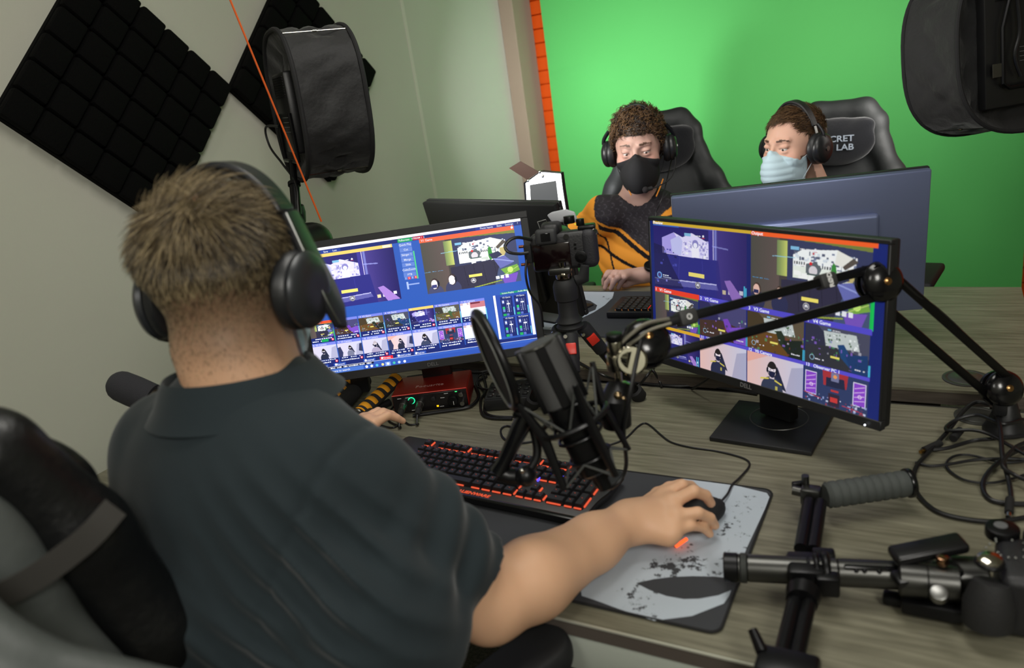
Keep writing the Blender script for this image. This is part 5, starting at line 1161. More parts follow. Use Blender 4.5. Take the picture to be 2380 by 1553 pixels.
# ================================================================= BOOM ARM, MICROPHONE, POP FILTER
ba=thing('boom_arm','black jointed boom arm holding the big microphone, clamped at the right of the desk','microphone arm',(at(2335,1000,z=DZ).x,at(2335,1000,z=DZ).y,DZ))
bx,by=at(2335,1000,z=DZ).x,at(2335,1000,z=DZ).y
MB().lathe((bx,by,DZ),(bx,by,1),[(0,.036),(.004,.036),(.010,.033),(.030,.024),(.055,.017),(.060,.013),(.085,.012)],36).build('base',BLK,ba)
J0=Vector(at(2326,903,d=1.375)); J1=Vector(at(2042,655,d=1.225)); J2=Vector(at(1500,800,d=1.115))
for (A,B,o1) in ((J0,J1,.022),(J1,J2,.0225)):
    d=(B-A).normalized(); view=((A+B)/2-Vector((0,0,CAMZ))).normalized(); s=d.cross(view).normalized()
    if s.z<0: s=-s
    for k in (-1,1):
        MB().box((A+B)/2+s*o1*k,(( B-A).length-.02,.0145,.0145),.002,2,R=frame3(d,s,d.cross(s))).build('arm_bar',BMT,ba)
for J,nm,R_ in ((J0,'base_joint',.033),(J1,'elbow_joint',.034),(J2,'wrist_joint',.036)):
    v=(Vector((0,0,CAMZ))-J).normalized(); side=(v+Vector((.5,.1,.0))).normalized() if J is not J2 else (v+Vector((.1,.35,.35))).normalized()
    b=MB(); 
    for s_ in (-1,1): b.lathe(J+side*s_*.006,J+side*s_*1.0,[(0,R_*.95),(.004,R_),(.010,R_*.95),(.017,R_*.72),(.021,R_*.35),(.022,.001)],36)
    jo=b.build(nm,GLS,ba); MB().lathe(J+side*.026,J+side*.04,[(0,.0065),(.003,.0062),(.005,.003)],16).build('joint_screw',mat('brass_bolt',(170,130,84),.25,1.0),jo)
MB().box(J0-Vector((0,0,.022)),(.022,.05,.045),.004,2).build('base_bracket',BLK,ba)
for u,v,A,B,txt in ((1585,745,J1,J2,'®'),(1975,652,J1,J2,'RØD')):
    t=((Vector(at(u,v,d=1.15))-A).dot((B-A).normalized())); d=(B-A).normalized(); view=(A-Vector((0,0,CAMZ))).normalized(); s=d.cross(view).normalized(); s=s if s.z>0 else -s
    c=A+d*t+s*.0225; b=MB(); b.box(c,(.030,.024,.024),.005,2,R=frame3(d,s,d.cross(s))); cl=b.build('cable_clip',mat('clip_rubber',(50,50,50),.6),ba)
    f_=-(view-d*view.dot(d)-s*view.dot(s)).normalized(); MM=frame3(s,(f_.cross(s)),f_).to_4x4(); MM.translation=c+f_*.0124
    MB().text(txt,MM,.011,.0002,bold=.0004).build('clip_lettering',WHT,cl,smooth=0)
# spring-like cable ends over the wrist joint
b=MB(); b.tube(spline([at(1555,742,d=1.10),at(1505,752,d=1.095),at(1470,775,d=1.09),at(1445,797,d=1.09)],6),.0032,8); b.tube(spline([at(1560,752,d=1.08),at(1510,768,d=1.08),at(1480,790,d=1.08),at(1458,803,d=1.085)],6),.0026,8)
b.build('tension_wires',mat('braided_steel',(96,92,80),.5,.5),ba)
# chrome knuckle
K0=Vector(at(1432,830,d=1.10)); b=MB()
b.cyl(K0+Vector((0,0,.004)),K0+Vector((0,0,.026)),.012,24,bev=.002); b.cyl(K0-Vector((0,0,.02)),K0+Vector((0,0,.006)),.015,24,bev=.003); b.cyl(K0-Vector((0,0,.06)),K0-Vector((0,0,.02)),.0055,16)
b.lathe(K0-Vector((0,0,.052)),K0-Vector((0,0,.02)),[(0,.012),(.004,.018),(.008,.018),(.012,.010)],24)
v=(Vector((0,0,CAMZ))-K0).normalized(); e_=Vector(at(1468,838,d=1.085)); b.lathe(e_-v*.004,e_+v,[(0,.020),(.006,.022),(.009,.019)],28); b.tube([K0,e_],[.010,.014],14)
b.build('chrome_knuckle',mat('polished_nickel',(178,174,160),.12,1.0),ba)
kn=MB(); kn.cyl(K0+Vector((0,0,.026)),K0+Vector((0,0,.036)),.0125,24,bev=.002); kn.build('green_lit_cap',BMT,ba)
# hanging mount block
P0=Vector(at(1248,797,d=1.045)); P1=Vector(at(1388,1092,d=1.075)); ax=(P1-P0).normalized(); L=(P1-P0).length
mic=thing('microphone','large black side address studio microphone hanging over the keyboard','microphone',P1)
v=(Vector((0,0,CAMZ))-P0).normalized(); sdx=ax.cross(v).normalized(); frn=sdx.cross(ax).normalized()
GRL=mat('microphone_grille_mesh',(80,80,80),.5,.4,bump=(1500,1.0,.0008))
def oval(b,t0,t1,rx,ry,rx2=None,ry2=None,n=40,cham=.0):
    prof=[(t0,.0),(t0,1-cham),(t0+.003,1),(t1-.003,1),(t1,1-cham),(t1,0)] if cham else [(t0,0),(t0,1),(t1,1),(t1,0)]
    vs=[];fs=[]
    for i,(t,k) in enumerate(prof):
        f=(t-t0)/max(t1-t0,1e-6); a=rx+((rx2 or rx)-rx)*f; c=ry+((ry2 or ry)-ry)*f
        for j in range(n):
            an=2*PI*j/n; 
            ca,sa=math.cos(an),math.sin(an); ee=.75
            vs.append(P0+ax*t+sdx*(a*math.copysign(abs(ca)**ee,ca)*max(k,.001))+frn*(c*math.copysign(abs(sa)**ee,sa)*max(k,.001)))
    for i in range(len(prof)-1):
        for j in range(n): fs.append((i*n+j,i*n+(j+1)%n,(i+1)*n+(j+1)%n,(i+1)*n+j))
    b.add(vs,fs)
b=MB(); oval(b,.0,.093,.0290,.0255,.0290,.0255,cham=.10); b.build('grille',GRL,mic)
b=MB()
for s in (-1,1): b.box(P0+ax*.047+sdx*s*.0295,(.093,.009,.026),.002,2,R=frame3(ax,sdx,ax.cross(sdx)))
b.box(P0+ax*.0475+frn*.0262,(.090,.014,.003),.001,1,R=frame3(ax,sdx,ax.cross(sdx)))
b.build('grille_frame',BMT,mic)
b=MB(); b.torus(P0+ax*.0025,ax,.0268,.0022,48,8); b.build('top_rim',mat('worn_black_rim',(70,70,66),.3,.7),mic)
b=MB(); oval(b,.0925,L,.0275,.0265,.0262,.0255,cham=.12); b.build('body',mat('microphone_body',(18,18,20),.28,.5),mic)
b=MB(); b.cyl(P1-ax*.001,P1+ax*.014,.012,20); b.cyl(P1+ax*.012,P1+ax*.030,.0095,16); b.build('connector',BMT,mic)
sm=thing('shock_mount','black spider shock mount with elastic bands round the microphone','shock mount',P0+ax*.16)
def ringo(t,R_,r): b=MB(); b.torus(P0+ax*t,ax,R_,r,56,8); return b
SMM=mat('shock_mount_black',(20,20,22),.35,.3)
ringo(.128,.0315,.0024).build('inner_ring',SMM,sm); ringo(.143,.0315,.0024).build('inner_ring',SMM,sm); ringo(.176,.0295,.0024).build('lower_ring',SMM,sm)
ringo(.120,.050,.0042).build('outer_ring',SMM,sm)
EL_=mat('elastic_cord',(70,72,70),.8)
tips=[]
for i in range(4):
    a=rad(20+90*i); dr=(sdx*math.cos(a)+frn*math.sin(a)); 
    top=P0+ax*.062+dr*.062; midp=P0+ax*.120+dr*.050; bot=P0+ax*.200+dr*.056; tips.append((top,bot,dr,a))
    MB().tube([top,midp,bot],[.0038,.0058,.0038],8,flat=1.4).build('arm',SMM,sm)
b=MB()
for i in range(4):
    top,bot,dr,a=tips[i]; nx=tips[(i+1)%4]
    a2=a+PI/4; d2=(sdx*math.cos(a2)+frn*math.sin(a2)); h1=P0+ax*.128+d2*.0335; h2=P0+ax*.176+d2*.0315
    b.tube([top,h1],.0017,6); b.tube([nx[0],h1],.0017,6); b.tube([bot,h2],.0017,6); b.tube([nx[1],h2],.0017,6)
b.build('elastic_bands',EL_,sm)
B0=Vector(at(1432,965,d=1.11)); B1=K0-Vector((0,0,.050))
b=MB(); b.tube([B1,B0+Vector((0,0,.02)),B0-Vector((0,0,.016))],[.020,.023,.021],20); b.tube(spline([B0-Vector((0,0,.006)),at(1395,975,d=1.11),at(1372,952,d=1.10),P0+ax*.120+sdx*.0+( (B0-(P0+ax*.12)).normalized()*.050)],4),.0065,8)
b.build('mounting_block',SMM,sm)
b=MB(); b.ball(Vector(at(1449,927,d=1.09)),.0042,12); b.ball(Vector(at(1436,920,d=1.088)),.0065,12); b.build('block_screws',mat('block_screw',(150,130,100),.25,1.0),sm)
pf=thing('pop_filter','round black pop filter seen edge on, left of the microphone','pop filter',at(1200,1110,d=1.10))
pc=Vector(at(1152,838,d=1.075)); vv=(Vector((0,0,CAMZ))-pc).normalized(); lon=(Vector(at(1205,955,d=1.085))-Vector(at(1110,722,d=1.065))).normalized()
side=lon.cross(vv).normalized(); nrm=(side*.99+vv*.13).normalized(); nrm=(nrm-lon*nrm.dot(lon)).normalized()
MB().torus(pc,nrm,.072,.0062,64,10,hint=tuple(lon)).build('hoop',SMM,pf)
MB().torus(pc+nrm*.0055,nrm,.070,.0022,64,8,hint=tuple(lon)).build('edge_reflection',mat('edge_reflection_grey',(120,122,118),.3),pf)  # pale ring paints the grey-white reflection along the hoop edge
MB().cyl(pc-nrm*.003,pc+nrm*.003,.069,56).build('mesh_screen',mat('pop_mesh',(30,30,32),.7,bump=(1800,1,.001)),pf)
q0=pc+lon*.078; q1=Vector(at(1222,968,d=1.08)); q2=Vector(at(1188,1040,d=1.09)); q3=Vector(at(1160,1098,d=1.10))
b=MB(); b.tube([q0,q1],[.010,.012],14); b.build('pivot',SMM,pf); b=MB(); b.lathe(q1,q3,[(0,.012),(.02,.0135),(.045,.0115),((q3-q1).length*.8,.0105),((q3-q1).length,.014)],20); b.build('stem',GLS,pf)
b=MB(); b.tube([q3,Vector(at(1185,1108,d=1.10)),Vector(at(1222,1108,d=1.095))],[.013,.012,.012],14); b.ball(Vector(at(1222,1106,d=1.09)),.016,16); b.tube(spline([at(1222,1106,d=1.09),at(1248,1060,d=1.09),at(1240,1000,d=1.09),at(1215,965,d=1.085)],5),.0065,10); b.build('clamp',SMM,pf)
MB().ball(Vector(at(1213,1094,d=1.065)),.0042,12).build('clamp_screw',CHR,pf)
single(MB().tube(spline([at(1378,1110,d=1.09),at(1395,1135,d=1.10),at(1430,1128,d=1.12),at(1455,1085,d=1.12),at(1450,1000,d=1.09),at(1462,930,d=1.07),at(1474,865,d=1.07),at(1490,790,d=1.08)],8),.0030,8),'microphone_cable',CAB,'black cable looping from below the microphone up to the boom arm','cable')
single(MB().tube(spline([at(2032,612,d=1.20),at(2065,625,d=1.21),at(2090,650,d=1.22),at(2130,685,d=1.24),at(2175,715,d=1.26),at(2230,765,d=1.29),at(2290,825,d=1.33),at(2318,865,d=1.35),at(2335,880,d=1.36)],8),.0024,8),'arm_cable',CAB,'thin black cable running along the rear boom arm section','cable')
# ================================================================= CAMERA ON ITS TABLE TRIPOD
vw=Vector((.34,-.94,.06)).normalized()   # direction the camera back faces
cy_=Vector((0,0,1)); cxr=cy_.cross(vw).normalized(); cyu=vw.cross(cxr).normalized()
CC=Vector(at(1308,578,d=1.58)); GM=frame3(cxr,cyu,vw).to_4x4(); GM.translation=CC
gc=thing('camera','black mirrorless camera seen from behind on a small tripod between the monitors','camera',GM@Vector((0,-.048,0)))
CBM=mat('camera_body_texture',(26,26,29),.5,bump=(260,.5,.0012)); 
S=SDF(.012); R=np.array(GM.to_3x3()); W=lambda x,y,z:np.array(GM@Vector((x,y,z)))
b=MB(GM); b.box((-.008,-.006,-.018),(.118,.078,.040),.009,4); b.build('camera_body',CBM,gc)
b=MB(GM); b.box((.054,-.006,-.020),(.034,.080,.050),.013,5); b.build('hand_grip',mat('camera_grip_rubber',(30,30,36),.6,bump=(350,.6,.001)),gc)
b=MB(GM); b.box((-.022,.040,-.020),(.046,.030,.046),.010,4,taper=(.8,.8)); b.build('viewfinder_hump',CBM,gc)
b=MB(GM); b.box((-.030,.030,.010),(.044,.032,.020),.007,3); ec=b.build('eyecup',mat('eyecup_rubber',(44,45,47),.6),gc)
MB(GM).box((-.030,.030,.0205),(.020,.017,.003),.001,1).build('viewfinder_window',GLS,ec)
b=MB(GM); b.box((-.024,-.012,.0035),(.078,.052,.006),.002,2); b.build('display',mat('dark_display',(20,8,10),.12),gc)
for x,y,r,h in ((.018,.056,.0115,.012),(.040,.049,.0085,.010)): MB(GM).cyl((x,y-.008,-.018),(x,y+h*.6,-.018),r,24,bev=.001).build('top_dial',BMT,gc)
b=MB(GM); b.box((.052,.036,-.022),(.036,.012,.034),.004,2); b.build('shoulder_plate',BMT,gc)
b=MB(GM); b.cyl((.036,-.020,.000),(.036,-.020,.0055),.0125,28,bev=.001); b.cyl((.036,-.020,.0055),(.036,-.020,.0072),.006,20); b.build('control_wheel',BMT,gc)
for x,y in ((.026,.006),(.026,-.002),(.030,-.036),(.040,-.036),(.052,.004)): MB(GM).cyl((x,y,.000),(x,y,.0035),.0028,12).build('button',BMT,gc)
MB(GM).cyl((.010,.024,.0),(.010,.024,.0062),.0055,16).build('button',GRM,gc)
b=MB(GM); b.torus((.068,.026,-.006),(.6,0,1),.006,.0014,16,6); b.build('strap_ring',STL,gc)
MB(GM).box((.030,.046,-.010),(.0012,.0012,.001)).build('green_indicator',emat('green_led',(60,255,60),3),gc)
b=MB(GM); b.tube([(-.044,.044,-.018),(-.048,.058,-.02),(-.030,.061,-.02),(-.028,.050,-.02)],.0009,6); b.build('shoe_bracket_wire',STL,gc)
b=MB(GM); b.cyl((-.018,.0,-.038),(-.018,.0,-.12),.034,36,bev=.003); b.build('lens',BMT,gc)
MB(GM).prism([(-.021,.050),(.034,.044),(.028,.066),(.010,.074),(-.020,.071),(-.030,.066)],(0,0,-.055),(1,0,0),(0,1,0),(0,0,1),.010,.002).build('pale_accessory',mat('pale_grey_plastic',(176,178,184),.5),gc,label='pale grey rounded accessory above the lens')
# plugs at the left side
b=MB(GM); b.box((-.074,-.004,-.010),(.016,.040,.020),.003,2); b.build('plug_block',MTB,gc)
for y in (.012,-.026): MB(GM).cyl((-.092,y,-.008),(-.074,y,-.008),.0032,12).build('thumb_screw',mat('copper_screw',(150,96,70),.3,.9),gc)
single(MB().tube(spline([at(1236,558,d=1.585),at(1205,552,d=1.57),at(1185,558,d=1.565),at(1174,573,d=1.565),at(1182,586,d=1.565),at(1205,590,d=1.57),at(1228,588,d=1.575)],7),.0034,8),'video_cable',CAB,'short looped black video cable plugged into the left of the camera','cable')
single(MB().tube(spline([at(1224,604,d=1.60),at(1222,640,d=1.60),at(1232,680,d=1.61),at(1255,712,d=1.62),at(1262,760,d=1.64)],8),.0026,8),'camera_power_cable',CAB,'thin black cable dropping from the camera behind the left monitor edge','cable')
tp=thing('table_tripod','small black table tripod with ball head and red leg locks','tripod',(-.68,1.38,DZ))
hz=Vector(at(1312,655,d=1.585)); b=MB()
b.box(Vector(at(1302,628,d=1.58)),(.046,.034,.014),.003,2,R=GM.to_3x3()@Matrix.Rotation(PI/2,3,'X')); b.build('quick_release_plate',GRM,tp)
b=MB(); b.ball(hz+Vector((0,0,.014)),.017,24); b.cyl(hz+Vector((0,0,.02)),hz+Vector((0,0,.042)),.008,16); b.build('ball',mat('dark_chrome',(110,104,92),.18,1),tp)
b=MB(); b.lathe(hz-Vector((0,0,.040)),hz,[(0,.019),(.003,.0245),(.018,.0255),(.032,.0255),(.042,.022),(.046,.018)],32); b.build('ball_housing',MTB,tp)
MB().tube([hz+cxr*.024,hz+cxr*.040+Vector((0,0,.004)),hz+cxr*.046+Vector((0,0,.030))],[.008,.009,.006],10,flat=1.5).build('locking_lever',MTB,tp)
c0=Vector((hz.x,hz.y,hz.z-.040)); hub=Vector((hz.x,hz.y,c0.z-.062))
b=MB(); b.lathe(hub,c0,[(0,.026),(.006,.029),(.012,.024),(.018,.029),(.024,.024),(.030,.021),(.062,.020)],28); b.build('centre_column',MTB,tp)
feet=[Vector((-.622,1.215,DZ)),Vector((-.600,1.516,DZ)),Vector((-.84,1.42,DZ))]
for i,ft in enumerate(feet):
    dz=Vector((ft.x-hub.x,ft.y-hub.y,0)).normalized(); h0=hub+dz*.030+Vector((0,0,-.004)); d=(ft-h0).normalized(); l=(ft-h0).length
    b=MB(); b.lathe(h0,ft,[(0,.014),(.006,.0165),(.052,.0165),(.056,.0155),(.080,.0150)],20); lg=b.build('leg',MTB,tp)
    MB().lathe(h0+d*.08,ft,[(0,.0125),(l-.08-.03,.0115)],16).build('lower_tube',BMT,lg)
    MB().lathe(ft-d*.034,ft,[(0,.013),(.004,.0175),(.026,.0175),(.032,.013)],18).build('rubber_foot',RUB,lg)
    tocam=(Vector((0,0,CAMZ))-h0).normalized(); fr=(tocam-d*tocam.dot(d)).normalized()
    MB().box(h0+d*.034+fr*.0160,(.024,.021,.007),.002,2,R=frame3(d,d.cross(fr),fr)).build('red_leg_lock',mat('red_plastic',(206,44,28),.4),lg)
    MB().cyl(h0+fr*.014+d.cross(fr)*.010+d*.008,h0+fr*.0185+d.cross(fr)*.010+d*.008,.004,12).build('leg_bolt',CHR,lg)
# ================================================================= SOFTBOXES
SOFTM=emat('softbox_diffuser_glow',(255,252,244),1.0)
def softbox(name,label,C,faz,fel,size,depth,panel,power,glow,front=1.0,rx=.62,dn=0):
    """C: centre of the rear ring, faz/fel: direction the light shines"""
    F=Vector((math.cos(rad(faz))*math.cos(rad(fel)),math.sin(rad(faz))*math.cos(rad(fel)),math.sin(rad(fel)))); z=Vector((0,0,1)); r=F.cross(z).normalized(); u=r.cross(F).normalized()
    t=thing(name,label,'softbox light',C-u*size/2)
    n=64
    def ring(c,s,k=2.7):
        out=[]
        for i in range(n):
            a=2*PI*i/n; ca,sa=math.cos(a),math.sin(a); out.append(c+r*(math.copysign(abs(ca)**(2/k),ca)*s*.5)+u*(math.copysign(abs(sa)**(2/k),sa)*s*.5))
        return out
    c2=C+F*depth; r1=ring(C,size); r2=ring(c2,size*front)
    for c_,nm in ((r1,'rear_hoop'),(r2,'front_hoop')):
        p=c_+[c_[0],c_[1]]; MB().tube(p,.0062,8,cap=False).build(nm,BND,t)
    # crumpled fabric wall
    m=14; vs=[];fs=[]; rr=np.random.RandomState(3)
    for j in range(m+1):
        f=j/m
        for i in range(n):
            p=r1[i].lerp(r2[i],f); o=(p-(C.lerp(c2,f))).normalized(); k=math.sin(PI*f)*(-.006+.007*math.sin(i*.9+f*5+2*math.sin(i*.33+f*3))+.005*math.sin(i*2.3-f*9)); vs.append(p+o*k)
    for j in range(m):
        for i in range(n): fs.append((j*n+i,j*n+(i+1)%n,(j+1)*n+(i+1)%n,(j+1)*n+i))
    fb=MB().add(vs,fs).build('fabric_wall',FAB,t,smooth=180)
    # rear fabric skirt sloping in to the LED panel
    pw,ph=panel; pc_=C+F*.02; vs=list(r1); 
    inner=[]
    for i in range(n):
        a=2*PI*i/n; ca,sa=math.cos(a),math.sin(a); q=max(abs(ca)/(pw*.44),abs(sa)/(ph*.44)); inner.append(pc_-u*dn+r*(ca/q)+u*(sa/q))
    mid_=[(p.lerp(q,.5)+F*(.022+.008*math.sin(i*1.3))) for i,(p,q) in enumerate(zip(r1,inner))]
    b=MB(); b.add(list(r1)+mid_+inner,[(k*n+i,k*n+(i+1)%n,(k+1)*n+(i+1)%n,(k+1)*n+i) for k in (0,1) for i in range(n)]); b.build('rear_skirt',FAB,t,smooth=180)
    R=frame3(r,u,-F); PC=pc_-u*dn
    b=MB(); b.box(PC-F*.012,(pw,ph,.030),.006,2,R=R); lp=b.build('led_panel',mat('led_panel_housing',(19,19,20),.4,bump=(80,.1,.001)),t)
    b=MB()
    for i in range(9): b.box(PC-F*.0275+u*(ph*.5-.012-i*.006)+r*0,(pw*.8,.0018,.003),R=R)
    b.build('cooling_fins',BMT,lp)
    b=MB()
    for i in range(4): b.box(PC-F*.0280-u*(ph*.05+i*.012)+r*pw*.08,(pw*.5,.0011,.0006),R=R)
    b.build('printed_lines',mat('grey_print',(120,120,120),.6),lp)
    # diffuser
    vs=[C+F*(depth*.96)]+[c2+(p-c2)*.985-F*.006 for p in r2]; MB().add(vs,[(0,i+1,(i+1)%n+1) for i in range(n)]).build('diffuser',emat(name+'_glow',(255,250,240),glow),t,smooth=180)
    for s,q in ((1,.93),(1,-.93)):
        for sg in (-1,1):
            a=C+u*size*.5*q*.93+r*sg*size*.30+F*.004; e=c2+u*size*.5*q*.93*front+r*sg*size*.30-F*.004; od=(u*(1 if q>0 else -1)*.007)
            rod=MB().tube([a+od,e+od],.0013,6).build('chrome_rod',CHR,t); MB().cyl((a+e)/2+od-F*.005,(a+e)/2+od+F*.005,.0032,10).build('rod_lock',CHR,rod)
    l=bpy.data.lights.new('softbox_light','AREA'); l.energy=power; l.size=size*.92; l.spread=rad(110); l.color=(1,.97,.93); lo=bpy.data.objects.new('softbox_light',l); COL.objects.link(lo); lo.location=c2+F*.006; lo.rotation_euler=F.to_track_quat('-Z','Y').to_euler()
    return t,F,r,u,PC
SC_L=Vector(at(664,250,d=1.98))
sbL,F,r,u,PC=softbox('softbox_light_panel','black softbox on a thin pole in front of the square foam panels, upper left',SC_L,55,-2,.372,.165,(.16,.20),4.4,3,dn=.015)
cupp=Vector(at(681,503,d=1.98))
hd=PC-F*.02-u*.115
b=MB(); b.tube([PC-F*.03-r*.085,PC-F*.03-r*.088-u*.12],.005,8); b.tube([PC-F*.03+r*.085,PC-F*.03+r*.088-u*.12],.005,8); b.tube([PC-F*.03-r*.09-u*.12,PC-F*.03+r*.09-u*.12],.006,8); b.build('yoke',BMT,sbL)
pb=Vector(at(690,500,d=1.98)); pt=PC-F*.03-u*.12
b=MB(); b.tube([pt,pt.lerp(pb,.45)],.0095,14); b.tube([pt.lerp(pb,.42),pb],.0130,14); b.cyl(pt.lerp(pb,.40),pt.lerp(pb,.46),.0165,16); b.build('pole',BMT,sbL)
single(MB().tube(spline([PC-F*.035+u*-.03-r*.07,PC-F*.06-u*.03-r*.125,PC-F*.06-u*.08-r*.12,PC-F*.05-u*.125-r*.04,pt.lerp(pb,.4)+r*.02,pt.lerp(pb,.8)+r*.024,pb+r*.018],8),.0030,8),'softbox_cable',CAB,'thin black cable curving from the left softbox down beside its pole','cable')
SC_R=Vector(at(2405,88,d=2.10))
sbR,F2,r2_,u2,PC2=softbox('softbox_light_panel','black softbox hanging at the upper right corner, only its lower left part in view',SC_R,131,-5,.4875,.21,(.33,.34),4.8,4)
b=MB(); o=PC2-F2*.045; b.tube([o-r2_*.098+u2*.125,o-r2_*.125+u2*.038,o-r2_*.125-u2*.106,o-r2_*.106-u2*.119,o+r2_*.106-u2*.119,o+r2_*.125-u2*.106,o+r2_*.125+u2*.125],.006,8); b.build('yoke',BMT,sbR)
MB().cyl(PC2+u2*.10-F2*.045,Vector(((PC2-F2*.045).x,(PC2-F2*.045).y,2.795)),.011,14).build('ceiling_drop_pole',BMT,sbR)
MB().box(o-r2_*.144-u2*.069,(.027,.035,.002),0,R=frame3(r2_,u2,-F2)).build('brown_sticker',mat('dull_sticker',(46,44,34),.7),sbR)
single(MB().tube(spline([o-r2_*.075+u2*.21,o-r2_*.08+u2*.125,o-r2_*.072+u2*.025,o-r2_*.088-u2*.038,o-r2_*.069-u2*.094],8),.0052,8),'softbox_cable',CAB,'black cable hanging inside the back of the right softbox','cable')
# ================================================================= LEFT EDGE: TOWER, CUP, STRING
ty=1.58; tr=at(797,566,y=ty); tx=tr.x; tz=at(681,524,y=1.50).z
tw=thing('computer_tower','black computer tower with rounded top and a red light, behind the left monitor','computer tower',(tx-.11,ty-.19,DZ))
b=MB(); b.box((tx-.11,ty-.19,(DZ+tz)/2),(.22,.38,tz-DZ),.055,6); b.build('case',mat('tower_plastic',(30,31,31),.35),tw)
e0=at(676,897,y=ty-.40); e1=at(682,873,y=ty-.40); MB().tube([e0,e1],.0034,8).build('red_light_strip',emat('red_strip',(255,40,30),2.5),tw)
cb=Vector(at(681,524,y=1.50))
cupo=thing('stand_base','short black round stand base with an orange sticker on top of the computer tower','stand base',(cb.x,cb.y,tz))
b=MB(); b.lathe((cb.x,cb.y,tz),(cb.x,cb.y,tz+1),[(0,.030),(.004,.036),(.030,.041),(.048,.040),(.050,.038),(.046,.036),(.044,0)],36); b.build('cup_body',BLK,cupo)
MB().lathe((cb.x,cb.y,tz+.0445),(cb.x,cb.y,tz+1),[(0,.034),(.001,.034)],32).build('grey_disc',mat('grey_disc',(120,122,122),.5),cupo)
dv=(Vector((0,0,CAMZ))-Vector((cb.x,cb.y,tz))); dv.z=0; dv.normalize(); sv=Vector((-dv.y,dv.x,0))
MB().box(Vector((cb.x,cb.y,tz+.033))+dv*.0395,(.012,.003,.012),.001,1,R=frame3(sv,dv,Vector((0,0,1)))).build('orange_sticker',mat('orange_sticker',(240,150,50),.5),cupo)
s0=at(747,515,y=1.42); s1=at(535,0,y=1.30); dd=(Vector(s1)-Vector(s0)).normalized(); s2=Vector(s0)+dd*((2.79-s0.z)/dd.z)
single(MB().tube(spline([s2,s1,Vector(s0)],10),.0022,8),'orange_cord',mat('orange_cord',(226,96,28),.6),'thin orange cord stretched down in front of the left softbox','cord')
# acoustic foam on the left wall
FOAM=mat('black_acoustic_foam',(11,11,11),.95,spec=.1,bump=(220,.6,.003))
def foam(cx_px,half,label):
    y0,z0=cx_px; t=thing('acoustic_panel',label,'acoustic foam panel',(WLX,y0,z0-half*1.414),None,None)
    s=half*2; nq=6; q=s/nq; b=MB(); e1_=Vector((0,1,1)).normalized(); e2_=Vector((0,-1,1)).normalized(); c=Vector((WLX+.0005,y0,z0))
    T=frame3(Vector((1,0,0)),e1_,e2_)
    b.box(c+Vector((.009,0,0)),(.018,s-.006,s-.006),R=T)
    for i in range(nq):
        for j in range(nq):
            p=c+e1_*((i+.5)*q-s/2)+e2_*((j+.5)*q-s/2); h=.030
            b.box(p+Vector((.018+h/2,0,0)),(h,q-.006,q-.006),.009,2,R=T)
    b.build('foam_tiles',FOAM,t,smooth=30)
def wl(u,v): p=at(u,v,x=WLX); return (p.y,p.z)
A=wl(522,205); L_=wl(-27,268); B_=wl(374.4,523); hd1=(A[0]-L_[0])/2/1.4142
foam(((A[0]+L_[0])/2,A[1]),(A[0]-L_[0])/2/1.4142,'big black foam panel of square tiles, set as a diamond, left of the operator head')
A2_=wl(857,168); foam(((A[0]+A2_[0])/2+.002,A2_[1]-.002),(A2_[0]-A[0])/2/1.4142,'black foam panel of square tiles behind the left softbox, set as a diamond')
# small foam covered microphone beyond the operator left shoulder
c=Vector(at(300,905,d=1.55)); dr=(Vector(at(262,890,d=1.55))-Vector(at(345,925,d=1.55))).normalized()
mc=thing('microphone','small microphone with a charcoal foam cover beyond the operator left shoulder','microphone',(c.x-.02,c.y+.04,DZ))
b=MB(); b.tube([c+dr*.044,c+dr*.043,c+dr*.040,c+dr*.035,c+dr*.028,c+dr*.018,c-dr*.01,c-dr*.05],[.002,.009,.017,.023,.028,.031,.032,.031],28); b.build('foam_windscreen',mat('charcoal_foam',(44,44,48),1.0,bump=(500,.6,.002)),mc)
b=MB(); b.m=0; b.cyl(c-dr*.045,c-dr*.10,.022,20); b.build('microphone_body',mat('dark_olive_metal',(52,46,36),.4,.4),mc); MB().torus(c-dr*.02-Vector((0,0,.028)),dr,.008,.004,16,6).build('orange_ring',MATS['orange_sticker'],mc)
b=MB(); b.cyl((c.x-.02,c.y+.04,DZ),(c.x-.02,c.y+.04,DZ+.012),.06,28,bev=.003); b.tube([(c.x-.02,c.y+.04,DZ+.01),(c.x-.02,c.y+.04,c.z-.05),c-dr*.07],.008,10); b.build('desk_stand',BMT,mc)
# ================================================================= LED LIGHT WITH BARN DOORS
lc=Vector(at(1262,462,y=2.13)); ld=thing('led_light','small lit LED panel with barn doors on a stand behind the left player monitor','led light',(lc.x,lc.y,DZ2))
def pl(pts,y): return [Vector(at(u,v,y=y)) for u,v in pts]
def slab(b,pts,th): 
    n=(pts[1]-pts[0]).cross(pts[2]-pts[0]).normalized(); m=len(pts); b.add(pts+[p+n*th for p in pts],[tuple(range(m)),tuple(range(2*m-1,m-1,-1))]+[(i,(i+1)%m,m+(i+1)%m,m+i) for i in range(m)])
b=MB(); slab(b,pl([(1217,425),(1256,398),(1304,402),(1309,440),(1318,498),(1222,498)],2.16),.02); b.build('light_housing',BMT,ld)
b=MB(); slab(b,pl([(1222,426),(1256,401),(1302,405),(1306,440),(1314,494),(1226,494)],2.135),.004); b.build('lit_face',emat('led_face',(250,252,255),9),ld)
b=MB(); slab(b,pl([(1183,391),(1209,375),(1253,400),(1225,418)],2.12),.002); b.build('top_barn_door',mat('barn_door_metal',(58,34,20),.6,.2),ld)
b=MB(); slab(b,pl([(1231,430),(1292,420),(1298,470),(1300,498),(1235,498)],2.11),.002); b.build('front_barn_door',mat('grey_barn_door',(72,74,74),.6),ld)
b=MB()
for u_,v_ in ((1228,420),(1255,400),(1262,410)): b.ball(Vector(at(u_,v_,y=2.125)),.006,10)
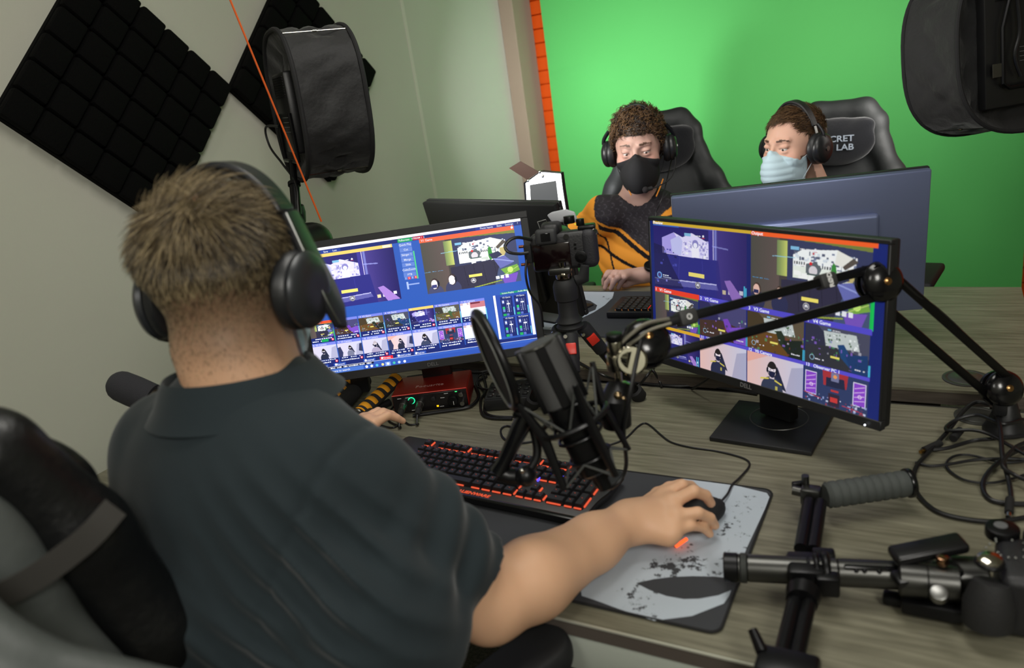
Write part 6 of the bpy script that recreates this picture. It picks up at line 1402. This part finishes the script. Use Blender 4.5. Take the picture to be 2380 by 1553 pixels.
b.build('hinge_knuckles',CHR,ld); b=MB(); b.cyl((lc.x,lc.y+.03,DZ2),(lc.x,lc.y+.03,lc.z-.03),.008,12); b.cyl((lc.x,lc.y+.03,DZ2),(lc.x,lc.y+.03,DZ2+.010),.045,24); b.build('light_stand',BMT,ld)
# ================================================================= AUDIO INTERFACE
IF0=Vector(at(918,966,z=DZ)); IF1=Vector(at(1093,946,z=DZ)); ix=(IF1-IF0).normalized(); iy=Vector((-ix.y,ix.x,0)); w_=(IF1-IF0).length; dep=.115; hh=.049
IM=frame3(ix,iy,Vector((0,0,1))).to_4x4(); IM.translation=IF0
ai=thing('audio_interface','red audio interface with knobs and two plugged cables under the left monitor','audio interface',IM@Vector((w_/2,dep/2,0)),IM.to_3x3())
REDM=mat('red_anodised_shell',(150,34,24),.38,.45,bump=(500,.1,.0005))
b=MB(IM); b.box((w_/2,dep/2+.002,hh/2+.003),(w_,dep,hh),.004,3); b.build('shell',REDM,ai)
b=MB(IM); b.box((w_/2,-.0005,hh/2+.003),(w_-.006,.006,hh-.006),.001,1); b.build('front_panel',mat('interface_front',(20,16,18),.35),ai)
MB(IM).tube([(0.002,-.0015,hh+.0025),(w_-.002,-.0015,hh+.0025)],.0011,6).build('bright_red_edge',mat('bright_red_edge',(230,60,44),.3),ai)
for x in (.028,.070):
    b=MB(IM); b.cyl((x,-.002,.028),(x,-.016,.028),.0095,20); b.cyl((x,-.014,.028),(x,-.040,.026),.0085,20); b.m=1; b.cyl((x,-.038,.026),(x,-.062,.022),.0065,16); b.build('cable_plug',[STL,RUB],ai)
for x,z in ((.049,.036),(.103,.036)):
    MB(IM).cyl((x,-.003,z),(x,-.012,z),.0060,20,bev=.001).build('gain_knob',BLK,ai)
MB(IM).torus((.049,-.0045,.036),(0,1,0),.0078,.0010,24,6,a0=.3,a1=5.4).build('green_gain_ring',emat('green_ring',(40,235,150),2),ai)
b=MB(IM); b.cyl((.150,-.003,.026),(.150,-.016,.026),.0125,28,bev=.002); mk=b.build('monitor_knob',BMT,ai); MB(IM).box((.152,-.0165,.022),(.001,.001,.009)).build('knob_pointer',WHT,mk)
MB(IM).cyl((.171,-.003,.038),(.171,-.010,.038),.0058,18,bev=.001).build('phones_knob',STL,ai)
b=MB(IM); b.cyl((.173,-.003,.020),(.173,-.022,.020),.0055,14); b.build('jack_plug',STL,ai)
for x in (.057,.110): MB(IM).box((x,-.0038,.014),(.005,.001,.004)).build('yellow_light',emat('yellow_light',(255,190,20),1.6),ai)
MB(IM).box((.160,-.0038,.046),(.005,.001,.0016)).build('green_usb_light',emat('green_usb',(60,255,120),2),ai)
b=MB(IM)
for x,z in ((.02,.044),(.04,.044),(.135,.044),(.05,.010),(.12,.012),(.125,.034)): b.box((x,-.0038,z),(.010,.0006,.0010))
b.build('white_print',WHT,ai,smooth=0)
MB(IM).text('Focusrite',Matrix.Translation((w_*.48,.040,hh+.0032)),.019,.0002,'CENTER').build('maker_lettering',mat('grey_interface_print',(175,140,136),.5),ai,smooth=0)
for i,(x,p) in enumerate(((.028,[(-.062,.022),(-.085,.008),(-.075,.003)]),(.070,[(-.062,.022),(-.082,.008),(-.070,.003)]))):
    s_=[IM@Vector((x,y,z)) for y,z in p]; e_=[IM@Vector((x-.035,-.035,.003)),IM@Vector((x-.045,.02,.003)),IM@Vector((x-.03,.10,.003))] if i==0 else [IM@Vector((x-.02,-.07,.003)),IM@Vector((x-.04,-.05,.003)),IM@Vector((x-.06,-.075,.003)),IM@Vector((x-.10,-.05,.003))]
    cable('plug_cable',s_+e_,.0022,['thin black cable from the left front plug of the red interface','thin black cable from the second front plug of the red interface'][i])
cable('thick_audio_cable',[IM@Vector((.05,-.024,.005)),IM@Vector((.10,-.020,.005)),IM@Vector((.172,-.016,.006)),IM@Vector((.196,.0,.006)),IM@Vector((.205,.05,.006)),IM@Vector((.19,.13,.006)),IM@Vector((.215,.17,.006))],.0042,'thick black cable running along the front of the red interface and round its right side')
# ================================================================= SWITCHER BOX
q0=Vector(at(1128,958,z=DZ)); q1=Vector(at(1275,947,z=DZ)); jx=(q1-q0).normalized(); jy=Vector((-jx.y,jx.x,0)); SM=frame3(jx,jy,Vector((0,0,1))).to_4x4(); SM.translation=q0; sw_=(q1-q0).length
sb=thing('control_box','black control box with small buttons and one red light, right of the red interface','control box',SM@Vector((sw_/2,.05,0)),SM.to_3x3())
b=MB(SM); b.box((sw_/2,.055,.016),(sw_,.11,.028),.003,2); b.build('case',mat('control_box_case',(30,31,33),.45),sb)
b=MB(SM); b.box((sw_/2,.052,.0305),(sw_-.008,.098,.002)); b.build('top_plate',MTB,sb)
for i in range(7):
    for j in range(3):
        sz=.012 if (i,j)!=(1,1) else .0065; MB(SM).box((.014+i*.021,.018+j*.028,.0335),(sz,sz,.005),.001,1).build('button',BLK if (i,j)!=(1,1) else emat('red_button',(255,60,30),2.5),sb)
for x in (.06,.12): MB(SM).cyl((x,.094,.031),(x,.094,.046),.004,12).build('toggle',CHR,sb)
b=MB(SM)
for i in range(6): b.box((.016+i*.021,.030,.0318),(.010,.0008,.0004)); b.box((.016+i*.021,.058,.0318),(.008,.0008,.0004))
b.build('white_print',WHT,sb,smooth=0)
# cables between the boxes
cb_=lambda *p: [at(u,v,z=z) for u,v,z in p]
cable('desk_cable',cb_((1122,868,DZ+.01),(1130,905,DZ+.006),(1118,930,DZ+.004),(1120,960,DZ+.004),(1140,972,DZ+.004),(1190,974,DZ+.004)),.0034,'black cable looping round the left corner of the control box')
cable('desk_cable',cb_((1140,862,DZ+.01),(1110,880,DZ+.006),(1128,920,DZ+.004),(1126,955,DZ+.004),(1150,968,DZ+.008),(1200,969,DZ+.006)),.0028,'second thinner black cable beside the left corner of the control box')
cable('desk_cable',cb_((1092,870,DZ+.008),(1104,895,DZ+.006),(1135,905,DZ+.010),(1180,893,DZ+.012),(1230,880,DZ+.012),(1290,875,DZ+.010)),.0030,'black cable lying behind the control box')
cable('desk_cable',cb_((1060,850,DZ+.004),(1100,866,DZ+.012),(1150,860,DZ+.014),(1210,868,DZ+.014),(1270,862,DZ+.012)),.0030,'black cable under the lower right corner of the left monitor')
cable('desk_cable',cb_((1204,998,DZ+.003),(1178,990,DZ+.003),(1164,1000,DZ+.003),(1172,1020,DZ+.003),(1205,1030,DZ+.003),(1260,1022,DZ+.003)),.0022,'thin black cable curl on the bare desk just behind the keyboard')
cable('desk_cable',cb_((1520,852,DZ2+.004),(1505,872,DZ2+.003),(1488,893,DZ+.012),(1470,905,DZ+.004)),.0032,'black cable dropping from the rear desk left of the pair under the boom joint')
cable('desk_cable',cb_((1498,850,DZ2+.004),(1518,862,DZ2+.003),(1532,885,DZ+.012),(1538,900,DZ+.004)),.0032,'black cable dropping from the rear desk right of the pair under the boom joint')
cable('desk_cable',cb_((1345,842,DZ2+.004),(1400,872,DZ2+.003),(1450,886,DZ+.006),(1560,897,DZ+.004),(1640,898,DZ+.004),(1760,916,DZ+.004)),.0036,'black cable lying along the seam between the two desks')
cable('desk_cable',[at(1608,905,z=DZ+.004),at(1640,885,z=DZ2+.01),at(1662,868,z=DZ2+.03),at(1700,850,d=1.75)],.0028,'grey black cable rising behind the right operator monitor')
# ================================================================= RING GRIP STABILISER UNDER THE LEFT MONITOR
st=thing('camera_stabiliser','black handheld rig with yellow ringed foam grips, under the left monitor','camera rig',at(820,960,z=DZ))
FY=mat('yellow_foam',(222,150,20),.85,bump=(400,.4,.001)); FB=mat('black_foam',(34,34,35),.95,bump=(400,.5,.001))
def grip(A,B,R_,nb):
    A,B=Vector(A),Vector(B); d=(B-A); l=d.length; d.normalize()
    MB().lathe(A,B,[(0,R_*.7),(.004,R_),(l-.004,R_),(l,R_*.7)],28).build('foam_grip',FB,st)
    tc_=(Vector((0,0,CAMZ))-A); tc_=(tc_-d*tc_.dot(d)).normalized(); up_=(tc_*.5+Vector((0,0,1))*.8); up_=(up_-d*up_.dot(d)).normalized(); sd=d.cross(up_)
    for i in range(nb):
        c=A+d*(l*(.12+.80*i/(nb-1))); b=MB(); vs=[];fs=[]; m=12
        for k,(tt,ww) in enumerate(((-.0075,.55),(-.0062,.95),(0,1.0),(.0062,.95),(.0075,.55))):
            for j in range(m+1):
                a=-1.15+2.3*j/m; a*=ww; rr=R_*(1.10 if k in (1,2,3) else 1.0); vs.append(c+d*tt+(up_*math.cos(a)+sd*math.sin(a))*rr)
        for k in range(4):
            for j in range(m): fs.append((k*(m+1)+j,k*(m+1)+j+1,(k+1)*(m+1)+j+1,(k+1)*(m+1)+j))
        b.add(vs,fs).build('yellow_pad',FY,st,smooth=60)
    MB().torus(A+d*.002,d,R_*.98,.0022,28,8).build('yellow_end_ring',FY,st)
g0=at(738,966,z=DZ+.042); g1=at(808,893,z=DZ+.042); grip(g0,g1,.020,5)
g2=at(838,962,z=DZ+.030); g3=at(925,878,z=DZ+.055); grip(g2,g3,.0165,6)
a_=Vector(at(770,968,z=DZ+.03)); b_2=Vector(at(846,884,z=DZ+.035)); MB().lathe(a_,b_2,[(0,.018),(.003,.021),((b_2-a_).length,.021)],24).build('black_roller',FB,st)
b=MB(); b.tube([g0-(Vector(g1)-Vector(g0)).normalized()*.03,g0],.014,16); b.tube([at(800,968,z=DZ+.02),at(858,968,z=DZ+.02)],.018,18); b.build('end_knob',BLK,st)
b=MB(); b.tube([at(790,990,z=DZ+.012),at(905,935,z=DZ+.012)],.010,10); b.box(Vector(at(852,967,z=DZ+.022)),(.03,.02,.035),.004,2,R=Matrix.Rotation(.4,3,'Z')); b.box(Vector(at(838,890,z=DZ+.05)),(.045,.03,.05),.006,2,R=Matrix.Rotation(.5,3,'Z')); b.tube([at(735,975,z=DZ+.012),at(790,990,z=DZ+.012)],.012,10); b.build('frame_bar',BLK,st)
MB().ball(Vector(at(797,950,z=DZ+.03)),.0045,10).build('set_screw',CHR,st)
MB().torus(Vector(at(832,962,z=DZ+.03)),(Vector(g3)-Vector(g2)),.012,.004,20,8).build('steel_collar',STL,st)
# ================================================================= DESK 2: PAD AND KEYBOARD OF THE LEFT PLAYER
p2d=thing('mousepad','dark mousepad with white print on the rear desk in front of the jersey player','mousepad',(-.92,1.95,DZ2))
MB().prism(rrect(-1.32,1.80,-.50,2.205,.016),(0,0,DZ2+.0002),(1,0,0),(0,1,0),(0,0,1),.003).build('cloth',padm,p2d)
wp=[(p.x,p.y) for p in (at(u,v,z=DZ2+.0035) for u,v in ((1358,678),(1427,679),(1424,692),(1405,710),(1380,726),(1340,745),(1295,768),(1258,765),(1255,730),(1300,700)))]
MB().prism(wp,(0,0,DZ2+.0033),(1,0,0),(0,1,0),(0,0,1),.0003).build('printed_white_field',padw,p2d,smooth=0)
dp=[(p.x,p.y) for p in (at(u,v,z=DZ2+.0035) for u,v in ((1352,695),(1372,700),(1388,710),(1384,720),(1365,728),(1340,726)))]
MB().prism(dp,(0,0,DZ2+.0037),(1,0,0),(0,1,0),(0,0,1),.0003).build('printed_dark_curve',padm,p2d,smooth=0)
k0=Vector(at(1428,738,z=DZ2+.004)); K2=Matrix.Translation(k0)@Matrix.Rotation(rad(3),4,'Z')
k2=thing('keyboard','lit keyboard on the rear desk partly hidden by the right operator monitor','keyboard',k0+Vector((.2,.06,0)))
MB(K2).box((.20,.065,.010),(.44,.15,.018),.003,2).build('case',KBM,k2)
b=MB(K2)
for j in range(6):
    for i in range(20):
        if K2 and i<9: 
            bb=MB(K2); bb.box((.012+i*.0195,.012+j*.0195,.023),(.0165,.0165,.008),.002,1); bb.build('keycap',KEYM,k2)
        else: b.box((.012+i*.0195,.012+j*.0195,.023),(.0165,.0165,.008))
b.build('hidden_keycaps',KEYM,k2)['kind']='stuff'
b=MB(K2)
for j in range(6):
    for i in range(10): b.box((.0025+i*.0195,.012+j*.0195,.020),(.0014,.010,.003))
    
b.build('key_light',emat('amber_key_light',(200,130,70),.7),k2,smooth=0)
b=MB(K2)
for x,y in ((.10,.03),(.135,.06),(.16,.05)): b.box((x,y,.021),(.003,.03,.004))
b.build('red_key_light',emat('red_key_light',(255,50,30),1.8),k2,smooth=0)
# ================================================================= GIMBAL RIG (bottom right)
gz=DZ+.042
gb=thing('gimbal','dark grey gimbal stabiliser lying on the desk, a black camera clamped at its right end','gimbal',at(1880,1340,z=DZ))
def P_(u,v,h=.042): return Vector(at(u,v,z=DZ+h))
A=P_(1682,1318); B=P_(2100,1338); ax_=(B-A).normalized()
def seg(name,t0,t1,r,m,parent=gb,bev=.0015,n=32):
    return MB().lathe(A+ax_*t0,A+ax_*t1,[(0,r-bev),(bev,r),(t1-t0-bev,r),(t1-t0,r-bev)],n).build(name,m,parent)
Lb=(B-A).length
seg('end_cap',0,.020,.0205,BMT); seg('steel_band',.020,.0225,.0198,STL); seg('knurled_ring',.0225,.032,.0208,mat('knurled_metal',(60,62,60),.5,.6,bump=(900,1,.001)))
seg('battery_tube',.032,.112,.0190,GRM); seg('groove',.112,.114,.0185,BLK); seg('tube_section',.114,.150,.0195,GRM); seg('control_section',.150,.232,.0190,GRM); seg('collar_section',.232,.262,.0215,GRM); seg('collar_groove',.262,.264,.0205,BLK); seg('upper_section',.264,.285,.0215,GRM)
up=Vector((0,0,1)); sdv=ax_.cross(up).normalized()
tc_=(Vector((0,0,CAMZ))-A); tc_=(tc_-ax_*tc_.dot(ax_)).normalized()
b=MB(); b.box(A+ax_*.190+(tc_*.6+up*.75).normalized()*.0165+sdv*-.004,(.066,.020,.006),.002,2,R=frame3(ax_,sdv,ax_.cross(sdv))); b.build('control_screen',GLS,gb)
b=MB()
for t in (.172,.182,.200): b.ball(A+ax_*t+(tc_*.75+up*.2).normalized()*.0185,.0035,10)
b.build('control_buttons',BMT,gb)
# cross bar clamp
C0=A+ax_*.135
b=MB(); b.torus(C0,ax_,.0225,.006,32,10); b.torus(C0-ax_*.012,ax_,.0225,.004,32,10); b.box(C0+sdv*.026,(.030,.022,.030),.004,2,R=frame3(ax_,sdv,up)); b.box(C0-sdv*.026,(.030,.022,.030),.004,2,R=frame3(ax_,sdv,up)); b.build('clamp',BMT,gb)
T0=P_(1893,1168,.045); T1=P_(1876,1278,.045); U0=P_(1868,1378,.045); U1=P_(1828,1552,.045)
for p,q in ((T0,T1),(U0,U1+(U1-U0).normalized()*.03)):
    d=(q-p).normalized(); s=d.cross(up).normalized()
    for k in (-1,1): MB().tube([p+s*k*.0085,q+s*k*.0085],.0098,16).build('cross_tube',BMT,gb)
b=MB(); b.box((T1+U0)/2+Vector((0,0,.0)),(.048,.05,.030),.005,2,R=frame3(ax_,sdv,up)); b.tube([U0,U0+(U1-U0).normalized()*.02],[.023,.020],16); b.build('cross_block',BMT,gb)
b=MB(); c=P_(1885,1152,.045); b.box(c,(.030,.024,.030),.004,2); b.cyl(c+Vector((-.028,.0,.006)),c+Vector((-.012,.0,.004)),.008,16); b.cyl(c+Vector((-.010,.012,.012)),c+Vector((-.010,.012,.028)),.006,14); b.build('top_joint',GRM,gb)
b=MB(); k=P_(1858,1128,.050); b.box(k,(.024,.010,.014),.003,2,R=Matrix.Rotation(.5,3,'Z')); b.cyl(k+Vector((.004,.0,-.018)),k+Vector((.004,0,.0)),.0045,12); b.build('wing_screw',BMT,gb)
H0=P_(1918,1152,.045); H1=P_(2118,1122,.045); d=(H1-H0).normalized(); l=(H1-H0).length; prof=[(0,.017),(.004,.021)]
for i in range(9):
    t=.008+i*(l-.02)/9; prof+=[(t,.0195),(t+.004,.0212),(t+(l-.02)/9-.004,.0212)]
prof+=[(l-.008,.0195)]
MB().lathe(H0,H1,prof,36).build('rubber_grip',mat('ribbed_grey_rubber',(66,70,68),.75,bump=(700,.6,.001)),gb); MB().cyl(H1-d*.008,H1,.0235,32,bev=.001).build('grip_end',GLS,gb)
b=MB(); c=P_(1830,1560,.045); b.box(c,(.070,.045,.030),.006,2); b.tube([c+Vector((-.03,.01,.01)),c+Vector((-.045,.03,.022))],[.008,.006],10); b.build('lower_joint',BMT,gb)
# arms and motors
b=MB(); b.lathe(A+ax_*.285,A+ax_*.5,[(0,.026),(.003,.029),(.040,.029),(.043,.026)],36); b.build('yaw_motor',GRM,gb)
M2_=P_(2140,1352,.05); b=MB(); dq=(P_(2200,1356,.05)-P_(2090,1345,.05)).normalized(); b.lathe(P_(2088,1345,.05),P_(2200,1356,.05),[(0,.020),(.002,.0225),(.032,.0225),(.033,.0215),(.034,.0225),(.068,.0225),(.070,.02)],36); b.build('roll_motor',GRM,gb)
b=MB(); a0=P_(2082,1292,.075); a1=P_(2232,1262,.085); dd=(a1-a0).normalized(); b.box((a0+a1)/2,((a1-a0).length+.01,.034,.014),.005,3,R=frame3(dd,dd.cross(up)*-1,up)); b.box((a0+a1)/2+Vector((0,-.026,-.02)),((a1-a0).length,.028,.012),.004,2,R=frame3(dd,dd.cross(up)*-1,up)); b.build('gimbal_arm',mat('gimbal_arm_black',(26,26,27),.3,.4),gb)
b=MB(); b.cyl(P_(2182,1388,.062),P_(2182,1388,.062)+Vector((0,-.006,.012)),.0105,24,bev=.002); b.build('balance_knob',STL,gb)
b=MB(); b.cyl(P_(2190,1312,.075),P_(2190,1312,.075)+Vector((0,0,.012)),.0075,16,bev=.002); b.build('lock_screw',mat('copper_lock',(170,130,100),.2,1),gb)
b=MB(); b.box(P_(2080,1392,.012),(.03,.02,.014),.004,2); b.box(P_(2165,1410,.02),(.07,.03,.02),.004,2); b.build('camera_plate',BMT,gb)
# camera
CP=P_(2300,1345,.055); cxv=Vector((.40,.915,0)).normalized(); cxv=(P_(2262,1225,.06)-P_(2285,1420,.06)).normalized(); cxv.z=0; cxv.normalize(); rv=Vector((cxv.y,-cxv.x,0))
DM=frame3(rv,cxv,up).to_4x4(); DM.translation=CP   # x: to the right of the photo, y: away
dc=thing('camera','black camera clamped in the gimbal at the right bottom corner','camera',(CP.x,CP.y,DZ+.01))
b=MB(DM); b.box((.045,.0,-.005),(.075,.100,.085),.012,4); b.build('camera_body',CBM,dc)
b=MB(DM); b.tube([(-.005,-.052,-.030),(-.004,-.050,.0),(-.002,-.042,.026)],[.024,.025,.018],20,flat=1.15); b.build('hand_grip',mat('dslr_grip_rubber',(24,24,25),.7,bump=(320,.6,.001)),dc)
b=MB(DM); b.ball((-.004,-.026,.042),.017,20,(1,1,.35)); b.build('grip_top',BMT,dc); b=MB(DM); b.lathe((-.004,-.026,.044),(-.004,-.028,.060),[(0,.0145),(.004,.0135),(.006,.010),(.0075,.003)],28); b.build('shutter_button',mat('bright_chrome',(205,200,188),.12,1),dc)
b=MB(DM); b.cyl((.016,.052,.030),(.016,.052,.046),.020,32,bev=.003); md_=b.build('mode_dial',BMT,dc); MB(DM).cyl((.014,.054,.0462),(.014,.054,.0468),.008,20).build('dial_cap',mat('satin_cap',(130,132,136),.4,.6),md_)
b=MB(DM)
for i in range(14):
    a=i*.42; b.ball((.020+.016*math.cos(a)*(1+.3*(i%3)),.014+.020*math.sin(a),.039),.0017,8)
b.build('top_controls',mat('control_silver',(150,152,148),.3,.9),dc)
b=MB(DM); b.box((.055,.010,.046),(.040,.045,.030),.010,3,taper=(.7,.7)); b.build('viewfinder_hump',CBM,dc)
b=MB(DM); b.cyl((.085,-.005,-.005),(.16,-.01,-.005),.036,36,bev=.003); b.build('lens',BMT,dc)
b=MB(DM); b.cyl((.055,.052,.028),(.055,.052,.040),.017,28,bev=.002); b.build('second_dial',mat('ribbed_dial',(36,36,36),.4,.6,bump=(700,1,.001)),dc)
# ================================================================= CABLES at the right
def cz(pts,h=.004): return [at(u,v,z=DZ+(h if len(q)<3 else q[2])) for q in pts for (u,v) in [(q[0],q[1])]]
grp='tangled black cables at the foot of the boom arm'
cable('coiled_cable',cz([(2300,940,.03),(2268,935,.03),(2240,955,.022),(2205,1000,.012),(2160,1050,.008),(2130,1085,.006),(2124,1120,.005),(2138,1155,.005),(2180,1190,.005),(2250,1208,.005),(2320,1212,.005),(2400,1200,.005)]),.0038,'thickest black cable sweeping in the widest loop below the boom arm base',group=None)
cable('coiled_cable',cz([(2380,975,.03),(2330,985,.035),(2270,965,.03),(2215,980,.02),(2200,1000,.02),(2260,1000,.03),(2300,1010,.03),(2345,1035,.03),(2390,1060,.03)]),.0032,'black cable crossing in front of the boom arm base cone')
cable('coiled_cable',cz([(2140,1047,.006),(2200,1042,.008),(2260,1025,.012),(2310,1020,.02),(2400,1012,.02)]),.0034,'straight black cable with a metal plug at its left end, above the loops')
cable('coiled_cable',cz([(2128,1075,.005),(2160,1083,.005),(2200,1080,.006),(2260,1070,.008),(2320,1066,.01),(2400,1068,.01)]),.0026,'thin black cable lying flat across the desk below the boom arm base')
cable('coiled_cable',cz([(2400,1035,.01),(2350,1055,.01),(2300,1095,.008),(2284,1130,.006),(2300,1160,.005),(2340,1170,.005),(2400,1172,.005)]),.0040,'black cable loop closest to the right picture edge')
cable('coiled_cable',cz([(2315,955,.04),(2325,1000,.04),(2330,1060,.03),(2345,1120,.012),(2350,1160,.01),(2345,1190,.009)]),.0038,'black cable hanging straight down from the boom arm base to a plug')
cable('coiled_cable',cz([(2395,1070,.008),(2330,1075,.006),(2255,1058,.005),(2215,1062,.005),(2200,1085,.005),(2240,1115,.005),(2310,1122,.005),(2395,1100,.005)]),.0022,'thin black cable making the flattest oval in the tangle')
cable('coiled_cable',cz([(2395,1120,.02),(2360,1105,.02),(2330,1080,.03),(2360,1040,.03),(2395,1025,.03)]),.0034,'short black cable arc on the right of the tangle')
b=MB(); p=at(2345,1192,z=DZ+.008); q=at(2347,1160,z=DZ+.010); b.m=0; b.tube([p,q],.0062,10); b.m=1; b.tube([p,Vector(p)+(Vector(p)-Vector(q)).normalized()*.012],.0042,10); single(b,'cable_plug',[RUB,CHR],'black plug with metal tip at the end of the hanging cable','plug')
b=MB(); p=at(2148,1047,z=DZ+.007); q=at(2185,1030,z=DZ+.008); b.m=0; b.tube([p,q],.0065,10); b.m=1; b.tube([p,Vector(p)+(Vector(p)-Vector(q)).normalized()*.010],.0035,10); single(b,'cable_plug',[RUB,mat('gold_tip',(180,140,80),.25,1)],'slim black plug with gold tip, left of the cable tangle','plug')
b=MB(); p=at(2215,1020,z=DZ+.012); q=at(2232,1000,z=DZ+.016); b.tube([p,q],.007,10); single(b,'cable_plug',RUB,'stubby black plug beside the grommet on the front desk','plug')
# ================================================================= OPERATOR CHAIR
oc=thing('office_chair','dark leather chair with head pillow behind the operator, lower left corner','chair',(-.70,.30,0))
CH=Matrix.Translation(at(-290,1050,d=.71))@Matrix.Rotation(rad(26),4,'Z')@Matrix.Rotation(rad(4),4,'X')@Matrix.Translation((0,0,-1.25))
R=np.array(CH.to_3x3()); W=lambda x,y,z:np.array(CH@Vector((x,y,z)))
GLE=mat('grey_leather',(74,78,76),.5,spec=.4,bump=(120,.35,.0015)); KLE=mat('black_leather_upholstery',(12,13,14),.38,bump=(70,.5,.003))
S=SDF(.03); S.el(W(0,-.01,.86),(.165,.055,.28),R,.03); S.el(W(0,-.005,1.12),(.115,.05,.14),R,.05); S.el(W(0,-.01,.66),(.20,.06,.16),R,.04)
sdf_obj('backrest_shell',S,.008,GLE,oc)
S=SDF(.03)
for s in (-1,1): S.chain([W(s*.085,.035,1.215),W(s*.115,.055,1.10),W(s*.140,.070,.95),W(s*.135,.08,.78),W(s*.125,.08,.58)],[.040,.043,.046,.048,.050],.03)
S.rc(W(-.06,.03,1.225),W(.06,.03,1.225),.040,.040,.03); S.el(W(0,.045,.88),(.15,.045,.36),R,.04)
sdf_obj('bolsters',S,.008,KLE,oc)
S=SDF(.03); S.el(W(.0,.095,1.13),(.12,.05,.085),R); sdf_obj('head_pillow',Mod(S,lambda d,P:d+vnoise(P,45,5)*.004),.006,KLE,oc)
b=MB(CH); strap(b,spline([( .165,.05,1.13),(.150,.0,1.122),(.10,-.048,1.112),(0,-.066,1.11),(-.10,-.048,1.112),(-.150,.0,1.122),(-.165,.05,1.13)],6),.026,.003,(0,1,.0)); b.build('pillow_strap',mat('dark_strap',(44,42,38),.7),oc)
for x0,z0,x1,z1 in ((.075,1.08,.125,.68),(-.075,1.08,-.125,.68),(-.13,.70,.13,.70)):
    b=MB(CH)
    for i in range(26):
        t=i/25; x=x0+(x1-x0)*t;z=z0+(z1-z0)*t; yy=-.010-.055*math.sqrt(max(.0,1-(x/.165)**2-((z-.86)/.28)**2)); d_=Vector((x1-x0,0,z1-z0)).normalized(); b.tube([Vector((x,yy-.003,z))-d_*.004,Vector((x,yy-.003,z))+d_*.004],.0017,6)
    b.build('stitching',mat('grey_thread_line',(96,98,94),.7),oc,smooth=0)
S=SDF(.04); WL_=SDF(.02); WL_.rc(at(20,1560,d=.62),at(430,1640,d=.66),.030,.026); WL_.rc(at(20,1560,d=.62),at(-120,1420,d=.62),.03,.03); sdf_obj('lower_wing',WL_,.006,GLE,oc)
C2=Matrix.Translation((-.72,.42,0))@Matrix.Rotation(rad(14),4,'Z'); R2=np.array(C2.to_3x3()); W2=lambda x,y,z:np.array(C2@Vector((x,y,z))); S.el(W2(0,.06,.44),(.25,.27,.055),R2)
for s in (-1,1): S.rc(W2(s*.24,-.12,.46),W2(s*.24,.26,.46),.045,.045)
sdf_obj('seat',S,.01,KLE,oc)
b=MB(C2); b.cyl((0,.02,.07),(0,.02,.40),.03,20); b.build('gas_column',BMT,oc)
b=MB(C2)
for i in range(5): a=2*PI*i/5+.3; b.tube([(0,.02,.09),(math.cos(a)*.18,.02+math.sin(a)*.18,.085),(math.cos(a)*.32,.02+math.sin(a)*.32,.07)],[.028,.022,.016],8); b.ball((math.cos(a)*.32,.02+math.sin(a)*.32,.032),.03,12,(.6,.6,1))
b.build('star_base',BMT,oc)
b=MB(C2)
b.box((-.345,.08,.66),(.085,.25,.03),.012,3); b.box((-.345,.08,.54),(.035,.06,.22),.005); b.box((-.22,.08,.42),(.28,.05,.02),.004); b.build('armrest',MTB,oc)
AR=SDF(.02); AR.rc(at(1060,1680,z=.70),at(1262,1518,z=.70),.042,.044)
sdf_obj('armrest',Mod(AR,lambda d,P:np.maximum(d,P[:,2]-.722)),.005,MTB,oc)
MB().tube([(-.575,.57,.66),(-.56,.55,.50),(-.60,.53,.43),(-.72,.46,.42)],[.022,.022,.02,.02],12).build('armrest_bracket',MTB,oc)
# ================================================================= LIGHT
def area(name,loc,target,size,power,col=(1,1,1),sy=None,spread=180):
    l=bpy.data.lights.new(name,'AREA'); l.energy=power; l.color=col; l.size=size; l.spread=rad(spread)
    if sy: l.shape='RECTANGLE'; l.size_y=sy
    o=bpy.data.objects.new(name,l); COL.objects.link(o); o.location=loc
    o.rotation_euler=(Vector(target)-Vector(loc)).to_track_quat('-Z','Y').to_euler(); return o
area('overhead_light',(0.95,-0.75,2.60),(-0.75,0.8,0.9),0.6,40,(1,0.97,0.9),1.0)
area('overhead_light',(-0.55,-0.95,2.62),(-0.7,0.7,0.8),0.6,16,(1,0.97,0.9),1.2)
area('overhead_light',(-0.4,1.3,2.76),(-0.5,1.4,0),0.6,19,(1,0.97,0.9),1.2)
area('overhead_light',(-0.7,2.5,2.77),(-0.75,4.18,0.75),1.6,2.5,(1,0.98,0.95),0.3,95)  # added unseen lamp that washes the green backdrop
area('backdrop_hotspot_fill',(-1.16,2.24,1.12),(-1.72,4.18,1.34),0.10,4.2,(0.95,0.98,1),None,58)  # added lamp behind the panel housing, brightens the left of the backdrop
w=bpy.data.worlds.new('world'); SC.world=w; w.use_nodes=True
w.node_tree.nodes['Background'].inputs[0].default_value=(0.5,0.53,0.5,1); w.node_tree.nodes['Background'].inputs[1].default_value=0.05
# ================================================================= GROUPS
GR={'gaming_chair':'gaming chairs of the two players','headset':'headsets on the three people','softbox_light_panel':'softboxes lighting the players','acoustic_panel':'foam panels on the left wall','desk':'two rows of woodgrain desks','coiled_cable':'tangled cables at the foot of the boom arm','desk_cable':'loose cables on the desks','plug_cable':'cables plugged into the red interface','cable_plug':'loose plugs in the cable tangle','monitor':'computer monitors on the desks','mousepad':'printed mousepads','keyboard':'lit keyboards'}
for o in COL.objects:
    if o.parent is None and 'label' in o and 'group' not in o:
        g=GR.get(o.name.split('.')[0])
        if g: o['group']=g
